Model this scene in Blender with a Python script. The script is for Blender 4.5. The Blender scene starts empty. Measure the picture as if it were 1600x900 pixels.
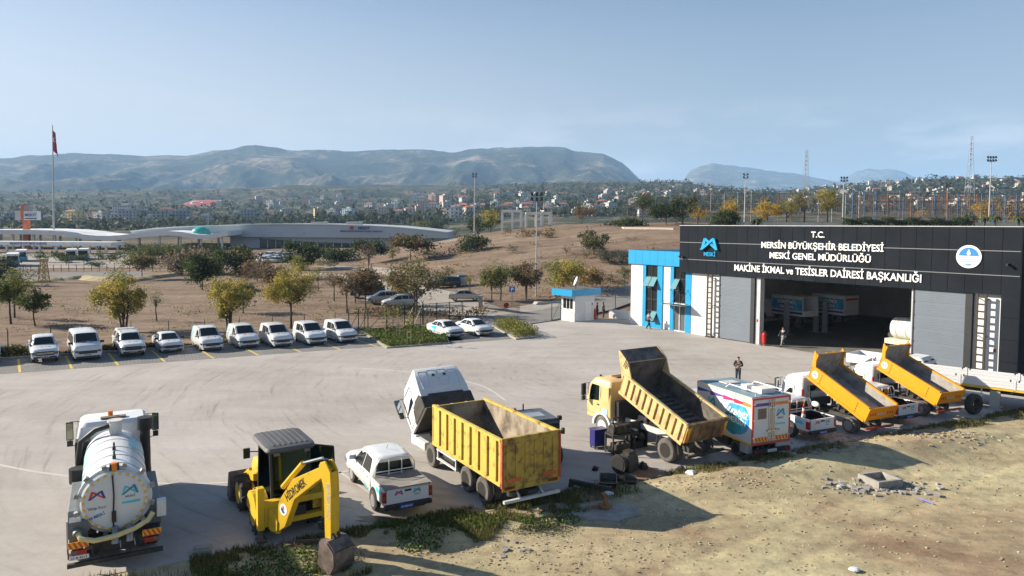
import bpy, math, random
import numpy as np
from mathutils import Vector, Matrix, noise, Quaternion
R_ = math.radians
scene = bpy.context.scene
COL = scene.collection
random.seed(7)
rnd = random.Random(11)
# ------------------------------------------------------------------ camera
CF, CH = 1110.0, 10.4                      # focal length in px of a 1600 px wide picture, camera height
CP, CR, CS = R_(3.0), R_(0.4), -37.8
F_ = Vector((0, math.cos(CP), -math.sin(CP)))
U0 = Vector((0, math.sin(CP), math.cos(CP))); R0 = Vector((1, 0, 0))
RV = R0*math.cos(CR) + U0*math.sin(CR); UV = U0*math.cos(CR) - R0*math.sin(CR)
cam_d = bpy.data.cameras.new('camera'); cam = bpy.data.objects.new('camera', cam_d); COL.objects.link(cam)
cam_d.sensor_width = 36; cam_d.lens = 36*CF/1600; cam_d.shift_y = CS/1600
cam_d.clip_start = .1; cam_d.clip_end = 40000
mw = Matrix.Identity(4)
for i in range(3):
    mw[i][0] = RV[i]; mw[i][1] = UV[i]; mw[i][2] = -F_[i]
mw[2][3] = CH
cam.matrix_world = mw
scene.camera = cam
# ------------------------------------------------------------------ sky, sun, exposure
SUN_EL = R_(26.0)
SUN_AZ = math.atan2(-.98, .19)             # clockwise from +Y
sun_dir = Vector((math.sin(SUN_AZ)*math.cos(SUN_EL), math.cos(SUN_AZ)*math.cos(SUN_EL), math.sin(SUN_EL)))
world = bpy.data.worlds.new('World'); scene.world = world; world.use_nodes = True
wn = world.node_tree; wn.nodes.clear()
sky = wn.nodes.new('ShaderNodeTexSky'); sky.sky_type = 'NISHITA'; sky.sun_disc = False
sky.sun_elevation = SUN_EL; sky.sun_rotation = SUN_AZ % (2*math.pi)
sky.air_density = 1.0; sky.dust_density = 0.5; sky.ozone_density = 3.0; sky.altitude = 100
bg = wn.nodes.new('ShaderNodeBackground'); bg.inputs[1].default_value = 0.053
wo = wn.nodes.new('ShaderNodeOutputWorld')
# thin bands of cloud low over the hills, part of the sky itself
tc = wn.nodes.new('ShaderNodeTexCoord')
mp = wn.nodes.new('ShaderNodeMapping'); mp.inputs['Scale'].default_value = (1.0, 1.0, 4.2)
nz = wn.nodes.new('ShaderNodeTexNoise'); nz.inputs['Scale'].default_value = 6.5; nz.inputs['Detail'].default_value = 9; nz.inputs['Roughness'].default_value = .6
cr = wn.nodes.new('ShaderNodeValToRGB'); cr.color_ramp.elements[0].position = .49; cr.color_ramp.elements[1].position = .64
sx = wn.nodes.new('ShaderNodeSeparateXYZ')
el = wn.nodes.new('ShaderNodeValToRGB'); e = el.color_ramp.elements
e[0].position = .10; e[0].color = (1, 1, 1, 1); e[1].position = .175; e[1].color = (0, 0, 0, 1)
mul = wn.nodes.new('ShaderNodeMath'); mul.operation = 'MULTIPLY'
mul2 = wn.nodes.new('ShaderNodeMath'); mul2.operation = 'MULTIPLY'; mul2.inputs[1].default_value = .65
cmx = wn.nodes.new('ShaderNodeMix'); cmx.data_type = 'RGBA'
cmx.inputs['B'].default_value = (7.2, 6.9, 6.9, 1)
L = wn.links.new
L(tc.outputs['Generated'], mp.inputs['Vector']); L(mp.outputs[0], nz.inputs['Vector']); L(nz.outputs['Fac'], cr.inputs[0])
L(tc.outputs['Generated'], sx.inputs[0]); L(sx.outputs['Z'], el.inputs[0])
L(cr.outputs[0], mul.inputs[0]); L(el.outputs[0], mul.inputs[1]); L(mul.outputs[0], mul2.inputs[0])
hr_ = wn.nodes.new('ShaderNodeValToRGB'); q_ = hr_.color_ramp.elements; q_[0].position = .02; q_[0].color = (1, 1, 1, 1); q_[1].position = .36; q_[1].color = (0, 0, 0, 1)
hc_ = wn.nodes.new('ShaderNodeMapRange'); hc_.inputs['From Min'].default_value = -.62; hc_.inputs['From Max'].default_value = .35
hx_ = wn.nodes.new('ShaderNodeMix'); hx_.data_type = 'RGBA'; hx_.inputs['A'].default_value = (8.9, 8.1, 7.3, 1); hx_.inputs['B'].default_value = (3.45, 3.55, 3.6, 1)
hm_ = wn.nodes.new('ShaderNodeMix'); hm_.data_type = 'RGBA'
L(sx.outputs['Z'], hr_.inputs[0]); L(sx.outputs['X'], hc_.inputs['Value']); L(hc_.outputs[0], hx_.inputs['Factor']); L(hr_.outputs[0], hm_.inputs['Factor']); L(sky.outputs[0], hm_.inputs['A']); L(hx_.outputs['Result'], hm_.inputs['B'])
L(mul2.outputs[0], cmx.inputs['Factor']); L(hm_.outputs['Result'], cmx.inputs['A']); L(cmx.outputs['Result'], bg.inputs[0]); L(bg.outputs[0], wo.inputs[0])
sun_d = bpy.data.lights.new('sun', 'SUN'); sun_d.energy = 5.0; sun_d.angle = R_(.53); sun_d.color = (1, .90, .74)
sun = bpy.data.objects.new('sun', sun_d); COL.objects.link(sun)
sun.rotation_euler = sun_dir.to_track_quat('Z', 'Y').to_euler(); sun.location = (-60, 10, 60)
vs_ = scene.view_settings
vs_.view_transform = 'Standard'; vs_.look = 'None'; vs_.gamma = 1; vs_.use_curve_mapping = False; vs_.exposure = 1.27
scene.cycles.use_denoising = True
scene.cycles.max_bounces = 6; scene.cycles.volume_bounces = 1
scene.cycles.volume_max_steps = 64

# ------------------------------------------------------------------ measuring helpers: where a sight line meets the ground
def ray(px, py): return F_ + RV*((px-800)/CF) - UV*((py-450-CS)/CF)
def G(px, py, z=0.0):
    d = ray(px, py); t = (z-CH)/d.z
    return Vector((d.x*t, d.y*t, z))
def col_at(x, y): return 800 + CF*x/max(y, 1e-3) if y > 0 else 800 + (1e5 if x > 0 else -1e5)
# ------------------------------------------------------------------ materials
MATS = {}
def mat(name, col, rough=.6, metal=0.0, var=.1, scale=2.0, bump=0.0, bscale=None, spec=None, col2=None, detail=6, ramp=(.35, .65), coat=0):
    if name in MATS: return MATS[name]
    m = bpy.data.materials.new(name); m.use_nodes = True; MATS[name] = m
    nt = m.node_tree; b = nt.nodes['Principled BSDF']
    b.inputs['Roughness'].default_value = rough; b.inputs['Metallic'].default_value = metal
    if spec is not None: b.inputs['Specular IOR Level'].default_value = spec
    if coat: b.inputs['Coat Weight'].default_value = coat; b.inputs['Coat Roughness'].default_value = .15
    if var > 0 or col2:
        t = nt.nodes.new('ShaderNodeTexCoord'); n = nt.nodes.new('ShaderNodeTexNoise')
        n.inputs['Scale'].default_value = scale; n.inputs['Detail'].default_value = detail; n.inputs['Roughness'].default_value = .65
        r = nt.nodes.new('ShaderNodeValToRGB')
        r.color_ramp.elements[0].position = ramp[0]; r.color_ramp.elements[1].position = ramp[1]
        c2 = col2 or tuple(min(1, c*(1+var)) for c in col)
        c1 = tuple(c*(1-var) for c in col) if not col2 else col
        r.color_ramp.elements[0].color = (*c1, 1); r.color_ramp.elements[1].color = (*c2, 1)
        nt.links.new(t.outputs['Object'], n.inputs['Vector']); nt.links.new(n.outputs['Fac'], r.inputs[0]); nt.links.new(r.outputs[0], b.inputs['Base Color'])
        if bump:
            n2 = nt.nodes.new('ShaderNodeTexNoise'); n2.inputs['Scale'].default_value = bscale or scale*5; n2.inputs['Detail'].default_value = 5
            bp = nt.nodes.new('ShaderNodeBump'); bp.inputs['Strength'].default_value = bump; bp.inputs['Distance'].default_value = .05
            nt.links.new(t.outputs['Object'], n2.inputs['Vector']); nt.links.new(n2.outputs['Fac'], bp.inputs['Height']); nt.links.new(bp.outputs[0], b.inputs['Normal'])
    else:
        b.inputs['Base Color'].default_value = (*col, 1)
    return m
WHITE = mat('white_car_paint', (.62, .63, .64), .32, 0, .05, 1.2, coat=.4)
WHITE2 = mat('dusty_white_paint', (.70, .69, .66), .5, 0, .1, 2.5)
GLASS = mat('dark_car_glass', (.012, .016, .018), .06, 0, 0)
CLEAR = mat('bluish_window_glass', (.10, .16, .18), .08, 0, 0)
BLACK = mat('black_plastic', (.018, .018, .019), .55, 0, .2, 4)
CHASSIS = mat('dirty_dark_chassis', (.022, .021, .020), .75, 0, 0, 3, col2=(.055, .05, .043))
RUBBER = mat('tyre_rubber', (.022, .022, .022), .85, 0, 0, 3, col2=(.06, .055, .048))
RIM = mat('steel_rim', (.35, .35, .35), .45, .5, .15, 5)
RIMD = mat('dirty_shaded_truck_rim', (.014, .012, .010), .7, .1, .3, 6)  # dirty rim, colour blackened further to stand for shade in the wheel hollow
CHROME = mat('bright_metal', (.6, .6, .6), .25, .9, .1, 5)
LAMP = mat('headlamp_glass', (.10, .115, .13), .2, .1, .3, 12)
REDL = mat('red_lamp', (.35, .015, .012), .25, 0, .1, 8)
AMBER = mat('amber_lamp', (.75, .22, .02), .3, 0, .1, 8)
PLATE = mat('white_number_plate', (.72, .72, .72), .4, 0, .05)
BLUEP = mat('blue_number_plate', (.02, .09, .42), .4, 0, .05)
TEAL = mat('turquoise_livery', (.03, .40, .52), .4, 0, 0, 1.3, col2=(.10, .62, .74))
TEALD = mat('dark_teal_livery', (.01, .20, .32), .4, 0, .1)
NAVY = mat('navy_livery', (.03, .05, .22), .4, 0, .1)
REDP = mat('red_livery', (.60, .03, .06), .4, 0, .1)
PURP = mat('purple_livery', (.14, .05, .30), .4, 0, .1)
ORNG = mat('orange_livery', (.75, .22, .04), .45, 0, .1)
# ------------------------------------------------------------------ mesh builder
class B:
    def __init__(s): s.v = []; s.f = []; s.m = []
    def add(s, vs, fs, mi=0):
        n = len(s.v); s.v += [tuple(p) for p in vs]
        for f in fs: s.f.append(tuple(i+n for i in f)); s.m.append(mi)
        return s
    def box(s, x0, x1, y0, y1, z0, z1, mi=0):
        if x0 > x1: x0, x1 = x1, x0
        if y0 > y1: y0, y1 = y1, y0
        if z0 > z1: z0, z1 = z1, z0
        return s.add([(x0,y0,z0),(x1,y0,z0),(x1,y1,z0),(x0,y1,z0),(x0,y0,z1),(x1,y0,z1),(x1,y1,z1),(x0,y1,z1)],
              [(0,3,2,1),(4,5,6,7),(0,1,5,4),(1,2,6,5),(2,3,7,6),(3,0,4,7)], mi)
    def cbox(s, c, d, mi=0, M=None):
        x, y, z = d[0]/2, d[1]/2, d[2]/2
        vs = [Vector((a*x, b*y, e*z)) for a, b, e in ((-1,-1,-1),(1,-1,-1),(1,1,-1),(-1,1,-1),(-1,-1,1),(1,-1,1),(1,1,1),(-1,1,1))]
        if M is not None: vs = [M @ q for q in vs]
        c = Vector(c)
        return s.add([c+q for q in vs], [(0,3,2,1),(4,5,6,7),(0,1,5,4),(1,2,6,5),(2,3,7,6),(3,0,4,7)], mi)
    def bar(s, p, q, w, h=None, mi=0, up=(0,0,1)):
        p = Vector(p); q = Vector(q); h = h or w; d = (q-p).normalized(); u = Vector(up)
        if abs(d.dot(u)) > .98: u = Vector((1,0,0))
        r = d.cross(u).normalized()*(w/2); u = r.cross(d).normalized()*(h/2)
        return s.add([p-r-u,p+r-u,p+r+u,p-r+u,q-r-u,q+r-u,q+r+u,q-r+u],
              [(0,3,2,1),(4,5,6,7),(0,1,5,4),(1,2,6,5),(2,3,7,6),(3,0,4,7)], mi)
    def tube(s, pts, r, n=8, mi=0, caps=True):
        pts = [Vector(p) for p in pts]; k = len(pts); rs = r if isinstance(r, (list, tuple)) else [r]*k
        rings = []; pu = None
        for i, p in enumerate(pts):
            d = (pts[min(i+1,k-1)]-pts[max(i-1,0)]).normalized()
            if pu is None: pu = Vector((0,0,1)) if abs(d.z) < .9 else Vector((1,0,0))
            a = d.cross(pu).normalized(); b = a.cross(d).normalized(); pu = b
            rings.append([p+a*(rs[i]*math.cos(2*math.pi*j/n))+b*(rs[i]*math.sin(2*math.pi*j/n)) for j in range(n)])
        return s.loft(rings, mi, caps)
    def cyl(s, p, q, r, n=16, mi=0, r2=None): return s.tube([p, q], [r, r if r2 is None else r2], n, mi)
    def loft(s, rings, mi=0, caps=True, closed=True):
        n = len(rings[0]); b0 = len(s.v)
        for rg in rings: s.v += [tuple(p) for p in rg]
        for i in range(len(rings)-1):
            for j in range(n if closed else n-1):
                a = b0+i*n+j; b = b0+i*n+(j+1) % n
                s.f.append((a, b, b+n, a+n)); s.m.append(mi)
        if caps:
            s.f.append(tuple(b0+j for j in range(n))[::-1]); s.m.append(mi)
            s.f.append(tuple(b0+(len(rings)-1)*n+j for j in range(n))); s.m.append(mi)
        return s
    def prism(s, poly, fn, mi=0):        # poly: list of 2D points; fn(a,b,k) -> 3D, k=0/1
        n = len(poly)
        vs = [fn(a, b, 0) for a, b in poly]+[fn(a, b, 1) for a, b in poly]
        return s.add(vs, [tuple(range(n))[::-1], tuple(range(n, 2*n))]+[(i, (i+1) % n, (i+1) % n+n, i+n) for i in range(n)], mi)
    def xz(s, poly, y0, y1, mi=0): return s.prism(poly, lambda a, b, k: (a, y0 if k == 0 else y1, b), mi)
    def yz(s, poly, x0, x1, mi=0): return s.prism(poly, lambda a, b, k: (x0 if k == 0 else x1, a, b), mi)
    def xy(s, poly, z0, z1, mi=0): return s.prism(poly, lambda a, b, k: (a, b, z0 if k == 0 else z1), mi)
    def sphere(s, c, r, n=12, k=8, mi=0, sc=(1,1,1)):
        c = Vector(c); rings = []
        for i in range(1, k):
            t = math.pi*i/k
            rings.append([c+Vector((r*sc[0]*math.sin(t)*math.cos(2*math.pi*j/n), r*sc[1]*math.sin(t)*math.sin(2*math.pi*j/n), -r*sc[2]*math.cos(t))) for j in range(n)])
        return s.loft(rings, mi, True)
    def build(s, name, mats, parent=None, smooth=0, bevel=0.0, loc=None, fix=True):
        me = bpy.data.meshes.new(name); me.from_pydata(s.v, [], s.f)
        mats = mats if isinstance(mats, (list, tuple)) else [mats]
        for m in mats: me.materials.append(m)
        if len(mats) > 1: me.polygons.foreach_set('material_index', s.m)
        if fix:
            import bmesh
            bm = bmesh.new(); bm.from_mesh(me); bmesh.ops.recalc_face_normals(bm, faces=bm.faces); bm.to_mesh(me); bm.free()
        if smooth:
            me.polygons.foreach_set('use_smooth', [True]*len(me.polygons))
            if smooth < 180: me.set_sharp_from_angle(angle=R_(smooth))
        me.update()
        o = bpy.data.objects.new(name, me); COL.objects.link(o)
        if parent: o.parent = parent
        if loc: o.location = loc
        if bevel:
            b = o.modifiers.new('bevel', 'BEVEL'); b.width = bevel; b.segments = 2; b.limit_method = 'ANGLE'; b.angle_limit = R_(35)
        return o
def empty(name, loc=(0,0,0), rz=0.0):
    o = bpy.data.objects.new(name, None); COL.objects.link(o); o.location = loc; o.rotation_euler = (0,0,rz); o.empty_display_size = .3
    return o
def tag(o, label, cat, group=None, kind=None):
    o['label'] = label; o['category'] = cat
    if group: o['group'] = group
    if kind: o['kind'] = kind
    return o
def setting(o, kind='structure'):
    o['kind'] = kind; return o
def copy_tree(o, parent=None):
    c = o.copy(); COL.objects.link(c)
    if parent: c.parent = parent
    for ch in list(o.children): copy_tree(ch, c)
    return c
def lettering(s, o, r, u, h, m, parent=None, name='lettering', align='CENTER', ext=.004, bold=0.0, width=None, spacing=1.0):
    cu = bpy.data.curves.new(name, 'FONT'); cu.body = s; cu.size = h*1.37; cu.align_x = align; cu.offset = bold*h; cu.extrude = ext/2; cu.space_character = spacing
    cu.resolution_u = 3
    ob = bpy.data.objects.new(name, cu); me = bpy.data.meshes.new_from_object(ob)
    bpy.data.objects.remove(ob); bpy.data.curves.remove(cu)
    o = Vector(o); r = Vector(r).normalized(); u = Vector(u).normalized(); n = r.cross(u)
    co = np.empty(len(me.vertices)*3); me.vertices.foreach_get('co', co); co = co.reshape(-1, 3)
    k = 1.0
    if width: k = width/max(1e-6, co[:, 0].max()-co[:, 0].min())
    new = np.array(o)[None]+np.outer(co[:, 0]*k, r)+np.outer(co[:, 1], u)+np.outer(co[:, 2]+ext/2, n)
    me.vertices.foreach_set('co', new.ravel()); me.materials.clear(); me.materials.append(m); me.update(); me.name = name
    ob = bpy.data.objects.new(name, me); COL.objects.link(ob)
    if parent: ob.parent = parent
    return ob
def emblem(o, r, u, w, h, ma, mb, parent, ext=.005, name='emblem'):
    # two ribbons folded into a peaked M
    o = Vector(o); r = Vector(r).normalized(); u = Vector(u).normalized(); n = r.cross(u)
    t = .15
    b = B()
    def rib(side, lift, mi):
        for poly in ([(-.5,0),(-.5+t*.55,0-.02),(-.22,.62),(-.26,1),(-.32,1)], [(-.32,1),(-.2,1),(.5,.03),(.5,-.02),(.36,-.02),(-.24,.78)]):
            pts = [(side*a*w, c*h) for a, c in poly]
            b.prism(pts, lambda a, c, k: o+r*a+u*c+n*(lift+(ext if k else 0)), mi)
    rib(1, 0, 0); rib(-1, ext*.55, 1)
    return b.build(name, [ma, mb], parent)
def disc(b, c, n, r, t, k=24, mi=0):
    c = Vector(c); n = Vector(n).normalized(); return b.cyl(c, c+n*t, r, k, mi)
# ================================================================== GROUND
def vnoise(x, y, seed=0):
    xi = np.floor(x).astype(np.int64); yi = np.floor(y).astype(np.int64); xf = x-xi; yf = y-yi
    u = xf*xf*(3-2*xf); v = yf*yf*(3-2*yf)
    def hsh(a, b):
        n = (a*374761393+b*668265263+seed*974634777) & 0x7fffffff
        n = ((n ^ (n >> 13))*1274126177) & 0x7fffffff
        return ((n ^ (n >> 16)) & 0xffff)/65535.0
    return (hsh(xi, yi)*(1-u)+hsh(xi+1, yi)*u)*(1-v)+(hsh(xi, yi+1)*(1-u)+hsh(xi+1, yi+1)*u)*v
def fbm(x, y, o=5, seed=0, ridge=False):
    s = 0; a = .5; t = 0
    for i in range(o):
        n = vnoise(x*2**i+17.3*i, y*2**i-9.1*i, seed+i)
        if ridge: n = 1-np.abs(2*n-1)
        s = s+a*n; t += a; a *= .5
    return s/t
TC = np.array([-700, 0, 200, 420, 560, 650, 750, 850, 950, 1060, 1300, 1600, 2300], float)
TD = np.array([0, 88, 100, 120, 140, 170, 200, 240, 300, 420], float)
TZ = np.array([
 [0,0,0,0,0,0,0,0,0,4], [0,0,0,0,0,0,0,0,0,4], [0,0,0,0,0,0,0,0,0,4],
 [0,0,.1,.2,.4,.5,.6,.4,.5,4.5], [0,0,.1,.4,.9,1.6,2.2,1.5,1,5], [0,0,.2,1,2.2,4,5,3.5,2,5.5],
 [0,0,.4,2,4,6.3,8.4,7.5,5,6.5], [0,0,.6,2.6,5.2,8.4,10.8,10.4,8,8.5], [0,0,.8,3.3,6.4,10,11.7,11.3,9,9.5],
 [0,0,.8,4.0,8,10.9,11.8,11.5,9.5,10.5], [0,0,.3,6,10.9,11.4,11.7,11.6,10.5,12], [0,0,.3,6,11,11.5,11.9,12,11,13], [0,0,.3,6,11,11.5,11.9,12,11,13]], float)
CC = np.array([-700, 0, 200, 420, 560, 650, 750, 850, 950, 1060, 1120, 1200, 1300, 1450, 1600, 2300], float)
CY = np.array([310, 307, 302, 297, 293, 291, 288, 283, 281, 280, 289, 295, 287, 276, 271, 270], float)
CDD = np.array([2300, 2300, 2300, 2300, 2300, 2300, 2200, 2100, 1900, 1700, 1500, 1500, 1500, 1350, 1300, 1300], float)
def pd(x, y):
    r = np.hypot(x, y); c = np.where(r > 1e-6, y/np.maximum(r, 1e-6), 1)
    px = np.where(y > .28*r, 800+CF*x/np.maximum(y, .28*r), np.where(x > 0, 2300, -700))
    return np.clip(px, -700, 2300), r*np.maximum(c, .55)
def hgt(x, y):
    x = np.asarray(x, float); y = np.asarray(y, float); sh = x.shape; x = x.ravel(); y = y.ravel()
    px, d = pd(x, y)
    near = np.zeros_like(d); ci = np.clip(np.searchsorted(TC, px)-1, 0, len(TC)-2); t = (px-TC[ci])/(TC[ci+1]-TC[ci])
    di = np.clip(np.searchsorted(TD, d)-1, 0, len(TD)-2); s = np.clip((d-TD[di])/(TD[di+1]-TD[di]), 0, 1)
    near = (TZ[ci, di]*(1-t)+TZ[ci+1, di]*t)*(1-s)+(TZ[ci, di+1]*(1-t)+TZ[ci+1, di+1]*t)*s
    yc = np.interp(px, CC, CY); dc = np.interp(px, CC, CDD)
    z420 = np.interp(px, TC, TZ[:, -1])
    y420 = 354-CF*(z420-CH)/420
    k = np.clip(np.log(np.maximum(d, 1)/420)/np.log(dc/420), 0, 1)
    yy = y420+(yc-y420)*k**1.05
    far = CH+(354-yy)*d/CF
    bump = (fbm(x/260, y/260, 5, 3)-.5)*np.clip((d-420)/1400, 0, 1)*60*np.clip((dc*1.05-d)/300, .25, 1)
    far = far+bump
    far = np.where(d > dc, far[...]-(d-dc)*.14, far)
    z = np.where(d > 420, far, near)
    roll = (fbm(x/14, y/14, 3, 9)-.5)*np.clip((d-92)/60, 0, 1)*np.clip((d-60)/40, 0, 1)*.9*np.clip(near/4+.15, 0, 1)
    return (z+np.where(d < 420, roll, 0)).reshape(sh)
def Z(x, y): return float(hgt(np.array([x]), np.array([y]))[0])
def GT(px, py, dmin=60, dmax=3500):
    """first point of the terrain met by the sight line through a spot of the photograph"""
    d = ray(px, py); t = np.exp(np.linspace(math.log(dmin), math.log(dmax), 700))/d.y
    z = CH+d.z*t; h = hgt(d.x*t, d.y*t); i = np.argmax(z <= h)
    if not (z <= h).any(): i = len(t)-1
    return Vector((d.x*t[i], d.y*t[i], h[i]))
def at(px, dist):
    """spot on the terrain in the direction of column px, dist metres ahead"""
    x = (px-800)/CF*dist; return Vector((x, dist, Z(x, dist)))
def grid_mesh(name, X, Y, Zz, m):
    r, c = X.shape; v = np.stack([X, Y, Zz], -1).reshape(-1, 3)
    i = np.arange(r*c).reshape(r, c); q = np.stack([i[:-1, :-1], i[:-1, 1:], i[1:, 1:], i[1:, :-1]], -1).reshape(-1, 4)
    me = bpy.data.meshes.new(name); me.vertices.add(len(v)); me.vertices.foreach_set('co', v.ravel().astype(np.float32))
    me.loops.add(q.size); me.loops.foreach_set('vertex_index', q.ravel().astype(np.int32)); me.polygons.add(len(q))
    me.polygons.foreach_set('loop_start', np.arange(0, q.size, 4, dtype=np.int32)); me.polygons.foreach_set('loop_total', np.full(len(q), 4, dtype=np.int32))
    me.polygons.foreach_set('use_smooth', np.ones(len(q), bool))
    me.update(calc_edges=True); me.materials.append(m)
    o = bpy.data.objects.new(name, me); COL.objects.link(o); return o
# -- node helper for bespoke ground materials
class N:
    def __init__(s, name):
        s.m = bpy.data.materials.new(name); s.m.use_nodes = True; s.t = s.m.node_tree; s.b = s.t.nodes['Principled BSDF']
        s.pos = s.t.nodes.new('ShaderNodeNewGeometry').outputs['Position']
    def lk(s, a, b): s.t.links.new(a, b)
    def noise(s, scale, vec=None, detail=6, rough=.6, dist=0):
        n = s.t.nodes.new('ShaderNodeTexNoise'); n.inputs['Scale'].default_value = scale; n.inputs['Detail'].default_value = detail
        n.inputs['Roughness'].default_value = rough; n.inputs['Distortion'].default_value = dist; s.lk(vec or s.pos, n.inputs['Vector']); return n.outputs['Fac']
    def ramp(s, fac, stops):
        r = s.t.nodes.new('ShaderNodeValToRGB'); e = r.color_ramp.elements
        while len(e) < len(stops): e.new(.5)
        for k, (p, c) in enumerate(stops):
            e[k].position = p; e[k].color = (*c, 1) if not isinstance(c, (int, float)) else (c, c, c, 1)
        s.lk(fac, r.inputs[0]); return r.outputs[0]
    def mix(s, fac, a, b, mode='MIX'):
        x = s.t.nodes.new('ShaderNodeMix'); x.data_type = 'RGBA'; x.blend_type = mode
        for sock, v in (('Factor', fac), ('A', a), ('B', b)):
            if isinstance(v, (int, float)): x.inputs[sock].default_value = v
            elif isinstance(v, tuple): x.inputs[sock].default_value = (*v, 1)
            else: s.lk(v, x.inputs[sock])
        return x.outputs['Result']
    def math(s, op, a, b=0.0):
        x = s.t.nodes.new('ShaderNodeMath'); x.operation = op
        for i, v in enumerate((a, b)):
            if isinstance(v, (int, float)): x.inputs[i].default_value = v
            else: s.lk(v, x.inputs[i])
        return x.outputs[0]
    def scale(s, sx_, sy_, sz_, vec=None, rot=0, loc=(0,0,0)):
        x = s.t.nodes.new('ShaderNodeMapping'); x.inputs['Scale'].default_value = (sx_, sy_, sz_); x.inputs['Rotation'].default_value = (0,0,rot); x.inputs['Location'].default_value = loc
        s.lk(vec or s.pos, x.inputs['Vector']); return x.outputs[0]
    def bump(s, h, strength=.5, dist=.05):
        x = s.t.nodes.new('ShaderNodeBump'); x.inputs['Strength'].default_value = strength; x.inputs['Distance'].default_value = dist
        s.lk(h, x.inputs['Height']); s.lk(x.outputs[0], s.b.inputs['Normal'])
    def out(s, col, rough=.95):
        s.lk(col, s.b.inputs['Base Color']); s.b.inputs['Roughness'].default_value = rough; s.b.inputs['Specular IOR Level'].default_value = .15; return s.m
# -- terrain: dry grass near, scrub on the far slopes
n = N('dry_ground_and_scrub')
c1 = n.ramp(n.noise(.035, detail=8, rough=.65), [(.3, (.145, .092, .066)), (.5, (.228, .162, .116)), (.7, (.275, .206, .15))])
c2 = n.ramp(n.noise(.9, detail=8, rough=.7), [(.3, .62), (.7, 1.12)])
near = n.mix(1.0, c1, c2, 'MULTIPLY'); near = n.mix(1.0, near, n.ramp(n.noise(.28, n.scale(.35, 1, 1), 6, .65), [(.36, .66), (.5, 1.0), (.66, 1.1)]), 'MULTIPLY')
gp = n.ramp(n.noise(.09, detail=8, rough=.7, dist=.6), [(.55, 0.0), (.66, 1.0)])
near = n.mix(n.math('MULTIPLY', gp, .6), near, (.13, .12, .06))
s1 = n.noise(.012, detail=10, rough=.72, dist=.4); s2 = n.noise(.11, detail=6, rough=.75)
sm = n.math('ADD', n.math('MULTIPLY', s1, .55), n.math('MULTIPLY', s2, .45))
far = n.ramp(sm, [(.42, (.020, .032, .018)), (.515, (.038, .050, .028)), (.55, (.13, .10, .07)), (.62, (.25, .18, .135)), (.74, (.34, .27, .21))])
ln = n.t.nodes.new('ShaderNodeVectorMath'); ln.operation = 'LENGTH'; n.lk(n.pos, ln.inputs[0])
fm = n.ramp(n.math('DIVIDE', ln.outputs['Value'], 1000.0), [(.30, 0.0), (.46, 1.0)])
n.bump(n.noise(2.2, detail=6, rough=.7), .6, .12)
TERR = n.out(n.mix(fm, near, far), 1.0)
pxs = np.concatenate([np.arange(-700, -60, 16), np.arange(-60, 1660, 4), np.arange(1660, 2301, 16)]).astype(float)
az = np.arctan((pxs-800)/CF); back = np.linspace(az[-1], az[0]+2*math.pi, 30)[1:]
az = np.concatenate([az, back])
rr = np.concatenate([np.linspace(3, 60, 8), np.linspace(66, 420, 120), np.exp(np.linspace(math.log(430), math.log(3600), 130))])
A, Rr = np.meshgrid(az, rr)
dd = Rr/np.maximum(np.cos(A), .55)
dd = np.where(np.cos(A) > .55, Rr/np.cos(A), Rr/.55)
X = dd*np.sin(A); Y = dd*np.cos(A)
ter = setting(grid_mesh('terrain', X, Y, hgt(X, Y)-.12*(np.hypot(X, Y) < 95)-.03, TERR))
# -- mountains
def ridge_mesh(name, prof, d0, d1, dcrest, m, px0, px1, amp, seed, step=4, zb=0):
    P = np.arange(px0, px1+1, step).astype(float); D = np.concatenate([np.linspace(d0, dcrest, 60), np.linspace(dcrest, d1, 14)[1:]])
    PX, DD = np.meshgrid(P, D); X = (PX-800)/CF*DD; Y = DD
    yc = np.interp(P, [p for p, _ in prof], [q for _, q in prof]); zc = CH+(354-yc)/CF*dcrest
    t = (D-d0)/(dcrest-d0); f = np.where(t <= 1, np.clip(t, 0, 1)**.92, 1-(t-1)*.55)[:, None]
    nz_ = fbm(X/620+3, Y/1300+X/1900, 7, seed, True)-.55
    env = np.where(t <= 1, np.clip(np.sin(np.clip(t, 0, 1)**.8*math.pi)*np.clip(1-t, 0, 1)**.6*1.35, .02, 1), .02)[:, None]
    crest = (fbm(X/160, Y/400, 5, seed+5)-.5)*.06
    h = zb+(zc[None]-zb)*(f+crest)*1.0+nz_*amp*env
    return setting(grid_mesh(name, X, Y, h, m))
n = N('forested_mountain')
sm = n.math('ADD', n.math('MULTIPLY', n.noise(.0022, detail=10, rough=.72, dist=.6), .62), n.math('MULTIPLY', n.noise(.02, detail=5, rough=.8), .38))
n.bump(n.noise(.03, detail=6, rough=.8), 1.0, 14)
MTN = n.out(n.ramp(sm, [(.36, (.010, .017, .010)), (.475, (.024, .034, .018)), (.525, (.065, .06, .038)), (.585, (.24, .19, .14)), (.7, (.42, .35, .29))]), 1)
n = N('rocky_mountain')
st = n.scale(.006, .006, .03)
sm = n.math('ADD', n.math('MULTIPLY', n.noise(1, st, 8, .75), .6), n.math('MULTIPLY', n.noise(.02, detail=6, rough=.8), .4))
n.bump(n.noise(.02, detail=6, rough=.8), 1.0, 12)
ROCKM = n.out(n.ramp(sm, [(.42, (.03, .045, .03)), (.52, (.10, .095, .075)), (.62, (.34, .30, .27))]), 1)
main = [(-400, 262), (-200, 258), (0, 254), (60, 250), (120, 245), (170, 246), (230, 249), (290, 247), (345, 239), (380, 234), (400, 232), (440, 236), (500, 239), (560, 238), (620, 234), (660, 233), (700, 238), (720, 238), (750, 233), (800, 229), (840, 230), (880, 231), (895, 237), (940, 242), (970, 255), (1000, 281), (1040, 305), (1100, 330)]
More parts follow.
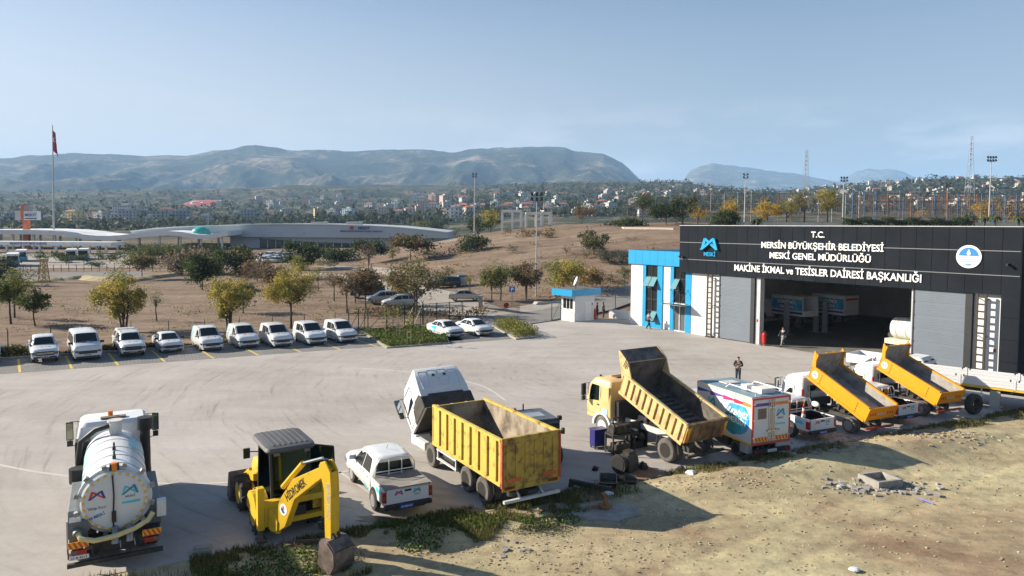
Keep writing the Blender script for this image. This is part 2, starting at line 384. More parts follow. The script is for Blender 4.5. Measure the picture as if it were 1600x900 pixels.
ridge_mesh('mountain_range', main, 3000, 6200, 5200, MTN, -420, 1100, 260, 21)
ridge_mesh('rocky_mountain', [(1030, 310), (1062, 292), (1068, 274), (1078, 263), (1090, 257), (1110, 254), (1130, 256), (1150, 258), (1180, 261), (1210, 265), (1240, 269), (1290, 278), (1360, 290), (1420, 300)], 5200, 8200, 7400, ROCKM, 1030, 1420, 190, 44, 3)
ridge_mesh('distant_mountain', [(1250, 288), (1310, 280), (1335, 266), (1350, 262), (1395, 261), (1412, 266), (1430, 277), (1450, 272), (1475, 270), (1500, 275), (1560, 276), (1700, 268), (2000, 262)], 7000, 10400, 9600, MTN, 1250, 2000, 90, 61, 3)
# -- yard
E0 = Vector((-10.84, 21.1)); ED = Vector((.9006, .4347)).normalized(); EN = Vector((-ED.y, ED.x))     # near edge of the concrete, direction along it, direction into the yard
K0 = Vector((-38.96, 53.66)); KD = Vector((16.46, 8.45)).normalized(); KN = Vector((-KD.y, KD.x))     # kerb behind the parked cars
def ke(s, t): p = K0+KD*s+KN*t; return p
def ee(s, t): p = E0+ED*s+EN*t; return p
n = N('worn_concrete')
cx, cy = 8.0, 50.0
sep = n.t.nodes.new('ShaderNodeSeparateXYZ'); n.lk(n.pos, sep.inputs[0])
dx = n.math('SUBTRACT', sep.outputs[0], cx); dy = n.math('SUBTRACT', sep.outputs[1], cy)
warp = n.noise(.06, detail=2)
rad = n.math('SQRT', n.math('ADD', n.math('MULTIPLY', dx, dx), n.math('MULTIPLY', dy, dy)))
rad = n.math('ADD', rad, n.math('MULTIPLY', warp, 4.0)); ang = n.math('ARCTAN2', dy, dx)
cmb = n.t.nodes.new('ShaderNodeCombineXYZ'); n.lk(rad, cmb.inputs[0]); n.lk(n.math('MULTIPLY', ang, 2.2), cmb.inputs[1])
streak = n.noise(2.4, cmb.outputs[0], 3, .6)
streak2 = n.noise(1.0, n.scale(.06, .55, 1, rot=.42), 4, .6)
base = n.ramp(n.noise(.11, detail=9, rough=.65), [(.3, (.305, .278, .256)), (.52, (.385, .355, .33)), (.72, (.44, .412, .39))])
base = n.mix(1, base, n.ramp(streak, [(.30, .74), (.40, .96), (.52, 1.0), (.66, 1.02)]), 'MULTIPLY')
base = n.mix(1, base, n.ramp(streak2, [(.36, .93), (.55, 1.01)]), 'MULTIPLY')
base = n.mix(1, base, n.ramp(n.noise(3.2, detail=6, rough=.7), [(.3, .93), (.7, 1.05)]), 'MULTIPLY')
base = n.mix(n.ramp(n.noise(.16, detail=7, rough=.75, dist=1.0), [(.62, 0.0), (.72, .5)]), base, (.20, .17, .14))
n.bump(n.noise(6, detail=5), .15, .02)
CONC = n.out(base, .9)
yard_poly = [ee(-70, 0), ee(110, 0), Vector((95, 100)), Vector((30, 100)), Vector((13.5, 79)), Vector((6, 83)), Vector((-3, 76)), ke(41, 1.0), ke(-45, 1.0)]
b = B(); b.xy([(p.x, p.y) for p in yard_poly], -.3, 0.0)
yard = setting(b.build('yard', CONC))
# paved parking strips, kerbs, bay lines
n = N('grey_pavers')
br = n.t.nodes.new('ShaderNodeTexBrick'); n.lk(n.scale(1, 1, 1, rot=-.475), br.inputs['Vector'])
br.inputs['Scale'].default_value = 1; br.inputs['Brick Width'].default_value = .5; br.inputs['Row Height'].default_value = .25; br.inputs['Mortar Size'].default_value = .022
br.inputs['Color1'].default_value = (.20, .195, .19, 1); br.inputs['Color2'].default_value = (.25, .243, .235, 1); br.inputs['Mortar'].default_value = (.11, .105, .10, 1)
PAV = n.out(n.mix(1, br.outputs['Color'], n.ramp(n.noise(.5, detail=7), [(.3, .8), (.7, 1.12)]), 'MULTIPLY'), .9)
def strip(name, pts, z, m, t=.006):
    b = B(); b.xy([(p.x, p.y) for p in pts], z-t, z); return setting(b.build(name, m))
ISL0, ISL1 = 36.3, 45.0      # planted island along the kerb line
strip('parking_pavers', [ke(-20, -.02), ke(ISL0-.1, -.02), ke(ISL0-.6, -6.2), ke(-20, -6.4)], .008, PAV)
YEL = mat('worn_yellow_paint', (.52, .36, .04), .8, 0, 0, 3, col2=(.66, .47, .07))
LINEW = mat('worn_white_paint', (.42, .40, .36), .85, 0, 0, 2.2, col2=(.52, .50, .46))
BD = Vector((.582, -.813))
for s in (1.2, 4.3, 7.2, 10.3, 13.7, 17.0, 20.3, 23.5, 26.7, 29.8, 32.8):
    p = ke(s, -.3); q = p+BD*6.0; w = KD*.075
    strip('bay_line', [p-w, p+w, q+w, q-w][::-1], .0125, YEL, .004)
KERB = mat('pale_kerb_stone', (.30, .28, .25), .9, 0, .18, 3, bump=.2)
b = B(); p, q = ke(-45, .1), ke(ISL0, .1); b.bar((p.x, p.y, .07), (q.x, q.y, .07), .2, .16)
setting(b.build('parking_kerb', KERB, bevel=.02))
# faded painted arcs on the concrete
def arc_line(pts, w=.14):
    b = B(); P = [Vector((q.x, q.y, .006)) for q in pts]
    for i in range(len(P)-1):
        d = (P[i+1]-P[i]).normalized(); e = Vector((-d.y, d.x, 0))*w/2
        d2 = (P[min(i+2, len(P)-1)]-P[i]).normalized(); e2 = Vector((-d2.y, d2.x, 0))*w/2
        b.add([P[i]-e, P[i]+e, P[i+1]+e2, P[i+1]-e2], [(0, 3, 2, 1)])
    setting(b.build('worn_yard_line', LINEW, fix=False))
def curve(pp, k=8):
    P = [G(*q) for q in pp]; out = []
    for i in range(len(P)-1):
        a, b_, c, d = P[max(i-1, 0)], P[i], P[i+1], P[min(i+2, len(P)-1)]
        for j in range(k):
            t = j/k; out.append(.5*((2*b_)+(c-a)*t+(2*a-5*b_+4*c-d)*t*t+(3*b_-a-3*c+d)*t**3))
    return out+[P[-1]]
arc_line(curve([(-20, 722), (60, 738), (170, 750), (300, 756), (480, 745), (560, 733)]), .16)
arc_line(curve([(552, 575), (600, 578), (660, 584), (720, 594), (760, 606), (790, 626)]), .17)
arc_line(curve([(400, 700), (500, 722), (580, 772), (600, 790)]), .12)
# -- the earth lot in front of the concrete
def dirt_h(x, y):
    s = (x-E0.x)*ED.x+(y-E0.y)*ED.y; t = -((x-E0.x)*EN.x+(y-E0.y)*EN.y)
    z = .02+(fbm(x/3.1, y/3.1, 5, 31)-.5)*.16*np.clip(t/3, .15, 1)+(fbm(x/.5, y/.5, 4, 55)-.5)*.06
    for (a, off, w) in ((-.28, 7.5, .2), (-.28, 9.3, .2), (.10, 13.5, .22), (.10, 15.3, .22), (-.05, 18.5, .2)):
        q = t-off-s*a*.35-np.sin(s*.12)*.6
        z = z-np.exp(-(q/w)**2)*(.03+.025*np.sin(s*11)*np.clip(fbm(x/4, y/4, 2, 91)*3-1, 0, 1))
    bank = np.exp(-((s-31)/9)**2)*np.exp(-((t-2.2)/1.6)**2)*.45+np.exp(-((s-22)/4)**2)*np.exp(-((t-1.6)/1)**2)*.2
    z = z+bank
    return np.where(t < .25, np.minimum(z, -.02), z)
ss = np.concatenate([np.arange(-40, -6, .8), np.arange(-6, 52, .16), np.arange(52, 110, 1.2)]); tt = np.concatenate([[-.05], np.arange(.1, 19, .14), np.arange(19, 40, 1.2)])
Sg, Tg = np.meshgrid(ss, tt)
X = E0.x+ED.x*Sg-EN.x*Tg; Y = E0.y+ED.y*Sg-EN.y*Tg
n = N('bare_earth')
c1 = n.ramp(n.noise(.16, detail=8, rough=.65, dist=.5), [(.31, (.25, .17, .11)), (.44, (.34, .27, .17)), (.57, (.41, .355, .215)), (.74, (.46, .415, .26))])
st = n.noise(1.0, n.scale(.10, .75, 1, rot=-.25), 5, .6)
c1 = n.mix(1, c1, n.ramp(st, [(.35, .80), (.6, 1.08)]), 'MULTIPLY')
c1 = n.mix(1, c1, n.ramp(n.noise(5, detail=7, rough=.75), [(.28, .76), (.5, 1.0), (.75, 1.15)]), 'MULTIPLY')
c1 = n.mix(1, c1, n.ramp(n.noise(1.6, detail=8, rough=.7, dist=.3), [(.34, .74), (.5, 1.0), (.68, 1.12)]), 'MULTIPLY')
sp = n.t.nodes.new('ShaderNodeTexVoronoi'); sp.inputs['Scale'].default_value = 4.5; n.lk(n.pos, sp.inputs['Vector'])
c1 = n.mix(n.ramp(sp.outputs['Distance'], [(.06, .75), (.1, 0.0)]), c1, (.45, .40, .32))
gr = n.ramp(n.noise(.3, detail=8, rough=.7), [(.6, 0.0), (.72, .55)])
c1 = n.mix(gr, c1, (.11, .115, .045))
n.bump(n.noise(9, detail=8, rough=.75), .6, .04)
EARTH = n.out(c1, 1)
lot = setting(grid_mesh('earth_lot', X, Y, dirt_h(X, Y), EARTH))
def zl(x, y): return float(dirt_h(np.array([x]), np.array([y]))[0])
# -- approach road and paved parking beyond the fence
n = N('old_asphalt')
ROADM = n.out(n.mix(1, n.ramp(n.noise(.25, detail=8), [(.3, (.17, .16, .155)), (.7, (.235, .222, .21))]), n.ramp(n.noise(6, detail=5), [(.3, .85), (.7, 1.1)]), 'MULTIPLY'), .95)
n = N('dusty_paving')
PATHM = n.out(n.mix(1, n.ramp(n.noise(.3, detail=8), [(.3, (.27, .24, .21)), (.7, (.36, .33, .295))]), n.ramp(n.noise(5, detail=5), [(.3, .88), (.7, 1.1)]), 'MULTIPLY'), .95)
def ribbon(name, pts, w, m, lift=.05, k=6, cross=4):
    P = []
    for i in range(len(pts)-1):
        a, b_, c, d = pts[max(i-1, 0)], pts[i], pts[i+1], pts[min(i+2, len(pts)-1)]
        for j in range(k):
            t = j/k; P.append(.5*((2*b_)+(c-a)*t+(2*a-5*b_+4*c-d)*t*t+(3*b_-a-3*c+d)*t**3))
    P.append(pts[-1]); ws = w if isinstance(w, list) else [w]*len(pts)
    rows = []
    for i, p in enumerate(P):
        d = (P[min(i+1, len(P)-1)]-P[max(i-1, 0)]); d = Vector((d.x, d.y)).normalized(); e = Vector((-d.y, d.x))
        f = i/(len(P)-1)*(len(ws)-1); j = min(int(f), len(ws)-2) if len(ws) > 1 else 0; wi = ws[j]+(ws[min(j+1, len(ws)-1)]-ws[j])*(f-j)
        rows.append([(p.x+e.x*wi*(q/cross-.5), p.y+e.y*wi*(q/cross-.5)) for q in range(cross+1)])
    a = np.array(rows); Xg, Yg = a[..., 0], a[..., 1]
    return setting(grid_mesh(name, Xg, Yg, np.maximum(hgt(Xg, Yg), 0 if lift < .06 else -1)+lift, m))
V2 = lambda px, py: G(px, py)
ribbon('parking_lane', [G(980, 466), G(900, 476), G(800, 489), G(740, 487), G(690, 474), G(640, 462), GT(600, 449), GT(560, 440), GT(520, 432), GT(470, 429)], [6, 6, 7, 9, 11, 10, 8, 6, 5.5, 5], PATHM, .05)
ribbon('approach_road', [G(1040, 458), G(985, 469), G(930, 480), G(870, 490), G(800, 500), G(745, 505), G(715, 503)], [6, 6, 6.5, 7, 7.5, 8, 6], ROADM, .075)
ribbon('park_path', [GT(600, 449), GT(640, 438), GT(600, 424), GT(560, 420), GT(500, 416)], 4, PATHM, .06)
# terminal forecourt and service roads, flat ground on the left
def flat(name, pts, z, m):
    b = B(); b.xy([(p.x, p.y) for p in pts], z-.01, z); return setting(b.build(name, m))
flat('service_road', [G(-260, 440), G(262, 433), G(270, 424), G(-260, 430)], .03, ROADM)
flat('bus_forecourt', [G(-300, 425), G(190, 418), G(420, 420), G(420, 394), G(-300, 394)], .02, PATHM)
# a low bank of rubble and earth at the far side of the field
def bank(pts, w, hh, m, name):
    rows = []
    for i in range(len(pts)-1):
        for j in range(10):
            p = pts[i].lerp(pts[i+1], j/10); d = (pts[i+1]-pts[i]).normalized(); e = Vector((-d.y, d.x, 0)); r = []
            for q in range(7):
                s = q/6*2-1; hz = hh*(1-s*s)*(.4+1.2*vnoise(np.array([p.x/3]), np.array([q*1.3+p.y/3]), 5)[0]); w2 = w*(1+.5*math.sin(p.x*.31))
                r.append((p.x+e.x*w2*s, p.y+e.y*w2*s, hz+Z(p.x, p.y)-.06))
            rows.append(r)
    a = np.array(rows); return setting(grid_mesh(name, a[..., 0], a[..., 1], a[..., 2], m))
bank([G(-60, 446), G(60, 441), G(130, 434), G(200, 440), G(290, 430)], 2.2, .55, EARTH, 'earth_bank')
# -- air
hz = bpy.data.materials.new('haze_air'); hz.use_nodes = True; hz.node_tree.nodes.clear()
pv = hz.node_tree.nodes.new('ShaderNodeVolumePrincipled'); ho = hz.node_tree.nodes.new('ShaderNodeOutputMaterial')
pv.inputs['Color'].default_value = (.38, .62, .94, 1); pv.inputs['Density'].default_value = .000115; pv.inputs['Anisotropy'].default_value = .0
hz.node_tree.links.new(pv.outputs[0], ho.inputs['Volume'])
b = B(); b.box(-12000, 12000, -4000, 11500, -260, 900)
setting(b.build('haze', hz), 'stuff')
# ================================================================== THE DEPOT HALL
UX = Vector((.59154, -.80627, 0)); VY = Vector((.80627, .59154, 0)); L0 = Vector((16.89, 70.63, 0))
def FP(px, py, y=0.0):
    """(along, up) on the plane of the hall front, y metres behind it"""
    d = ray(px, py); o = L0+VY*y; t = o.dot(VY)/(d.x*VY.x+d.y*VY.y); p = Vector((0,0,CH))+d*t
    return (p-L0).dot(UX), p.z
FAS = mat('charcoal_cladding_panel', (.016, .0195, .025), .85, 0, .15, .6, spec=.06)
FASJ = mat('cladding_joint', (.006, .006, .007), .8, 0, 0)
WALLW = mat('white_render_wall', (.64, .64, .63), .85, 0, .05, .7)
BLUEC = mat('bright_blue_cladding', (.003, .265, .52), .4, 0, .06, .8)
GREYD = mat('grey_door_panel', (.145, .172, .208), .55, 0, .05, .5)
DARKF = mat('dark_steel_frame', (.03, .032, .035), .5, .2, .1)
BROWNM = mat('dark_brown_steel', (.035, .026, .022), .6, 0, .1)
INNER = mat('hall_inner_wall', (.68, .68, .67), .9, 0, .1, .5)
LETW = mat('white_sign_letter', (.88, .88, .88), .4, 0, 0)
BLUEL = mat('blue_sign_letter', (.008, .32, .62), .35, 0, 0)
hall = empty('depot_hall', L0, math.atan2(UX.y, UX.x))
tag(hall, 'long charcoal depot hall with white lettering and tall grey sliding doors', 'building')
# fascia: dark backing with single cladding panels set proud of it
b = B(); b.box(0, 29, -.30, .25, 6.02, 10.58, 1)
W = 29/26; zr = [(6.0, 7.31), (7.33, 8.97), (8.99, 10.6)]
for i in range(26):
    for z0, z1 in zr:
        b.box(i*W+.012, (i+1)*W-.012, -.36, -.305, z0, z1, 0)
for i in range(20):
    for z0, z1 in zr: b.box(28.98, 29.04, -.35+i*1.5, -.35+i*1.5+1.48, z0, z1, 0)
b.box(28.7, 28.975, .252, 30, 6.02, 10.58, 1)
b.build('fascia', [FAS, FASJ], hall)
for z in (7.32, 8.98):
    b = B(); b.box(.01, 28.95, -.366, -.361, z-.022, z+.022); b.build('cladding_strip', mat('light_metal_joint', (.22, .23, .24), .5, .3, 0), hall)
b = B(); b.box(-.03, 29.07, -.39, .3, 10.602, 10.66); b.box(-.03, 0.25, .302, 30, 10.5, 10.62)
b.build('parapet_cap', mat('light_metal_cap', (.45, .46, .47), .4, .5, .1), hall)
# white walls and steel posts of the front
for x0, x1 in ((1.29, 4.80), (26.18, 27.9)):
    b = B(); b.box(x0, x1, 0, .25, 0, 6.015); b.build('front_wall', WALLW, hall)
b = B()
b.box(27.9, 29, -.30, .25, 0, 6.018, 1)
for k in range(4): b.box(27.92, 28.98, -.36, -.305, k*1.5+.01, k*1.5+1.49, 0)
for i in range(20):
    for k in range(4): b.box(28.98, 29.04, -.35+i*1.5, -.35+i*1.5+1.48, k*1.5+.01, k*1.5+1.49, 0)
b.box(28.72, 28.975, .252, 30, 0, 6.018, 1)
b.build('corner_pier', [FAS, FASJ], hall)
b = B(); b.box(.02, .24, .252, 29.9, 0, 10.3); b.box(.24, 28.7, 29.7, 29.95, 0, 10.3); b.box(28.5, 28.7, .252, 29.7, 0, 10); b.box(.24, 28.5, .252, 29.7, 9.6, 9.9); b.box(9.2, 22.1, .252, .5, 6.02, 9.6)
b.build('hall_shell', INNER, hall)
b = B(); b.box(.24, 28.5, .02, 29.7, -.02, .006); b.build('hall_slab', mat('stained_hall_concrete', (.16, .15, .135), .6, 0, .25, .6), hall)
for bx in ((8.66, 9.12, -.12, .5, 0, 6.0), (22.02, 22.2, -.10, .3, 0, 6.0)):
    b = B(); b.box(*bx); b.build('door_jamb', mat('pale_grey_steel', (.42, .43, .45), .6, 0, .08), hall)
def leaf(x0, x1):
    b = B(); nrib = 48; z0, z1 = .08, 5.97; h = (z1-z0)/nrib
    for k in range(nrib):
        y = -.20 if k % 8 else -.175
        b.box(x0, x1, y, -.10, z0+k*h, z0+(k+1)*h-(.014 if k % 8 else .02))
    b.box(x0+.01, x1-.01, -.165, -.095, z0, z1, 0)
    o = b.build('sliding_door', GREYD, hall); return o
d1 = leaf(4.82, 8.24); d2 = leaf(22.24, 25.74)
for d_, xx in ((d1, 4.82), (d1, 8.25), (d2, 22.23), (d2, 25.75)):
    b = B(); b.box(xx-.05, xx+.05, -.23, -.09, .05, 5.985); b.build('door_edge', DARKF, d_)
b = B(); b.box(8.30, 8.62, -.26, .1, 0, 5.98); b.box(25.80, 26.16, -.26, .1, 0, 5.98); b.box(4.78, 26.2, -.24, -.06, 5.985, 6.0); b.build('door_track', DARKF, hall)
def ladder(x0, x1):
    b = B()
    for x in (x0, x1): b.box(x-.065, x+.065, -.56, -.44, .1, 6.0)
    for k in range(12): b.box(x0+.065, x1-.065, -.55, -.45, .22+k*.5, .33+k*.5)
    for z in (.3, 3, 5.6):
        for x in (x0, x1): b.box(x-.02, x+.02, -.45, -.002, z, z+.05)
    b.box(x0-.1, x1+.1, -.6, -.2, 0, .12)
    b.build('wall_ladder', BROWNM, hall)
ladder(3.62, 4.14); ladder(26.55, 27.08)
# lettering and emblems
def line(txt, x0, x1, yc, hpx, ym=None):
    (ua, za), (ub, zb) = FP(x0, yc, -.37), FP(x1, ym or yc, -.37)
    z = (za+zb)/2
    um = (ua+ub)/2
    _, zt = FP((x0+x1)/2, (yc+(ym or yc))/2-hpx/2, -.37); _, zb2 = FP((x0+x1)/2, (yc+(ym or yc))/2+hpx/2, -.37)
    h = zt-zb2
    o = lettering(txt, (um, -.375, z-h/2), (1,0,0), (0,0,1), h, LETW, hall, ext=.05, bold=.018, width=ub-ua)
    return o
line('T.C.', 1268, 1289, 366, 9.5, 366.5)
line('MERSİN BÜYÜKŞEHİR BELEDİYESİ', 1190, 1381, 383.5, 10.5, 386)
line('MESKİ GENEL MÜDÜRLÜĞÜ', 1203, 1361, 399, 10.5, 404)
line('MAKİNE İKMAL ve TESİSLER DAİRESİ BAŞKANLIĞI', 1148, 1440, 418, 11.5, 434.5)
ua, za = FP(1109.5, 390, -.37)
ub, zb = FP(1096, 392, -.37); uc, _ = FP(1123, 392, -.37); _, zt = FP(1110, 372, -.37)
emblem((ua, -.37, za), (1,0,0), (0,0,1), uc-ub, zt-za, BLUEL, BLUEL, hall, ext=.16)
lettering('MESKİ', (ua, -.37, za-.62), (1,0,0), (0,0,1), .38, BLUEL, hall, ext=.08, bold=.02, width=1.35)
uc, zc = FP(1514, 401, -.37)
b = B(); disc(b, (uc, -.37, zc), (0,-1,0), .80, .05, 40, 0)
def half(c, r, y0, y1, a0, a1, mi, k=18):
    pts = [(c[0]+r*math.cos(a0+(a1-a0)*i/k), c[1]+r*math.sin(a0+(a1-a0)*i/k)) for i in range(k+1)]; b.xz(pts, y1, y0, mi)
half((uc, zc), .64, -.42, -.428, .08, math.pi-.08, 1)
b.xz([(uc-.13+.0, zc+.22), (uc+.0, zc+.52), (uc+.13, zc+.22), (uc+.09, zc+.12), (uc-.0, zc+.08), (uc-.09, zc+.12)], -.436, -.429, 0)
for k, w in enumerate((.62, .60, .50)): b.box(uc-w, uc+w, -.428, -.42, zc-.10-k*.13, zc-.05-k*.13, 1)
b.box(uc-.2, uc+.2, -.428, -.42, zc-.58, zc-.5, 1); b.box(uc-.13, uc+.13, -.428, -.42, zc-.68, zc-.61, 1)
b.build('round_emblem', [LETW, mat('emblem_blue', (.03, .20, .50), .4, 0, 0)], hall)
for (x, z) in ((.25, 7.6), (.6, 7.55), (28.3, 8.1)):
    b = B(); b.box(x-.05, x+.05, -.62, -.36, z-.06, z+.06); b.box(x-.06, x+.06, -.75, -.6, z-.1, z+.04); b.build('security_camera', BLACK, hall)
for bx in ((8.82, 8.97, -.13, -.12, 2.0, 2.25), (27.45, 27.62, -.012, 0, 2.0, 2.25)):
    b = B(); b.box(*bx); b.build('fire_point_sign', REDL, hall)
# office annex on the left of the hall
b = B(); b.box(-6.94, -5.17, 0.06, .3, 0, 6.55); b.box(-2.43, -1.4, .06, .3, 0, 6.55); b.box(-6.94, -6.7, .3, 12, 0, 7.6); b.box(-6.7, .02, 11.8, 12, 0, 7.6); b.build('annex_wall', WALLW, hall)
b = B()
for i in range(7): b.box(-7.2+i*1.037+.008, -7.2+(i+1)*1.037-.008, -.14, -.09, 6.52, 8.0)
b.box(-7.2, -.005, -.09, .3, 6.5, 7.98); b.box(-7.2, -6.95, .3, 12.2, 6.5, 7.98)
b.box(-5.17, -4.72, -.04, .3, 0, 6.5); b.box(-3.12, -2.43, -.04, .3, 0, 6.5); b.box(-4.72, -3.12, -.04, .3, 0, .55)
b.box(-1.4, -.95, -.04, .3, 0, 6.5); b.box(.57, 1.27, -.04, .3, 0, 6.0)
b.build('blue_cladding', BLUEC, hall)
b = B(); b.box(-6.7, .0, .3, 11.8, 7.0, 7.2); b.build('annex_roof', mat('roof_felt', (.10, .10, .10), .9, 0, .2, 1), hall)
ANG = mat('annex_window_glass', (.015, .02, .022), .05, 0, 0)
SASH = mat('sky_tinted_pane_glass', (.16, .33, .36), .12, .2, .05)  # light blue base colour carries the reflected sky
def glazed(x0, x1, z0, z1, rows, cols, sashes):
    b = B(); b.box(x0, x1, .10, .14, z0, z1); w = b.build('window', ANG, hall)
    f = B(); h = (z1-z0)/rows
    for k in range(rows+1): f.box(x0, x1, .04, .098, z0+k*h-.03, z0+k*h+.03)
    for k in range(cols+1):
        x = x0+(x1-x0)*k/cols; f.box(x-.028, x+.028, .035, .093, z0+.03, z1-.03)
    f.build('window_frame', DARKF, w)
    for (r, c) in sashes:
        xa = x0+(x1-x0)*c/cols+.04; xb = x0+(x1-x0)*(c+1)/cols-.04; zt = z0+(r+1)*h-.04; q = B(); dy = math.sin(R_(34))*(h-.08); dz = math.cos(R_(34))*(h-.08)
        q.add([(xa, .02, zt), (xb, .02, zt), (xb, .02-dy, zt-dz), (xa, .02-dy, zt-dz), (xa, .05, zt), (xb, .05, zt), (xb, .05-dy, zt-dz), (xa, .05-dy, zt-dz)],
              [(0,1,2,3), (7,6,5,4), (0,4,5,1), (1,5,6,2), (2,6,7,3), (3,7,4,0)]); q.build('tilted_sash', SASH, w)
glazed(-4.72, -3.12, .55, 6.5, 5, 2, [(3, 0), (3, 1), (0, 1)])
glazed(-.95, .57, 2.85, 6.5, 3, 2, [(1, 0)])
b = B(); b.box(-.95, .57, .10, .13, .05, 2.7); w = b.build('entrance_door', mat('door_glass', (.10, .11, .12), .1, 0, 0), hall)
f = B()
for x in (-.95, -.24, .50): f.box(x, x+.07, .03, .098, .0, 2.7)
f.box(-.88, .5, .035, .095, 2.62, 2.7); f.box(-.88, .5, .035, .095, 0, .1); f.box(-.95, .57, .03, .10, 2.702, 2.84); f.build('door_frame', WHITE2, w)
b = B(); b.box(-1.9, 1.2, -1.35, .0, 2.74, 2.79); cn = b.build('entrance_canopy', mat('canopy_glass', (.22, .27, .29), .15, .2, .1), hall)
b = B()
for x in (-1.3, -.2, .9): b.bar((x, -1.25, 2.8), (x, -.02, 4.3), .03); b.bar((x, -1.3, 2.8), (x, 0, 2.8), .05)
b.build('stay_rod', DARKF, cn)
# things inside the hall, in the hall's own frame
def HW(x, y, z=0): return L0+UX*x+VY*y+Vector((0,0,z))
HA = math.atan2(UX.y, UX.x)
b = B(); b.box(14.9, 20.6, 29.55, 29.69, 0, 4.0); b.build('back_door', mat('dark_back_door', (.03, .035, .05), .6, 0, .1), hall)
b = B()
for z in (4.6, 5.9): b.box(.3, 28.4, 29.52, 29.7, z, z+.12)
for x in (9.5, 14, 20.9, 25): b.box(x, x+.35, 29.4, 29.7, 0, 9.5)
b.build('wall_rail', mat('hall_steelwork', (.12, .12, .12), .6, 0, .1), hall)
for (x, z, w, h, m) in ((12.3, 6.9, 2.6, .55, NAVY), (17.4, 7.0, 3.4, .6, NAVY), (16.2, 7.0, .7, .6, REDP), (21.6, 7.0, 2.2, .5, BLACK)):
    b = B(); b.box(x, x+w, 29.68, 29.698, z, z+h); b.build('wall_sign', m, hall)
# ================================================================== CARS, VANS, PICKUPS
HUBM = mat('dusty_hub_steel', (.24, .21, .18), .6, .2, .2, 6)
def wheel(parent, x, y, r, w, side, rim_m=RIM, rub=RUBBER, hub=None, name='wheel'):
    """y is the outer face; side +1 = left"""
    t = B(); k = 22; prof = [(.62, 0), (.80, 0), (.93, .06), (1.0, .2), (1.0, .8), (.93, .94), (.5, 1.0)]
    rings = [[(x+r*a*math.cos(2*math.pi*j/k), y-side*w*c, r+r*a*math.sin(2*math.pi*j/k)) for j in range(k)] for a, c in prof]
    t.loft(rings, 0, False); t.add(rings[-1], [tuple(range(k))])
    o = t.build(name, rub, parent, smooth=30)
    q = B(); ring = lambda rad, dy: [(x+rad*math.cos(2*math.pi*j/k), y-side*dy, r+rad*math.sin(2*math.pi*j/k)) for j in range(k)]
    deep = name == 'inner_wheel' or rim_m.name.startswith('dirty')
    if deep: q.loft([ring(r*.63, -.004), ring(r*.58, .0), ring(r*.54, w*.45), ring(r*.28, w*.42)], 0, True); q.loft([ring(r*.24, w*.43), ring(r*.22, w*.12), ring(r*.1, w*.05)], 1, True)
    else: q.loft([ring(r*.62, -.004), ring(r*.56, .0), ring(r*.50, w*.16), ring(r*.2, w*.1), ring(r*.17, .01), ring(r*.06, .005)], 0, True)
    for j in range(0 if deep else 7):
        a = 2*math.pi*j/7; q.cbox((x+r*.36*math.cos(a), y-side*w*.11, r+r*.36*math.sin(a)), (r*.13, .02, r*.13), 1)
    q.build('rim', [rim_m, HUBM if deep else BLACK], o, smooth=40)
    return o
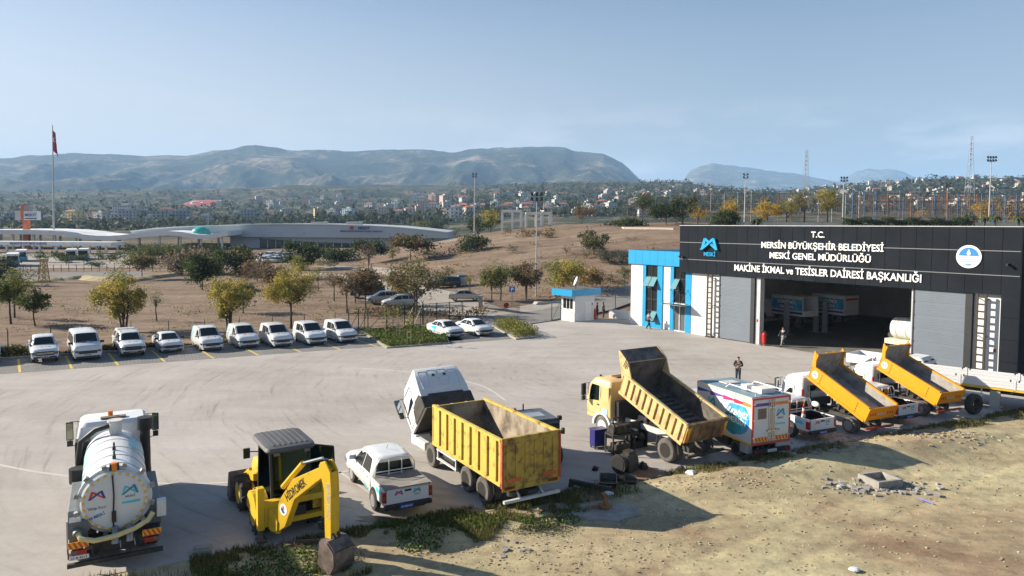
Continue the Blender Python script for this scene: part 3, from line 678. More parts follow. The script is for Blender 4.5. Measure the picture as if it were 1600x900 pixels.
KINDS = {
 'sedan': dict(L=4.5, st=[(0,.96,.60,.86,.76,.80,.34),(.12,1.03,.68,.92,.84,.86,.27),(.72,1.07,.70,.96,.87,.88,.24),(1.35,1.42,.60,.97,.88,.89,.22),(2.1,1.47,.63,.97,.88,.89,.22),(2.75,1.43,.61,.96,.88,.89,.22),(3.55,1.00,.74,.92,.87,.89,.23),(4.1,.93,.72,.83,.86,.88,.23),(4.38,.84,.68,.74,.83,.86,.21),(4.5,.70,.62,.66,.76,.78,.23)],
   win=[[(3.3,.10),(2.74,.86),(2.14,.9),(2.14,.08)],[(2.06,.08),(2.06,.9),(1.48,.84),(1.0,.12)]], ws=(3.50,2.78), rw=(.84,1.30), wx=(.85,3.55), r=.32),
 'courier': dict(L=4.17, st=[(0,1.62,.64,1.0,.78,.80,.36),(.1,1.73,.70,1.02,.84,.87,.26),(.6,1.79,.74,1.03,.86,.88,.23),(1.6,1.82,.75,1.03,.86,.88,.22),(2.35,1.77,.72,1.02,.86,.88,.22),(3.2,1.18,.82,1.03,.87,.88,.22),(3.75,1.08,.79,.95,.86,.88,.22),(4.05,.96,.70,.82,.83,.86,.20),(4.17,.80,.62,.74,.75,.79,.22)],
   win=[[(3.05,.1),(2.46,.84),(1.98,.86),(1.98,.06)],[(1.9,.08),(1.9,.86),(1.0,.86),(1.0,.08)]], ws=(3.16,2.38), rw=None, wx=(.72,3.3), r=.31),
 'van': dict(L=4.97, st=[(0,1.9,.76,1.15,.88,.90,.4),(.1,1.98,.80,1.15,.93,.97,.3),(1.5,2.03,.82,1.16,.95,.98,.27),(3.1,2.02,.82,1.16,.95,.98,.27),(3.5,1.95,.79,1.16,.95,.98,.27),(4.3,1.34,.85,1.12,.95,.98,.27),(4.72,1.18,.83,1.0,.94,.97,.25),(4.9,1.06,.79,.9,.91,.94,.24),(4.97,.9,.70,.84,.83,.87,.26)],
   win=[[(4.12,.1),(3.56,.8),(2.9,.84),(2.9,.05)],[(2.8,.08),(2.8,.84),(1.6,.84),(1.6,.08)],[(1.5,.08),(1.5,.84),(.4,.82),(.3,.08)]], ws=(4.27,3.50), rw=None, wx=(.95,4.0), r=.34),
 'suv': dict(L=4.9, st=[(0,1.25,.66,1.0,.82,.84,.45),(.1,1.66,.64,1.08,.87,.92,.36),(.5,1.78,.67,1.10,.89,.93,.34),(1.5,1.84,.67,1.10,.89,.93,.34),(2.6,1.83,.66,1.09,.89,.93,.34),(2.95,1.78,.65,1.09,.89,.93,.34),(3.6,1.24,.76,1.10,.88,.92,.34),(4.45,1.14,.76,1.0,.87,.92,.35),(4.8,1.08,.73,.93,.84,.89,.36),(4.9,.96,.66,.88,.78,.83,.38)],
   win=[[(3.45,.1),(3.0,.82),(2.35,.86),(2.35,.06)],[(2.27,.08),(2.27,.86),(1.45,.86),(1.45,.08)],[(1.37,.08),(1.37,.86),(.5,.82),(.3,.1)]], ws=(3.56,3.0), rw=None, wx=(.95,4.0), r=.37),
 'mpv': dict(L=4.3, st=[(0,1.1,.6,.95,.78,.80,.4),(.1,1.5,.6,1.0,.82,.85,.3),(.5,1.6,.63,1.0,.83,.86,.26),(1.5,1.64,.64,1.0,.83,.86,.25),(2.4,1.58,.62,.98,.83,.86,.25),(3.35,1.05,.7,.95,.83,.86,.25),(3.9,.94,.68,.82,.81,.85,.25),(4.2,.82,.62,.72,.77,.82,.23),(4.3,.7,.54,.66,.7,.74,.26)],
   win=[[(3.15,.1),(2.48,.84),(1.95,.86),(1.95,.06)],[(1.87,.08),(1.87,.86),(1.05,.86),(1.05,.08)],[(.97,.08),(.97,.86),(.4,.8),(.25,.1)]], ws=(3.28,2.44), rw=None, wx=(.8,3.45), r=.31),
 'pickup': dict(L=5.3, cab0=1.52, st=[(1.52,1.72,.62,1.12,.82,.84,.55),(1.6,1.78,.66,1.12,.88,.91,.5),(2.3,1.81,.67,1.12,.89,.92,.48),(3.1,1.79,.66,1.12,.89,.92,.48),(3.35,1.74,.64,1.12,.89,.92,.48),(3.95,1.22,.77,1.10,.88,.92,.46),(4.8,1.13,.77,1.0,.87,.92,.42),(5.18,1.06,.73,.92,.84,.89,.38),(5.3,.93,.66,.86,.77,.82,.40)],
   win=[[(3.82,.1),(3.38,.84),(2.72,.88),(2.72,.06)],[(2.64,.08),(2.64,.88),(1.95,.86),(1.78,.1)]], ws=(3.92,3.38), rw=None, wx=(1.15,4.35), r=.38),
}
KINDS['single'] = dict(KINDS['pickup'], cab0=2.2, st=[(2.2,1.70,.62,1.12,.82,.84,.55),(2.28,1.76,.66,1.12,.88,.91,.5)]+KINDS['pickup']['st'][3:], win=[[(3.82,.1),(3.38,.84),(2.6,.88),(2.6,.06)]])
class Surf:
    def __init__(s, st): s.st = st; s.xs = [a[0] for a in st]
    def p(s, x):
        return [float(np.interp(x, s.xs, [a[i] for a in s.st])) for i in range(1, 7)]
    def half(s, x):
        zt, wt, zs, ws, wm, zb = s.p(x)
        return [(wm*.9, zb), (wm, zb+.45*(zs-zb)), (wm*.995, zb+.8*(zs-zb)), (ws, zs), (wt, zt-.06), (wt*.9, zt-.018), (wt*.5, zt), (0, zt+.006)]
    def y(s, x, z):
        h = s.half(x)
        for (a, c), (d, e) in zip(h, h[1:]):
            if z <= e: return d if e == c else a+(d-a)*max(0, (z-c))/(e-c)
        return h[-2][0]
    def side(s, x, t, sd, off=.008):
        zt, wt, zs, ws, wm, zb = s.p(x); z = zs+(zt-.06-zs)*t; return (x, sd*(ws+(wt-ws)*t+off), z+off*.4)
    def low(s, x, z, sd, off=.008): return (x, sd*(s.y(x, z)+off), z)
    def top(s, x, q, off=.008):
        zt, wt = s.p(x)[:2]; a = abs(q); h = [(0, .006), (.5, 0), (.9, -.018), (1, -.06)]
        return (x+off*.5, q*wt, zt+float(np.interp(a, [k for k, _ in h], [k for _, k in h]))+off)
def side_poly(parent, S, pts, m, name, low=False, sides=(1, -1), off=.01, pad=.012):
    b = B()
    for sd in sides:
        P = [(S.low if low else S.side)(x, t, sd, off) for x, t in pts]; Q = [(p[0], p[1]-sd*pad, p[2]) for p in P]; n = len(P)
        b.add(P+Q, [tuple(range(n)), tuple(range(n, 2*n))[::-1]]+[(i, (i+1) % n, (i+1) % n+n, i+n) for i in range(n)])
    return b.build(name, m, parent)
def make_car(kind, name, label, cat, pos, head, paint=WHITE, anchor='front', group=None, opts=(), plate=None, grille=True):
    K = KINDS[kind]; S = Surf(K['st']); Ln = K['L']; pick = kind in ('pickup', 'single'); x0 = K['st'][0][0]
    d = Vector((math.cos(head), math.sin(head), 0)); base = Vector((pos[0], pos[1], pos[2] if len(pos) > 2 else 0))
    if anchor == 'front': base = base-d*Ln
    e = tag(empty(name, base, head), label, cat, group)
    xs = sorted(set([a[0] for a in K['st']]+[x0+(Ln-x0)*i/16 for i in range(17)])); xs = [x for i, x in enumerate(xs) if i == 0 or x-xs[i-1] > .03]
    b = B(); rings = []
    for x in xs:
        h = S.half(x); rings.append([(x, -y, z) for y, z in h[:-1]]+[(x, y, z) for y, z in h[::-1]])
    b.loft(rings); b.build('body', paint, e, smooth=38)
    for w in K['win']:
        if 'panelvan' in opts and w is not K['win'][0]: continue
        for sd in (1, -1): side_poly(e, S, w, GLASS, 'side_window', sides=(sd,))
    def topgl(xa, xb, nm, q=.97, bow=0.0):
        b = B(); r = []
        for k in range(5):
            x = xa+(xb-xa)*k/4; r.append([S.top(x+(bow*(1-(j/4)**2) if k == 0 else 0), j/4*q, .010) for j in range(-4, 5)])
        for k in range(4):
            for j in range(8):
                b.add([r[k][j], r[k][j+1], r[k+1][j+1], r[k+1][j]], [(0,1,2,3)])
        return b.build(nm, GLASS, e, smooth=60)
    topgl(*K['ws'], 'windscreen')
    if K['rw']: topgl(*K['rw'], 'rear_window')
    zt, wt, zs, ws, wm, zb = S.p(Ln)
    if not K['rw'] and not pick:       # upright tailgate with its glass
        z1, w1 = S.p(x0)[0], S.p(x0)[1]; zs0 = S.p(x0)[2]
        b = B(); b.add([(x0-.012, -w1*.95, z1-.12), (x0-.012, w1*.95, z1-.12), (x0-.012, S.p(x0)[3]*.9, zs0+.05), (x0-.012, -S.p(x0)[3]*.9, zs0+.05)], [(0,1,2,3)]); b.build('rear_window', GLASS, e)
    # nose
    zg = zb+(zt-zb)*.66; gh = .15 if pick else .115
    if grille:
        b = B(); b.box(Ln-.05, Ln+.012, -wt*.88, wt*.88, zg-gh, zg+gh, 0)
        for q in (-.03, .04): b.box(Ln-.05, Ln+.018, -wt*.82, wt*.82, zg+q-.014, zg+q+.014, 1)
        b.build('grille', [BLACK, CHROME if 'brightgrille' in opts else mat('dark_grille_bar', (.07, .07, .075), .4, .3, 0)], e)
        b = B(); b.box(Ln-.05, Ln+.010, -ws*.94, ws*.94, zb+.01, zb+.13, 0); b.build('air_intake', BLACK, e)
    b = B(); b.box(Ln-.02, Ln+.03, -.26, .26, zg-gh-.14, zg-gh-.02)
    for q in (-.18, -.02, .14): b.box(Ln+.03, Ln+.032, q-.06, q+.06, zg-gh-.115, zg-gh-.045, 1)
    b.build('number_plate', [PLATE, BLACK], e)
    for sd in (1, -1):
        zz = S.p(Ln-.25)[2]
        zm_ = zt-(.17 if pick else .15); hh = .10 if pick else .085; yy_ = lambda d_, o_: sd*(S.y(Ln-d_, zm_-hh*.5)+o_)
        P = [(Ln+.014, sd*(wt*.90)), (Ln+.014, yy_(.0, -.02)), (Ln-.12, yy_(.12, .014)), (Ln-.46, yy_(.46, .014)), (Ln-.46, yy_(.46, -.10)), (Ln-.1, sd*wt*.85)]
        b = B(); b.xy(P, zm_-hh, zm_+hh); b.build('headlight', LAMP, e)
        b = B(); b.box(Ln-.10, Ln-.005, sd*ws*.80, sd*ws*.98, zb+.05, zb+.15); b.build('fog_lamp', BLACK, e)
        b = B(); mx = K['ws'][0]-.28; my = S.y(mx, S.p(mx)[2]); mz = S.p(mx)[2]+.08
        b.box(mx-.05, mx+.05, sd*(my-.03), sd*(my+.25), mz-.0, mz+.17, 0); b.box(mx-.03, mx+.03, sd*(my-.06), sd*(my+.02), mz-.02, mz+.05, 1); b.build('wing_mirror', [BLACK if 'blackmirror' in opts else paint, BLACK], e, bevel=.015)
        for wx in K['wx']:
            yy = S.y(wx, K['r']) if not (pick and wx < x0) else .915
            b = B(); k = 20; rr = K['r']*1.17; pts = [(wx+rr*math.cos(math.pi*2*i/k), K['r']+.02+rr*math.sin(math.pi*2*i/k)) for i in range(k)]
            b.xz([p for p in pts if p[1] > .16], sd*(yy-.12), sd*(yy+.012)); b.build('wheel_arch', BLACK, e)
            wheel(e, wx, sd*(yy+.03), K['r'], .22, sd)
        if not pick:
            zz = S.p(.1)[2]; b = B(); P = [S.low(.02, zz-.02, sd, .012), S.low(.3, zz+.0, sd, .012), S.low(.25, zz-.16, sd, .012), S.low(.02, zz-.2, sd, .012)]
            b.add(P+[(p[0], p[1]-sd*.03, p[2]) for p in P], [(0,1,2,3), (7,6,5,4)]+[(i, (i+1) % 4, (i+1) % 4+4, i+4) for i in range(4)]); b.build('tail_light', REDL, e)
        for w in K['win'][:2]:
            xx = w[-1][0]+.12; b = B(); zz = S.p(xx)[2]-.1; yy = S.y(xx, zz); b.box(xx, xx+.2, sd*(yy-.005), sd*(yy+.03), zz, zz+.035); b.build('door_handle', paint, e)
    if pick:
        zr = 1.10; xb = K['cab0']
        b = B(); arch = lambda: [(K['wx'][0]+.46*math.cos(math.pi-math.pi*i/10), .40+.46*math.sin(math.pi-math.pi*i/10)) for i in range(11)]
        for sd in (1, -1):
            poly = [(.02, .55), (.02, zr), (xb-.04, zr), (xb-.04, .52)]+[p for p in arch()[::-1] if .02 < p[0] < xb-.04 and p[1] >= .5]
            b.xz(poly, sd*.80, sd*.905); b.box(.02, xb-.04, sd*.78, sd*.92, zr, zr+.035)
        b.box(xb-.1, xb-.04, -.8, .8, .6, zr); b.build('load_bed', paint, e, bevel=.012)
        b = B(); b.box(.05, xb-.1, -.77, .77, .60, .66)
        for sd in (1, -1): b.box(.052, xb-.105, sd*.774, sd*.799, .60, zr+.02)
        b.box(xb-.125, xb-.102, -.77, .77, .66, zr+.01); b.box(.052, .065, -.77, .77, .66, zr); b.build('bed_liner', BLACK, e)
        b = B(); b.box(-.02, .05, -.79, .79, .58, zr+.02); tg = b.build('tailgate', paint, e, bevel=.015)
        b = B(); b.box(-.05, -.02, -.12, .12, zr-.12, zr-.06); b.build('tailgate_handle', BLACK, tg)
        b = B(); b.box(-.14, .05, -.88, .88, .42, .57); b.box(-.16, -.1, -.6, .6, .40, .46); b.build('rear_bumper', BLACK, e, bevel=.02)
        for sd in (1, -1):
            b = B(); b.box(-.03, .16, sd*.795, sd*.925, .66, 1.03, 0); b.box(-.036, -.02, sd*.81, sd*.91, .78, .86, 1); b.build('tail_light', [REDL, LAMP], e, bevel=.01)
        b = B(); zb_, wb_ = S.p(x0)[0], S.p(x0)[1]; b.add([(x0-.008, -wb_*.98, zb_-.12), (x0-.008, wb_*.98, zb_-.12), (x0-.008, .76, 1.17), (x0-.008, -.76, 1.17)], [(0,1,2,3)]); b.build('rear_window', GLASS, e)
        if 'cover' in opts:
            b = B(); nx, ny = 8, 8; g = [[(.0+(xb-.06)*i/nx, -.84+1.68*j/ny, zr+.055+.02*math.sin(i*1.7)*math.sin(j*1.1)-.05*math.sin(math.pi*j/ny)*math.sin(math.pi*i/nx)) for j in range(ny+1)] for i in range(nx+1)]
            for i in range(nx):
                for j in range(ny): b.add([g[i][j], g[i+1][j], g[i+1][j+1], g[i][j+1]], [(0,1,2,3)])
            b.box(0, xb-.06, -.86, -.84, zr-.03, zr+.06); b.box(0, xb-.06, .84, .86, zr-.03, zr+.06); b.box(-.02, .0, -.86, .86, zr-.03, zr+.06)
            b.build('bed_cover', mat('grey_canvas_cover', (.22, .205, .185), .9, 0, .12, 4), e)
        if 'bars' in opts:
            b = B()
            for sd in (1, -1): b.tube([(xb-.12, sd*.78, zr), (xb-.16, sd*.74, 1.55), (xb-.16, sd*.60, 1.76), (xb-.16, 0, 1.80)], .025); b.tube([(xb-.14, sd*.25, zr), (xb-.16, sd*.25, 1.79)], .02)
            b.tube([(xb-.14, -.76, 1.3), (xb-.14, .76, 1.3)], .02); b.build('bed_bars', WHITE2, e)
        if 'topper' in opts:
            b = B(); b.loft([[(.05, -.88, 1.14), (.05, .88, 1.14), (.15, .66, 1.70), (.15, -.66, 1.70)], [(.3, -.89, 1.14), (.3, .89, 1.14), (.34, .66, 1.80), (.34, -.66, 1.80)], [(xb-.02, -.9, 1.14), (xb-.02, .9, 1.14), (xb-.02, .64, 1.83), (xb-.02, -.64, 1.83)]]); tp = b.build('bed_topper', paint, e, smooth=30, bevel=.03)
            for sd in (1, -1):
                b = B(); P = [(.45, sd*.865, 1.28), (xb-.15, sd*.868, 1.28), (xb-.15, sd*.735, 1.66), (.5, sd*.725, 1.64)]; b.add(P+[(p[0], p[1]-sd*.02, p[2]) for p in P], [(0,1,2,3), (7,6,5,4)]+[(i, (i+1) % 4, (i+1) % 4+4, i+4) for i in range(4)]); b.build('topper_window', GLASS, tp)
    if 'rails' in opts:
        for sd in (1, -1):
            xa, xe = x0+.35, K['ws'][1]-.25; b = B(); zt1 = S.p((xa+xe)/2)[0]; w1 = S.p((xa+xe)/2)[1]*.93
            b.tube([(xa, sd*w1, S.p(xa)[0]-.02), (xa+.12, sd*w1, zt1+.05), (xe-.12, sd*w1, zt1+.05), (xe, sd*w1, S.p(xe)[0]-.02)], .02); b.build('roof_rail', CHROME, e)
    zt1 = S.p(x0+.9)[0]; b = B(); b.tube([(x0+.9, 0, zt1), (x0+.72, 0, zt1+.22)], .008, 5); b.build('aerial', BLACK, e)
    return e, S
def livery(e, S, style, sides=(1, -1)):
    if style == 'teal_rear':
        side_poly(e, S, [(.06, .62), (.06, 1.02), (.5, 1.02), (.75, .72), (.55, .42), (.3, .40)], TEAL, 'side_graphic', True, sides)
        side_poly(e, S, [(.06, .55), (.2, 1.0), (1.15, .35), (.3, .1)], TEAL, 'rear_side_graphic', False, sides, off=.02)
    if style == 'teal_low':
        side_poly(e, S, [(.55, .45), (.5, .98), (1.2, .98), (1.0, .45)], TEAL, 'side_graphic', True, sides)
        side_poly(e, S, [(1.05, .45), (1.3, .95), (2.2, .90), (2.6, .40)], mat('slate_blue_livery', (.10, .20, .30), .4, 0, .1), 'door_graphic', True, sides)
    if style == 'teal_door':
        side_poly(e, S, [(1.1, .40), (1.0, .80), (1.5, .92), (2.3, .92), (1.9, .60), (1.8, .40)], TEAL, 'side_graphic', True, sides)
    # the small coloured emblem and town mark on the bonnet
    K = S; x = S.xs[-1]-.62
    b = B()
    for q, mi in ((-.32, 0), (.0, 1), (.3, 2)):
        P = [S.top(x, q, .012), S.top(x, q+.2, .012), S.top(x-.14, q+.2, .012), S.top(x-.14, q, .012)]
        b.add(P, [(0,1,2,3)], mi)
    b.build('bonnet_emblem', [REDP, mat('grey_print', (.4, .4, .42), .5, 0, 0), TEALD], e, fix=False)
HROW = R_(-54.4)
GRP = 'white service cars parked in a row along the kerb'
c, S = make_car('pickup', 'pickup_truck', 'white double cab pickup at the left end of the kerb row, chrome grille bars', 'pickup truck', G(71, 568), HROW+.0, opts=('brightgrille',), group=GRP); livery(c, S, '')
c, S = make_car('van', 'minibus', 'white minibus with black mirrors, tallest vehicle of the kerb row', 'minibus', G(138, 564), HROW+.02, opts=('blackmirror',), group=GRP); livery(c, S, '')
c, S = make_car('pickup', 'pickup_truck', 'white pickup with a closed bed topper and black running boards, parked in the kerb row', 'pickup truck', G(209, 559), HROW, opts=('topper', 'rails'), group=GRP); livery(c, S, '')
c, S = make_car('sedan', 'sedan_car', 'small white sedan, lowest car of the kerb row, between the topper pickup and the vans', 'car', G(270, 552), HROW, opts=('blackmirror',), group=GRP); livery(c, S, '')
for k, (px, py, st, lab, op) in enumerate(((333, 549.5, 'teal_rear', 'white small van with roof rails and a pale turquoise rear side, beside the sedan', ('rails', 'panelvan')),
        (390, 545, 'teal_rear', 'white small van with turquoise rear panel, second small van from the sedan', ('panelvan',)),
        (443, 543.5, '', 'white small van with dark side glass and no turquoise, parked in the kerb row', ()),
        (497, 540, 'teal_low', 'white small van with turquoise and slate doors, second from the planted island', ()),
        (546, 536.5, 'teal_low', 'white small van with turquoise and slate doors, parked right beside the planted island', ()))):
    c, S = make_car('courier', 'small_van', lab, 'van', G(px, py), HROW, opts=op, group=GRP); livery(c, S, st)
c, S = make_car('sedan', 'sedan_car', 'white sedan with turquoise rear door graphic, parked beside the planted island', 'car', G(714, 529), HROW-.02); livery(c, S, 'teal_door')
c, S = make_car('sedan', 'sedan_car', 'plain white sedan parked beside the low hedge near the entrance', 'car', G(760, 526), HROW-.02); livery(c, S, '')
c, S = make_car('courier', 'small_van', 'white small van mostly out of the picture at the left end of the kerb row', 'van', G(-22, 571), HROW)
# vehicles on the paved parking beyond the fence
NAVYC = mat('dark_navy_paint', (.012, .016, .026), .3, 0, .1, coat=.4); SILV = mat('silver_paint', (.33, .35, .37), .35, .4, .05, coat=.4); GREEN = mat('dark_green_paint', (.012, .022, .015), .35, 0, .1, coat=.4); BEIGE = mat('silver_beige_paint', (.38, .34, .30), .35, .4, .05, coat=.4)
H2 = R_(195)
def far_car(kind, nm, lab, px, py, head, paint, cat='car'):
    p = G(px, py); p.z = max(Z(p.x, p.y), 0)+.06; make_car(kind, nm, lab, cat, p, head, paint)
far_car('suv', 'off_road_car', 'dark navy off-road car half hidden behind a brown tree', 547, 467, R_(198), NAVYC)
far_car('mpv', 'hatchback_car', 'silver blue compact people carrier parked on the paving beyond the fence', 573, 475, R_(200), SILV)
far_car('mpv', 'estate_car', 'pale silver estate car nearest the fence, partly behind thin shrubs', 597, 481, R_(200), mat('pale_silver_paint', (.5, .5, .5), .35, .3, .05, coat=.4))
far_car('suv', 'off_road_car', 'dark green old off-road car parked side-on beyond the big thin tree', 670, 458, R_(190), GREEN)
far_car('sedan', 'sedan_car', 'silver beige sedan seen from its side near the slatted barrier', 752, 473, R_(8), BEIGE)
# ================================================================== TRUCKS AND MACHINES
def dirmat(name, rust, paint, lo=.40, hi=.5, sc=2.2, rough=.65):
    return mat(name, rust, rough, 0, 0, sc, col2=paint, detail=9, ramp=(lo, hi), bump=.15)
YELT = dirmat('worn_yellow_paint_on_steel', (.10, .055, .028), (.56, .40, .075), .30, .46, 2.4)
TANP = dirmat('faded_tan_paint', (.25, .16, .07), (.60, .43, .19), .28, .5, 1.6)
BEDIN = dirmat('scraped_bed_steel', (.09, .065, .045), (.36, .30, .22), .35, .6, 1.5, .75)
BEDDK = dirmat('dark_scraped_steel', (.05, .042, .035), (.17, .14, .115), .35, .62, 2, .6)
ORP = dirmat('orange_yellow_paint', (.56, .23, .012), (.68, .27, .005), .2, .45, 1.2, .4)
GREYIN = dirmat('grey_bed_lining', (.16, .15, .14), (.34, .32, .30), .35, .6, 1.8, .55)
DWHITE = dirmat('grimy_white_paint', (.34, .31, .27), (.56, .55, .53), .25, .45, 2.0, .5)
WHT = dirmat('truck_white_paint', (.50, .50, .49), (.63, .64, .65), .2, .4, 1.2, .38)
cg = bpy.data.materials.new('cab_glass'); cg.use_nodes = True; t_ = cg.node_tree; t_.nodes.clear()
go = t_.nodes.new('ShaderNodeOutputMaterial'); gm = t_.nodes.new('ShaderNodeMixShader'); gt = t_.nodes.new('ShaderNodeBsdfTransparent'); gg = t_.nodes.new('ShaderNodeBsdfGlossy')
gt.inputs[0].default_value = (.03, .075, .08, 1); gg.inputs['Roughness'].default_value = .05; gg.inputs[0].default_value = (.45, .75, .8, 1); gm.inputs[0].default_value = .06
t_.links.new(gt.outputs[0], gm.inputs[1]); t_.links.new(gg.outputs[0], gm.inputs[2]); t_.links.new(gm.outputs[0], go.inputs[0])
CABG = cg
def rrect(xr, xf, hw, z, r=.12, k=4):
    pts = []
    for cx, cy, a0 in ((xf-r, hw-r, 0), (xr+r, hw-r, 90), (xr+r, -hw+r, 180), (xf-r, -hw+r, 270)):
        for i in range(k+1):
            a = R_(a0+90*i/k); pts.append((cx+r*math.cos(a), cy+r*math.sin(a), z))
    return pts
def lorry_cab(parent, lv, paint, belt, top, glass=GLASS, back_window=False, hatch=None, side_glass=None, mirror=True, rear_dark=False):
    """lv: levels (z, rear x, front x, half width, corner radius). Returns the cab shell."""
    b = B(); b.loft([rrect(a[1], a[2], a[3], a[0], a[4]) for a in lv]); c = b.build('cab', paint, parent, smooth=35)
    zs = [a[0] for a in lv]; I = lambda z, i: float(np.interp(z, zs, [a[i] for a in lv]))
    zb_, zt_ = belt, top
    b = B(); hw0, hw1 = I(zb_, 3)-.14, I(zt_, 3)-.12
    P = [(I(zb_, 2)+.012, -hw0, zb_), (I(zb_, 2)+.012, hw0, zb_), (I(zt_, 2)+.012, hw1, zt_), (I(zt_, 2)+.012, -hw1, zt_)]
    b.add(P+[(p[0]-.02, p[1], p[2]) for p in P], [(0,1,2,3), (7,6,5,4)]+[(i, (i+1) % 4, (i+1) % 4+4, i+4) for i in range(4)]); b.build('windscreen', glass, c)
    xa, xb = side_glass or (I(zb_, 2)-1.05, I(zb_, 2)-.22)
    for sd in (1, -1):
        P = [(xa, sd*(I(zb_, 3)+.008), zb_-.04), (xb, sd*(I(zb_, 3)+.008), zb_-.12), (xb-.16, sd*(I(zt_, 3)+.008), zt_), (xa+.04, sd*(I(zt_, 3)+.008), zt_)]
        b = B(); b.add(P+[(p[0], p[1]-sd*.02, p[2]) for p in P], [(0,1,2,3), (7,6,5,4)]+[(i, (i+1) % 4, (i+1) % 4+4, i+4) for i in range(4)]); b.build('side_window', glass, c)
        z0 = lv[0][0]+.1
        b = B(); yy = I(z0+.3, 3)
        for x in (xa-.1, xb+.08): b.box(x-.008, x+.008, sd*(yy-.01), sd*(yy+.004), z0+.1, zt_)
        b.box(xa-.1, xb+.08, sd*(yy-.01), sd*(yy+.004), z0+.1, z0+.116); b.build('door_seam', BLACK, c)
        b = B(); b.box(xa-.02, xa+.16, sd*(yy-.01), sd*(yy+.03), zb_-.28, zb_-.22); b.build('door_handle', BLACK, c)
        if mirror:
            b = B(); y0 = I(zt_, 3); xm = xb-.0
            b.tube([(xm, sd*y0, zt_), (xm+.1, sd*(y0+.3), zt_), (xm+.1, sd*(y0+.34), zb_-.1), (xm, sd*(y0+.02), zb_-.2)], .018, 6, 0)
            b.box(xm+.04, xm+.14, sd*(y0+.22), sd*(y0+.46), zb_+.1, zt_-.02, 0); b.box(xm+.03, xm+.04, sd*(y0+.24), sd*(y0+.44), zb_+.13, zt_-.05, 1)
            b.box(xm+.04, xm+.14, sd*(y0+.24), sd*(y0+.44), zb_-.15, zb_+.06, 0); b.build('wing_mirror', [BLACK, mat('mirror_face', (.35, .4, .42), .05, .9, 0)], c)
    if back_window:
        b = B(); x = lv[-2][1]; z0, z1 = back_window
        b.box(I(z0, 1)-.014, I(z0, 1)+.05, -.55, .55, z0, z1); b.build('back_window', glass, c, bevel=.03)
    if hatch:
        b = B(); zt2 = lv[-1][0]; b.box(hatch[0], hatch[1], -hatch[2], hatch[2], zt2+.015, zt2+.07); b.build('roof_hatch', hatch[3], c)
    # front grille and lamps
    z0 = lv[0][0]; xf = I(z0+.5, 2); b = B()
    for k in range(4): b.box(xf-.02, xf+.02, -.75, .75, z0+.42+k*.11, z0+.47+k*.11)
    b.build('grille', BLACK, c)
    for sd in (1, -1):
        b = B(); b.box(xf-.05, xf+.04, sd*.72, sd*1.05, z0+.12, z0+.3); b.build('headlight', LAMP, c)
    return c
def chassis(parent, x0, x1, z=.78, h=.25, hw=.42, m=CHASSIS, cross=5):
    b = B()
    for sd in (1, -1): b.box(x0, x1, sd*hw-.05, sd*hw+.05, z, z+h)
    for k in range(cross): x = x0+(x1-x0)*(k+.5)/cross; b.box(x-.06, x+.06, -hw+.05, hw-.05, z+.03, z+h-.03)
    return b.build('chassis_frame', m, parent)
TRUB = mat('dusty_truck_tyre', (.065, .058, .052), .9, 0, 0, 3, col2=(.15, .135, .12))
def axle(parent, x, r=.5, w=.3, hw=1.2, dual=True, rim=RIMD):
    for sd in (1, -1):
        wheel(parent, x, sd*hw, r, w, sd, rim, TRUB)
        if dual: wheel(parent, x, sd*(hw-w-.05), r, w, sd, rim, TRUB, name='inner_wheel')
    b = B(); b.cyl((x, -hw+.2, r), (x, hw-.2, r), .1, 10); b.sphere((x, 0, r), .24, 10, 8); b.build('axle', CHASSIS, parent)
def chevrons(parent, x, y0, y1, z0, z1, nm='chevron_board', flip=1):
    b = B(); b.box(x-.02, x, y0, y1, z0, z1, 0); k = 4; w = (y1-y0)/k; h = z1-z0
    for i in range(k):
        a = y0+i*w; P = [(a, z0), (a+w*.5, z0), (min(y1, a+w*.5+h*.5*flip), z1), (min(y1, a+h*.5*flip), z1)]
        P = [(max(y0, p), q) for p, q in P]; b.yz(P, x-.026, x-.0205, 1)
    return b.build(nm, [mat('reflective_yellow', (.75, .45, .02), .4, 0, .05), mat('reflective_red', (.62, .05, .03), .4, 0, .05)], parent)
def plate_text(parent, x, yc, z, txt, blue=False, w=.52, h=.12):
    b = B(); b.box(x-.015, x, yc-w/2, yc+w/2, z-h/2, z+h/2); p = b.build('number_plate', BLUEP if blue else PLATE, parent)
    lettering(txt, (x-.0165, yc, z-h*.3), (0,-1,0), (0,0,1), h*.6, PLATE if blue else BLACK, p, ext=.002, bold=.02, width=w*.82); return p
def rear_emblems(e, x, z, w=.34, h=.18, dy=.42, txt=True):
    """the pair of ribbon emblems on a tailgate facing backwards"""
    emblem((x, dy, z), (0,-1,0), (0,0,1), w, h, REDP, NAVY, e, .004); emblem((x, -dy, z), (0,-1,0), (0,0,1), w, h, TEAL, TEALD, e, .004)
    if txt: lettering('MESKİ', (x-.001, -dy, z-.09), (0,-1,0), (0,0,1), .05, TEALD, e, ext=.002, bold=.02)
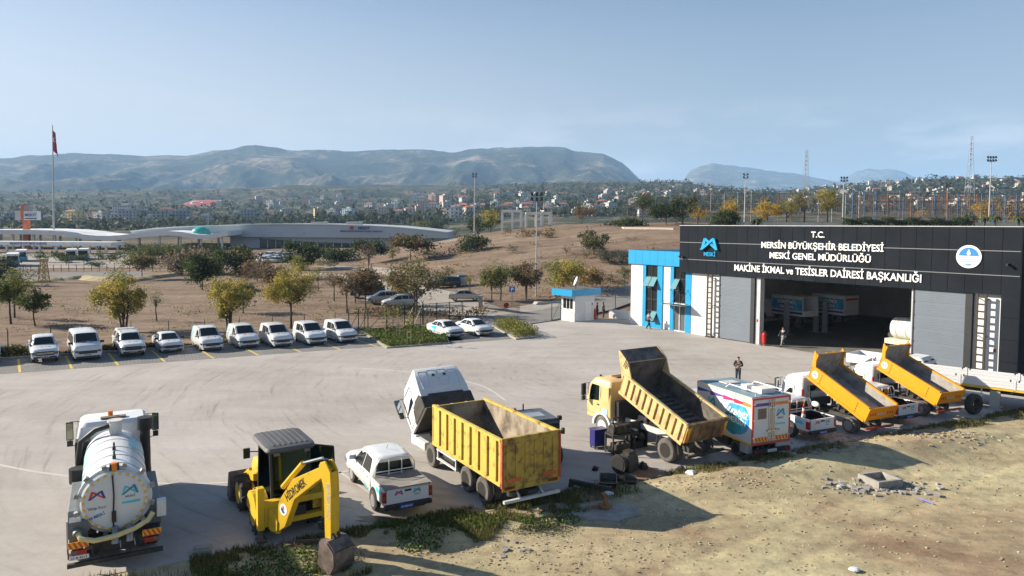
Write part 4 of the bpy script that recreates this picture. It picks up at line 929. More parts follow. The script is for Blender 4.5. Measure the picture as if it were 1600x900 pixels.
# ------------------------------------------------------------------ vacuum tanker
def at_rear(nm, label, cat, pos, deg, group=None): return tag(empty(nm, (pos[0], pos[1], 0), R_(deg)), label, cat, group)
T = at_rear('vacuum_tanker', 'white vacuum tanker with a round rear door, cream hose and amber beacons', 'tanker truck', (-11.75, 20.72), 119.5)
TW = dirmat('tank_white_enamel', (.44, .44, .43), (.62, .64, .66), .2, .42, 1.0, .3)
chassis(T, .3, 8.0); axle(T, 1.75); axle(T, 3.1); axle(T, 6.9, dual=False)
zc, r = 2.06, .92
b = B(); b.loft([[(x, q*math.cos(2*math.pi*j/40), zc+q*math.sin(2*math.pi*j/40)) for j in range(40)] for x, q in ((.62, r), (5.3, r), (5.45, r*.93), (5.55, r*.7), (5.6, .2))]); tank = b.build('tank', TW, T, smooth=30)
b = B()
for x in (1.15, 2.05, 3.0, 3.95, 4.9): b.loft([[(x+d, q*math.cos(2*math.pi*j/40), zc+q*math.sin(2*math.pi*j/40)) for j in range(40)] for d, q in ((-.02, r+.001), (-.015, r+.012), (.015, r+.012), (.02, r+.001))])
b.build('tank_band', mat('grey_band', (.36, .37, .37), .5, 0, .1), tank)
b = B(); b.loft([[(x, q*math.cos(2*math.pi*j/40), zc+q*math.sin(2*math.pi*j/40)) for j in range(40)] for x, q in ((.62, r+.09), (.50, r+.09), (.48, r+.02))]); b.build('tank_flange', TW, tank, smooth=30)
b = B(); b.loft([[(x, q*math.cos(2*math.pi*j/40), zc+q*math.sin(2*math.pi*j/40)) for j in range(40)] for x, q in ((.5, r), (.42, r), (.36, r*.95), (.33, r*.82), (.31, r*.5), (.305, .1))]); door = b.build('rear_door', TW, T, smooth=25)
b = B(); n_ = 104
for k in range(n_):
    a0, a1 = 2*math.pi*k/n_, 2*math.pi*(k+1)/n_
    if k == 0: base_ = len(b.v); b.v += [(x_, q_*math.cos(2*math.pi*i/n_), zc+q_*math.sin(2*math.pi*i/n_)) for i in range(n_) for x_, q_ in ((.319, r*.87), (.335, r*.94))]
    i1 = (k+1) % n_; b.f.append((base_+2*k, base_+2*i1, base_+2*i1+1, base_+2*k+1)); b.m.append(0 if k % 4 < 2 else 1)
b.build('reflector_ring', [mat('reflective_yellow', (.75, .45, .02), .4, 0, .05), TW], door, fix=False)
emblem((.312, .47, zc+.14), (0,-1,0), (0,0,1), .46, .24, REDP, NAVY, door, .006); emblem((.312, -.40, zc+.16), (0,-1,0), (0,0,1), .46, .26, TEAL, TEALD, door, .006)
lettering('MESKİ', (.309, -.40, zc+.06), (0,-1,0), (0,0,1), .07, TEALD, door, bold=.02)
lettering('Vahap Seçer', (.309, .47, zc-.16), (0,-1,.04), (0,.04,1), .085, NAVY, door, width=.5)
lettering('444 MESKİ', (.311, .50, zc-.42), (0,-1,.32), (0,.32,1), .09, mat('mid_blue_print', (.02, .16, .45), .5, 0, 0), door, bold=.03, width=.5)
b = B(); b.box(.296, .307, -.66, -.18, zc-.12, zc-.05); b.build('print_strip', TEAL, door)
b = B(); b.tube([(.30, .06, zc+.8), (.27, .03, zc+.2), (.27, .05, zc-.3), (.28, .06, zc-.75)], .022, 6); b.box(.24, .3, -.02, .1, zc-.62, zc-.3); b.build('door_cable', BLACK, door)
for k in range(12):
    b = B(); a = 2*math.pi*(k+.5)/12; c = Vector((.5, (r+.12)*math.cos(a), zc+(r+.12)*math.sin(a))); b.cbox(c, (.2, .12, .12), 0, Matrix.Rotation(a, 3, 'X')); b.bar((.38, c.y, c.z), (.7, c.y, c.z), .05)
    b.build('door_clamp', mat('clamp_steel', (.30, .29, .28), .5, .4, .2), door)
b = B(); b.box(.40, .56, -.13, .13, zc+r-.02, zc+r+.18, 0); b.cyl((.45, 0, zc+r-.15), (.45, 0, zc+r+.22), .09, 12, 1); b.build('rear_beacon', [BLACK, AMBER], T)
b = B()
for j, x in enumerate((1.6, 2.6)): b.box(x-.03, x+.03, -.05, .05, zc+r, zc+r+.1); b.cyl((x, 0, zc+r+.1), (x, 0, zc+r+.25), .03, 8)
b.build('tank_valve', CHASSIS, T)
def cyl_patch(nm, x0, x1, a0, a1, m, cut=0):
    b = B(); k = 8; rad = r+.006
    for i in range(k):
        u0 = R_(a0+(a1-a0)*i/k); u1 = R_(a0+(a1-a0)*(i+1)/k); s0 = cut*i/k; s1 = cut*(i+1)/k
        b.add([(x0+s0, rad*math.cos(u0), zc+rad*math.sin(u0)), (x1, rad*math.cos(u0), zc+rad*math.sin(u0)), (x1, rad*math.cos(u1), zc+rad*math.sin(u1)), (x0+s1, rad*math.cos(u1), zc+rad*math.sin(u1))], [(0,1,2,3)])
    return b.build(nm, m, tank, smooth=60, fix=False)
PTEAL = mat('pale_teal_print', (.22, .55, .62), .4, 0, 0, 1.5, col2=(.55, .72, .75))
cyl_patch('tank_graphic', 3.1, 4.75, 8, 58, PTEAL, .7); cyl_patch('tank_graphic', 2.2, 2.9, 12, 40, PTEAL, .5); cyl_patch('tank_graphic', 1.25, 1.6, 15, 36, TEAL, .2); cyl_patch('tank_graphic', 1.7, 1.95, 5, 60, PTEAL, .2)
cyl_patch('tank_graphic', 3.2, 4.6, 118, 165, PTEAL, .5)
# manhole and suction pipe on the front of the tank
b = B(); b.cyl((4.75, -.05, zc+r-.1), (4.75, -.05, zc+r+.42), .2, 16); b.cyl((4.75, -.05, zc+r+.42), (4.75, -.05, zc+r+.48), .25, 16); b.build('suction_dome', DWHITE, T, smooth=30)
b = B(); b.tube([(4.75, .1, zc+r+.3), (4.8, .55, zc+r+.18), (5.15, 1.02, zc+.65), (5.3, 1.12, zc-.1), (5.3, 1.1, 1.0)], .095, 10); b.build('suction_pipe', BLACK, T, smooth=40)
b = B(); b.cyl((5.75, -1.02, .95), (5.75, -1.02, 2.75), .17, 14); b.cyl((5.75, -1.02, 2.75), (5.75, -1.02, 3.2), .27, 16); b.box(5.4, 6.1, -1.2, -.75, .8, 1.0); b.build('air_intake_stack', BLACK, T, smooth=40)
b = B(); b.box(5.5, 6.05, .75, 1.22, 1.0, 2.6); b.build('cooler_box', BLACK, T, bevel=.03)
# boxes, fenders and the rear works
GBOX = mat('grey_toolbox', (.13, .145, .15), .5, 0, .15, 2)
b = B(); b.xz([(.75, .95), (.75, 1.5), (.95, 1.74), (3.75, 1.74), (3.95, 1.5), (3.95, .95)], .84, 1.25); b.build('side_toolbox', GBOX, T, bevel=.02)
b = B(); b.xz([(.75, .95), (.75, 1.5), (.95, 1.74), (3.75, 1.74), (3.95, 1.5), (3.95, .95)], -1.25, -.84); b.build('side_toolbox', GBOX, T, bevel=.02)
b = B(); b.xz([(4.0, .55), (4.0, 1.5), (5.3, 1.5), (5.3, .55)], .85, 1.24); b.cyl((4.6, 1.1, 1.45), (4.6, 1.1, 1.95), .28, 14); b.build('pump_housing', BLACK, T)
b = B()
for z in (.55, .85): b.bar((4.1, 1.24, z), (5.9, 1.24, z), .05)
b.bar((.8, 1.27, .5), (.8, 1.27, 1.5), .04); b.bar((.8, 1.27, 1.2), (3.9, 1.27, 1.2), .04); b.build('side_guard', DWHITE, T)
b = B(); b.box(.1, .75, -1.2, 1.2, .92, 1.02); b.box(.28, .34, -.6, .6, .6, .92); b.box(.05, .45, .62, 1.22, .62, .66); b.bar((.05, .62, .64), (.05, .62, .95), .03); b.bar((.05, 1.22, .64), (.05, 1.22, .95), .03); b.bar((.05, .62, .95), (.05, 1.22, .95), .03); b.build('rear_deck', CHASSIS, T)
b = B(); b.box(-.05, .07, -1.25, 1.25, .40, .52); b.bar((.3, .4, .8), (.02, .4, .46), .06); b.bar((.3, -.4, .8), (.02, -.4, .46), .06); b.bar((.3, 0, .8), (.02, 0, .46), .04); b.build('underrun_bar', CHASSIS, T)
chevrons(T, .05, .70, 1.22, .93, 1.12); chevrons(T, .05, -1.22, -.70, .93, 1.12)
for sd in (1, -1):
    b = B(); b.box(.0, .08, sd*.75, sd*1.15, .74, .88, 0); b.box(-.004, 0, sd*1.0, sd*1.14, .75, .87, 1); b.build('tail_light', [REDL, LAMP], T)
plate_text(T, .03, .95, .66, '33 B 4213', w=.5)
b = B(); b.tube([(.22, .98, 1.32), (-.02, .9, 1.22), (-.1, .55, 1.12), (-.12, 0, 1.16), (-.1, -.5, 1.28), (-.04, -.86, 1.44), (.05, -1.0, 1.62)], .075, 10); b.build('cream_hose', mat('cream_rubber_hose', (.58, .50, .26), .5, 0, .1, 5), T, smooth=40)
b = B(); b.cyl((.30, 1.0, 1.33), (.15, .96, 1.3), .13, 14); b.box(.3, .75, .72, 1.2, 1.02, 1.62); b.build('hose_locker', GBOX, T)
for y in (.02, -.36):
    b = B(); b.tube([(.4, y, 1.25), (.12, y, 1.16), (.0, y, 1.02), (-.03, y, .9)], [.09, .09, .1, .11], 10); b.bar((.02, y-.12, .95), (-.06, y-.14, .75), .025); b.build('drain_outlet', mat('outlet_steel', (.28, .29, .30), .4, .6, .2), T, smooth=40)
b = B(); b.cyl((.2, .85, 1.03), (.2, .85, 1.13), .16, 12); b.build('red_coupling', mat('faded_red_iron', (.40, .10, .07), .7, 0, .2), T)
b = B(); b.box(.3, .6, -1.38, -1.12, 1.35, 1.85); b.build('control_box', WHT, T, bevel=.02)
c = lorry_cab(T, [(.75, 6.05, 8.25, 1.2, .1), (1.8, 6.05, 8.28, 1.22, .12), (2.55, 6.1, 8.12, 1.18, .16), (2.95, 6.15, 7.9, 1.1, .2), (3.08, 6.3, 7.65, 1.0, .2)], WHT, 1.95, 2.75, hatch=(6.5, 6.75, .42, mat('brown_vent', (.16, .12, .09), .7, 0, .1)))
b = B(); b.cyl((6.9, .1, 3.08), (6.9, .1, 3.3), .09, 12); b.build('roof_beacon', AMBER, c)
for sd in (1, -1):
    b = B(); b.xz([(6.2+.7+.62*math.cos(math.pi*i/10), .52+.62*math.sin(math.pi*i/10)) for i in range(11)], sd*.95, sd*1.235); b.build('front_mudguard', BLACK, T)
# ------------------------------------------------------------------ backhoe loader
BY = dirmat('machine_yellow_paint', (.40, .24, .03), (.66, .42, .02), .25, .45, 2.5, .45)
BUCK = dirmat('worn_bucket_steel', (.06, .045, .038), (.17, .13, .11), .35, .6, 3, .6)
H = at_rear('backhoe_loader', 'yellow backhoe loader with its rear bucket resting in the weeds, grey cab roof', 'backhoe', (-7.75, 24.1), 122.5)
for x, rr2, w in ((0, .68, .46), (2.35, .62, .42)):
    for sd in (1, -1):
        wh = wheel(H, x, sd*1.13, rr2, w, sd, BY)
        b = B()
        for k in range(22):
            a = 2*math.pi*k/22; c = Vector((x+rr2*1.0*math.cos(a), sd*(1.13-w*(.27 if k % 2 else .73)), rr2+rr2*1.0*math.sin(a)))
            b.cbox(c, (.10, w*.52, .07), 0, Matrix.Rotation(-a+math.pi/2, 3, 'Y') @ Matrix.Rotation(.5 if k % 2 else -.5, 3, 'Z'))
        b.build('tread_bar', RUBBER, wh)
b = B(); b.box(-.9, 3.0, -.42, .42, .55, .98); b.box(.6, 1.6, -.75, .75, .5, .8); b.build('chassis_frame', CHASSIS, H)
b = B(); b.loft([rrect(1.35, 3.15, .46, .95, .1), rrect(1.35, 3.2, .46, 1.35, .1), rrect(1.35, 3.1, .42, 1.62, .12), rrect(1.35, 2.9, .34, 1.7, .12)]); b.build('engine_hood', BY, H, smooth=35)
b = B()
for sd in (1, -1): b.xz([(.72*math.cos(math.pi*i/10)-.0, .72+.80*math.sin(math.pi*i/10)*.9) for i in range(11)], sd*.72, sd*1.16)
b.build('rear_fender', BY, H)
b = B(); pil = [(-.55, .72), (-.62, .66), (1.25, .7), (.5, .8)]
for sd in (1, -1):
    b.bar((-.62, sd*.62, 1.1), (-.5, sd*.64, 2.82), .08); b.bar((.55, sd*.80, 1.0), (.5, sd*.76, 2.82), .07); b.bar((1.3, sd*.62, 1.0), (1.15, sd*.60, 2.82), .08)
    b.bar((-.62, sd*.62, 1.1), (.55, sd*.8, 1.0), .07); b.bar((.55, sd*.8, 1.0), (1.3, sd*.62, 1.0), .07); b.bar((-.5, sd*.64, 2.8), (.5, sd*.76, 2.8), .07); b.bar((.5, sd*.76, 2.8), (1.15, sd*.6, 2.8), .07)
b.bar((-.62, -.62, 1.12), (-.62, .62, 1.12), .10); b.bar((-.5, -.64, 2.8), (-.5, .64, 2.8), .08); b.bar((1.15, -.6, 2.8), (1.15, .6, 2.8), .08); b.bar((1.3, -.62, 1.02), (1.3, .62, 1.02), .08)
b.box(-.6, 1.28, -.6, .6, .92, 1.0); cabf = b.build('cab_frame', BLACK, H)
def pane(pts, nm='cab_window'):
    b = B(); P = [Vector(p) for p in pts]; nrm = (P[1]-P[0]).cross(P[2]-P[0]).normalized()*.012
    b.add(P+[p+nrm for p in P], [(0,1,2,3), (7,6,5,4)]+[(i, (i+1) % 4, (i+1) % 4+4, i+4) for i in range(4)]); return b.build(nm, CABG, cabf)
pane([(-.63, -.58, 1.18), (-.63, .58, 1.18), (-.51, .6, 2.75), (-.51, -.6, 2.75)])
pane([(-.58, .65, 1.15), (.5, .80, 1.06), (.46, .77, 2.75), (-.48, .66, 2.75)]); pane([(.58, .80, 1.06), (1.26, .64, 1.06), (1.12, .62, 2.75), (.55, .76, 2.75)])
pane([(1.31, .58, 1.1), (1.31, -.58, 1.1), (1.17, -.56, 2.75), (1.17, .56, 2.75)]); pane([(.58, -.80, 1.06), (1.26, -.64, 1.06), (1.12, -.62, 2.75), (.55, -.76, 2.75)])
b = B(); b.loft([rrect(-.78, 1.42, .80, 2.83, .25), rrect(-.82, 1.46, .84, 2.90, .25), rrect(-.78, 1.40, .80, 3.0, .25), rrect(-.6, 1.2, .66, 3.05, .2)])
rf = b.build('cab_roof', mat('grey_roof_plastic', (.085, .085, .09), .55, 0, .1, 3), H, smooth=35)
b = B()
for k in range(7): y = -.54+k*.18; b.box(-.6, 1.2, y-.03, y+.03, 3.045, 3.068)
b.build('roof_rib', mat('grey_roof_plastic', (.085, .085, .09)), rf)
for y in (-.5, .5):
    b = B(); b.box(-.83, -.76, y-.1, y+.1, 2.76, 2.86); b.build('work_lamp', LAMP, rf)
# open door on the right-hand side, swung out to the rear
b = B(); P0, P1 = Vector((.1, -.86, 1.05)), Vector((-.35, -1.62, 1.05)); Q0, Q1 = P0+Vector((0, 0, 1.65)), P1+Vector((.03, .05, 1.57))
for a, c in ((P0, P1), (P1, Q1), (Q1, Q0), (Q0, P0)): b.bar(a, c, .05)
b.tube([P0.lerp(P1, .2)+Vector((0, 0, .2)), P0.lerp(P1, .5)+Vector((0, 0, .4)), P0.lerp(P1, .8)+Vector((0, 0, .15))], .015, 6)
dr = b.build('open_door', BLACK, H)
b = B(); b.add([P0, P1, Q1, Q0]+[p+Vector((.01, -.006, 0)) for p in (P0, P1, Q1, Q0)], [(0,1,2,3), (7,6,5,4)]); b.build('door_glass', CABG, dr)
b = B(); b.box(.0, .55, -.28, .28, 1.0, 1.4); b.box(.45, .6, -.27, .27, 1.4, 2.05); b.box(.46, .58, -.15, .15, 2.05, 2.25); b.box(1.05, 1.25, -.5, .5, 1.0, 1.75); b.box(-.3, .3, -.5, .5, 1.0, 1.15); b.build('seat', mat('dark_seat_fabric', (.04, .04, .042), .9, 0, .2), H, bevel=.05)
b = B(); b.tube([(1.0, .2*math.cos(2*math.pi*i/14), 1.72+.16*math.sin(2*math.pi*i/14)) for i in range(15)], .018, 6); b.bar((1.0, 0, 1.72), (1.2, 0, 1.1), .06)
for y in (-.3, .3): b.bar((-.35, y, 1.0), (-.4, y, 1.5), .04); b.sphere((-.4, y, 1.52), .05, 8, 6)
b.build('controls', BLACK, H)
b = B(); b.tube([(1.15, .62, 2.4), (1.25, .98, 2.42)], .02); b.box(1.2, 1.28, .92, 1.14, 2.2, 2.55); b.build('wing_mirror', BLACK, H)
# stabiliser legs and rear frame
for sd in (1, -1):
    b = B(); b.box(-.98, -.72, sd*.95, sd*1.17, .42, 1.82); b.box(-.95, -.75, sd*.99, sd*1.13, .12, .42, 1); b.box(-1.05, -.65, sd*.9, sd*1.2, 0.02, .12, 1); b.build('stabiliser_leg', [BY, BUCK], H, bevel=.01)
b = B(); b.box(-.98, -.72, -.95, .95, 1.12, 1.32); b.box(-.98, -.72, -.95, .95, .5, .66); b.box(-.98, -.72, .82, .94, .66, 1.12); b.box(-.98, -.72, .2, .36, .66, 1.12); b.build('rear_frame', BY, H)
b = B(); b.xz([(-.98, .45), (-.98, 1.15), (-1.25, 1.05), (-1.45, .8), (-1.42, .5), (-1.2, .4)], -.16, .16); b.cyl((-1.25, 0, .35), (-1.25, 0, 1.12), .1, 12); b.build('swing_post', BY, H, bevel=.02)
b = B(); b.xz([(-1.22, .62), (-1.5, .52), (-1.78, .72), (-2.3, 1.75), (-3.35, 2.52), (-3.75, 2.8), (-3.95, 3.0), (-3.75, 3.12), (-3.45, 3.0), (-2.2, 2.38), (-1.55, 1.6), (-1.2, .85)], -.12, .12); bo = b.build('boom', BY, H, bevel=.015)
d_ = Vector((-3.35+2.0, 0, 3.0-1.98)).normalized()
lettering('HİDROMEK', (-2.42, .1215, 1.98), (-.785, 0, .62), (.62, 0, .785), .26, BLACK, bo, bold=.03, width=1.25)
b = B(); disc(b, (-1.72, .121, 1.28), (0,1,0), .19, .006, 20); b.build('round_badge', LETW, bo)
b = B(); b.xz([(-1.80, 1.18), (-1.64, 1.36), (-1.60, 1.26), (-1.70, 1.16)], .128, .132, 0); b.xz([(-1.78, 1.32), (-1.72, 1.40), (-1.66, 1.38), (-1.74, 1.28)], .128, .132, 1); b.build('badge_mark', [NAVY, REDP], bo)
b = B(); b.cyl((-1.55, 0, 1.95), (-2.6, 0, 2.95), .09, 10, 0); b.cyl((-2.6, 0, 2.95), (-3.55, 0, 3.3), .045, 8, 1); b.build('boom_cylinder', [BY, CHROME], H)
b = B()
for sd in (1, -1): b.xz([(-3.62, 3.22), (-3.85, 3.3), (-4.08, 3.0), (-4.12, 2.5), (-4.1, .98), (-3.95, .84), (-3.82, .95), (-3.78, 2.4), (-3.55, 3.1)], sd*.10, sd*.16)
b.box(-4.11, -4.05, -.10, .10, 1.0, 3.0); dp = b.build('dipper_arm', BY, H, bevel=.012)
lettering('MAESTRO', (-3.93, .1605, 2.1), (0, 0, -1), (-1, 0, 0), .15, mat('grey_print', (.4, .4, .42)), dp, bold=.03, width=1.1)
b = B(); b.cyl((-3.7, 0, 3.3), (-3.68, 0, 2.2), .075, 10, 0); b.cyl((-3.68, 0, 2.2), (-3.72, 0, 1.25), .04, 8, 1); b.build('bucket_cylinder', [BLACK, CHROME], H)
b = B(); b.bar((-3.88, .1, 1.25), (-4.2, .1, 1.02), .08); b.bar((-3.88, -.1, 1.25), (-4.2, -.1, 1.02), .08); b.bar((-4.2, .1, 1.02), (-4.15, .1, .75), .08); b.build('bucket_link', CHASSIS, H)
b = B(); prof = [(-3.85, .92), (-4.2, .95), (-4.48, .72), (-4.52, .35), (-4.35, .05), (-4.0, -.12), (-3.72, -.1)]
for i in range(len(prof)-1):
    p, q = prof[i], prof[i+1]; n_ = Vector((q[1]-p[1], 0, -(q[0]-p[0]))).normalized()*.04
    b.add([(p[0], -.36, p[1]), (p[0], .36, p[1]), (q[0], .36, q[1]), (q[0], -.36, q[1]), (p[0]+n_.x, -.36, p[1]+n_.z), (p[0]+n_.x, .36, p[1]+n_.z), (q[0]+n_.x, .36, q[1]+n_.z), (q[0]+n_.x, -.36, q[1]+n_.z)], [(0,1,2,3), (7,6,5,4), (0,4,5,1), (1,5,6,2), (2,6,7,3), (3,7,4,0)])
for sd in (1, -1): b.xz(prof, sd*.36, sd*.40)
for k in range(4): y = -.3+k*.2; b.xz([(-3.72, -.12), (-3.72, -.04), (-3.5, -.10)], y-.04, y+.04)
b.build('digging_bucket', BUCK, H)
for o_ in list(H.children):
    if o_.name.split('.')[0] in ('swing_post', 'boom', 'boom_cylinder', 'dipper_arm', 'bucket_cylinder', 'bucket_link', 'digging_bucket'):
        a_ = R_(21); p_ = Vector((-1.25, 0, 0)); o_.rotation_euler = (0, 0, a_); o_.location = p_+Vector((0, .60, 0))-Matrix.Rotation(a_, 3, 'Z') @ p_
# front loader
b = B()
for sd in (1, -1): b.xz([(1.5, 1.25), (1.5, 1.5), (2.6, 1.35), (3.35, .55), (3.25, .38), (2.5, 1.05)], sd*.62, sd*.76); b.cyl((1.6, sd*.69, .9), (2.7, sd*.69, 1.0), .06, 8); b.cyl((2.3, sd*.69, 1.45), (3.3, sd*.69, .95), .05, 8)
b.build('loader_arm', BY, H)
b = B(); prof = [(3.75, .08), (3.35, .06), (3.12, .25), (3.1, .6), (3.25, .95), (3.42, 1.08)]
for i in range(len(prof)-1):
    p, q = prof[i], prof[i+1]; n_ = Vector((q[1]-p[1], 0, -(q[0]-p[0]))).normalized()*-.04
    b.add([(p[0], -1.2, p[1]), (p[0], 1.2, p[1]), (q[0], 1.2, q[1]), (q[0], -1.2, q[1]), (p[0]+n_.x, -1.2, p[1]+n_.z), (p[0]+n_.x, 1.2, p[1]+n_.z), (q[0]+n_.x, 1.2, q[1]+n_.z), (q[0]+n_.x, -1.2, q[1]+n_.z)], [(0,1,2,3), (7,6,5,4), (0,4,5,1), (1,5,6,2), (2,6,7,3), (3,7,4,0)])
for sd in (1, -1): b.xz(prof, sd*1.2, sd*1.24)
b.build('loader_bucket', BUCK, H)
# ------------------------------------------------------------------ pickups among the trucks
def tail_pickup(kind, label, pos, deg, opts, plate, decal):
    e, S = make_car(kind, 'pickup_truck', label, 'pickup truck', pos, R_(deg), anchor='rear', opts=opts)
    rear_emblems(e, -.022, .88, .30, .15, .34)
    plate_text(e, -.165, .1, .5, plate, True, .5, .11)
    if decal == 'disc':
        b = B()
        for sd in (1, -1):
            P = [(2.0+.62*math.cos(2*math.pi*i/18), .82+.42*math.sin(2*math.pi*i/18)) for i in range(18)]
            P = [(x, min(1.11, max(.46, z))) for x, z in P]; Q = [S.low(x, z, sd, .008) for x, z in P]; b.add(Q, [tuple(range(18))])
        b.build('door_graphic', TEAL, e)
    if decal:
        for sd in (1, -1):
            b = B(); b.box(.35, .85, sd*.905, sd*.909, .82, 1.0); b.build('side_sticker', TEAL, e)
    return e
tail_pickup('pickup', 'white double cab pickup with a grey cover over its bed, beside the backhoe', (-3.66, 24.88), 118, ('cover', 'bars'), '33 BEF 67', 'disc')
P2 = tail_pickup('pickup', 'white pickup with an open bed holding a traffic cone, beside the box van', (15.25, 34.35), 115, ('bars',), '33 BLF 22', 'sticker')
P3 = tail_pickup('pickup', 'white pickup with an empty open bed between the two orange tippers', (21.1, 37.3), 116, ('bars',), '33 BLF 24', '')
# ------------------------------------------------------------------ tipping bodies
def tip_body(T, x0, z0, Lb, hw, hs, deg, mo, mi, ribs=0, canopy=0.0, head=.25, slats=False, taper=0.0, nm='tipper_body'):
    """load body hinged at its rear lower edge; local x forward, floor at 0"""
    p = empty(nm, (x0, 0, z0)); p.parent = T; p.rotation_euler = (0, -R_(deg), 0)
    t = .06
    b = B(); b.box(0, Lb, -hw+t, hw-t, -.10, 0); 
    for sd in (1, -1): b.box(.1, Lb, sd*.36, sd*.48, -.26, -.10)
    for k in range(6): b.box(.3+k*(Lb-.5)/5, .4+k*(Lb-.5)/5, -hw+.08, hw-.08, -.18, -.101)
    f = b.build('bed_floor', mi, p)
    for sd in (1, -1):
        b = B(); b.box(0, Lb, sd*(hw-t), sd*(hw-.015), -.1, hs, 1); b.box(0, Lb, sd*(hw-.014), sd*hw, -.1, hs, 0); b.box(0, Lb, sd*(hw-t-.02), sd*(hw+.05), hs+.0, hs+.09, 0); b.box(0, Lb, sd*(hw+.002), sd*(hw+.045), -.16, -.02, 0)
        w = (Lb-.3)/max(ribs, 1)
        for k in range(ribs):
            xr = .25+k*w; b.yz([(sd*hw, -.02), (sd*(hw+.075), -.02), (sd*(hw+.075), hs), (sd*hw, hs)], xr, xr+w*.34)
        if slats:
            for k in range(7): b.box(.02, Lb-.02, sd*(hw-t-.014), sd*(hw-t-.001), .05+k*hs/7, .05+(k+.55)*hs/7, 1)
            for q in (.17, .8):
                for k in range(4): b.box(Lb*q-.02, Lb*q+.02, sd*hw, sd*(hw+.025), .02+k*hs*.25, .06+k*hs*.25, 2)
                b.box(Lb*q-.006, Lb*q+.006, sd*hw, sd*(hw+.004), -.02, hs, 2)
        b.build('side_panel', [mo, mi, BLACK], p)
    b = B(); b.box(Lb-t, Lb, -hw, hw, -.1, hs+head, 0); b.box(Lb-t-.012, Lb-t-.001, -hw+t, hw-t, .0, hs+head-.02, 1)
    for k in range(4): b.box(Lb, Lb+.06, -hw+.2+k*(2*hw-.4)/3-.05, -hw+.2+k*(2*hw-.4)/3+.05, -.05, hs+head, 0)
    if canopy:
        zt = hs+head
        for sd in (1, -1): b.xz([(Lb-.55, hs+.08), (Lb-.05, zt+.02), (Lb+canopy, zt+.28), (Lb+canopy, zt+.16), (Lb, hs*.6), (Lb-.0, hs)], sd*(hw-.05), sd*(hw+.01))
        b.add([(Lb-.02, -hw+.05, zt), (Lb-.02, hw-.05, zt), (Lb+canopy, hw-.05, zt+.24), (Lb+canopy, -hw+.05, zt+.24), (Lb-.02, -hw+.05, zt-.04), (Lb-.02, hw-.05, zt-.04), (Lb+canopy, hw-.05, zt+.2), (Lb+canopy, -hw+.05, zt+.2)], [(0,1,2,3), (7,6,5,4), (0,4,5,1), (1,5,6,2), (2,6,7,3), (3,7,4,0)], 1)
    b.build('headboard', [mo, mi], p)
    return p
# ------------------------------------------------------------------ six-wheel tipper with its cab tipped forward
D = at_rear('tipper_truck', 'worn yellow bodied tipper truck with its white cab tilted forward', 'tipper truck', (.72, 25.55), 121.0)
chassis(D, .1, 8.2, .85, .28); axle(D, 1.5); axle(D, 2.85); axle(D, 6.15, dual=False)
bd = tip_body(D, 0, 1.27, 5.75, 1.24, 1.47, 0, YELT, BEDIN, ribs=8, head=.02)
b = B(); b.box(-.08, 0, -1.22, 1.22, -.14, 1.52, 0); b.box(-.10, -.08, -1.24, 1.24, -.34, -.14, 0)
for k in range(6): b.box(-.115, -.08, -1.0+k*.4-.09, -1.0+k*.4+.09, .1, 1.38, 0)
b.box(-.13, -.0, 1.2, 1.27, -.2, 1.54, 1); b.box(-.13, -.0, -1.27, -1.2, -.2, 1.54, 1); b.box(-.09, .01, -1.27, 1.27, 1.52, 1.59, 0)
tg = b.build('tailgate', [dirmat('dark_worn_yellow', (.10, .05, .025), (.44, .30, .05), .33, .52, 3.2), dirmat('rusty_red_edge', (.2, .04, .02), (.5, .09, .04), .3, .55, 4)], bd)
for y in (.78, -.78):
    b = B(); b.box(-.135, -.116, y-.3, y+.3, -.02, .12); b.build('red_reflector', mat('worn_orange_reflector', (.55, .12, .03), .5, 0, .2), tg)
b = B(); b.cyl((-.05, -1.28, 1.5), (-.05, -1.42, 1.5), .05, 8); b.box(-.1, 0, -1.46, -1.36, 1.4, 1.62); b.build('gate_hinge', CHASSIS, tg)
b = B(); b.bar((5.85, 1.2, -.1), (5.85, 1.2, 1.5), .05); b.bar((5.85, .98, -.1), (5.85, .98, 1.5), .05)
for k in range(5): b.bar((5.85, .98, .1+k*.32), (5.85, 1.2, .1+k*.32), .035)
b.build('bed_ladder', YELT, bd)
for sd in (1, -1):
    b = B()
    for z in (.62, 1.0): b.bar((3.6, sd*1.2, z), (5.4, sd*1.2, z), .10, .05)
    for x in (3.65, 5.35): b.bar((x, sd*1.2, .55), (x, sd*1.2, 1.05), .06)
    b.build('side_guard', WHT, D)
    b = B(); pts = [(1.5+.66*math.cos(math.pi*i/10)*1.0, .5+.64*math.sin(math.pi*i/10)) for i in range(3)]+[(2.85+.66*math.cos(math.pi*(i+3)/10)-.9, .5) for i in range(0)]
    b.tube([(.78, sd*1.05, .55), (.85, sd*1.05, 1.0), (1.1, sd*1.05, 1.12), (3.3, sd*1.05, 1.12), (3.52, sd*1.05, .95), (3.56, sd*1.05, .5)], .05, 6); b.build('mudguard_stay', BLACK, D)
b = B(); b.box(-.2, -.08, -1.2, 1.2, .52, .62); b.bar((.3, .5, .9), (-.12, .5, .6), .06); b.bar((.3, -.5, .9), (-.12, -.5, .6), .06); b.build('underrun_bar', DWHITE, D)
b = B(); b.box(-.1, .02, .7, 1.15, .98, 1.1); b.build('tail_light', REDL, D)
b = B(); b.box(-.1, .02, -1.15, -.7, .98, 1.1); b.build('tail_light', REDL, D)
b = B(); b.box(.0, .5, -.3, .1, .62, .78); b.cyl((.25, .62, .62), (.25, .62, .8), .2, 14); b.build('air_tank', CHASSIS, D)
b = B(); b.box(4.0, 5.2, -1.15, -.6, .5, 1.05); b.cyl((4.2, .8, .75), (5.2, .8, .75), .25, 12); b.build('fuel_tank', CHASSIS, D)
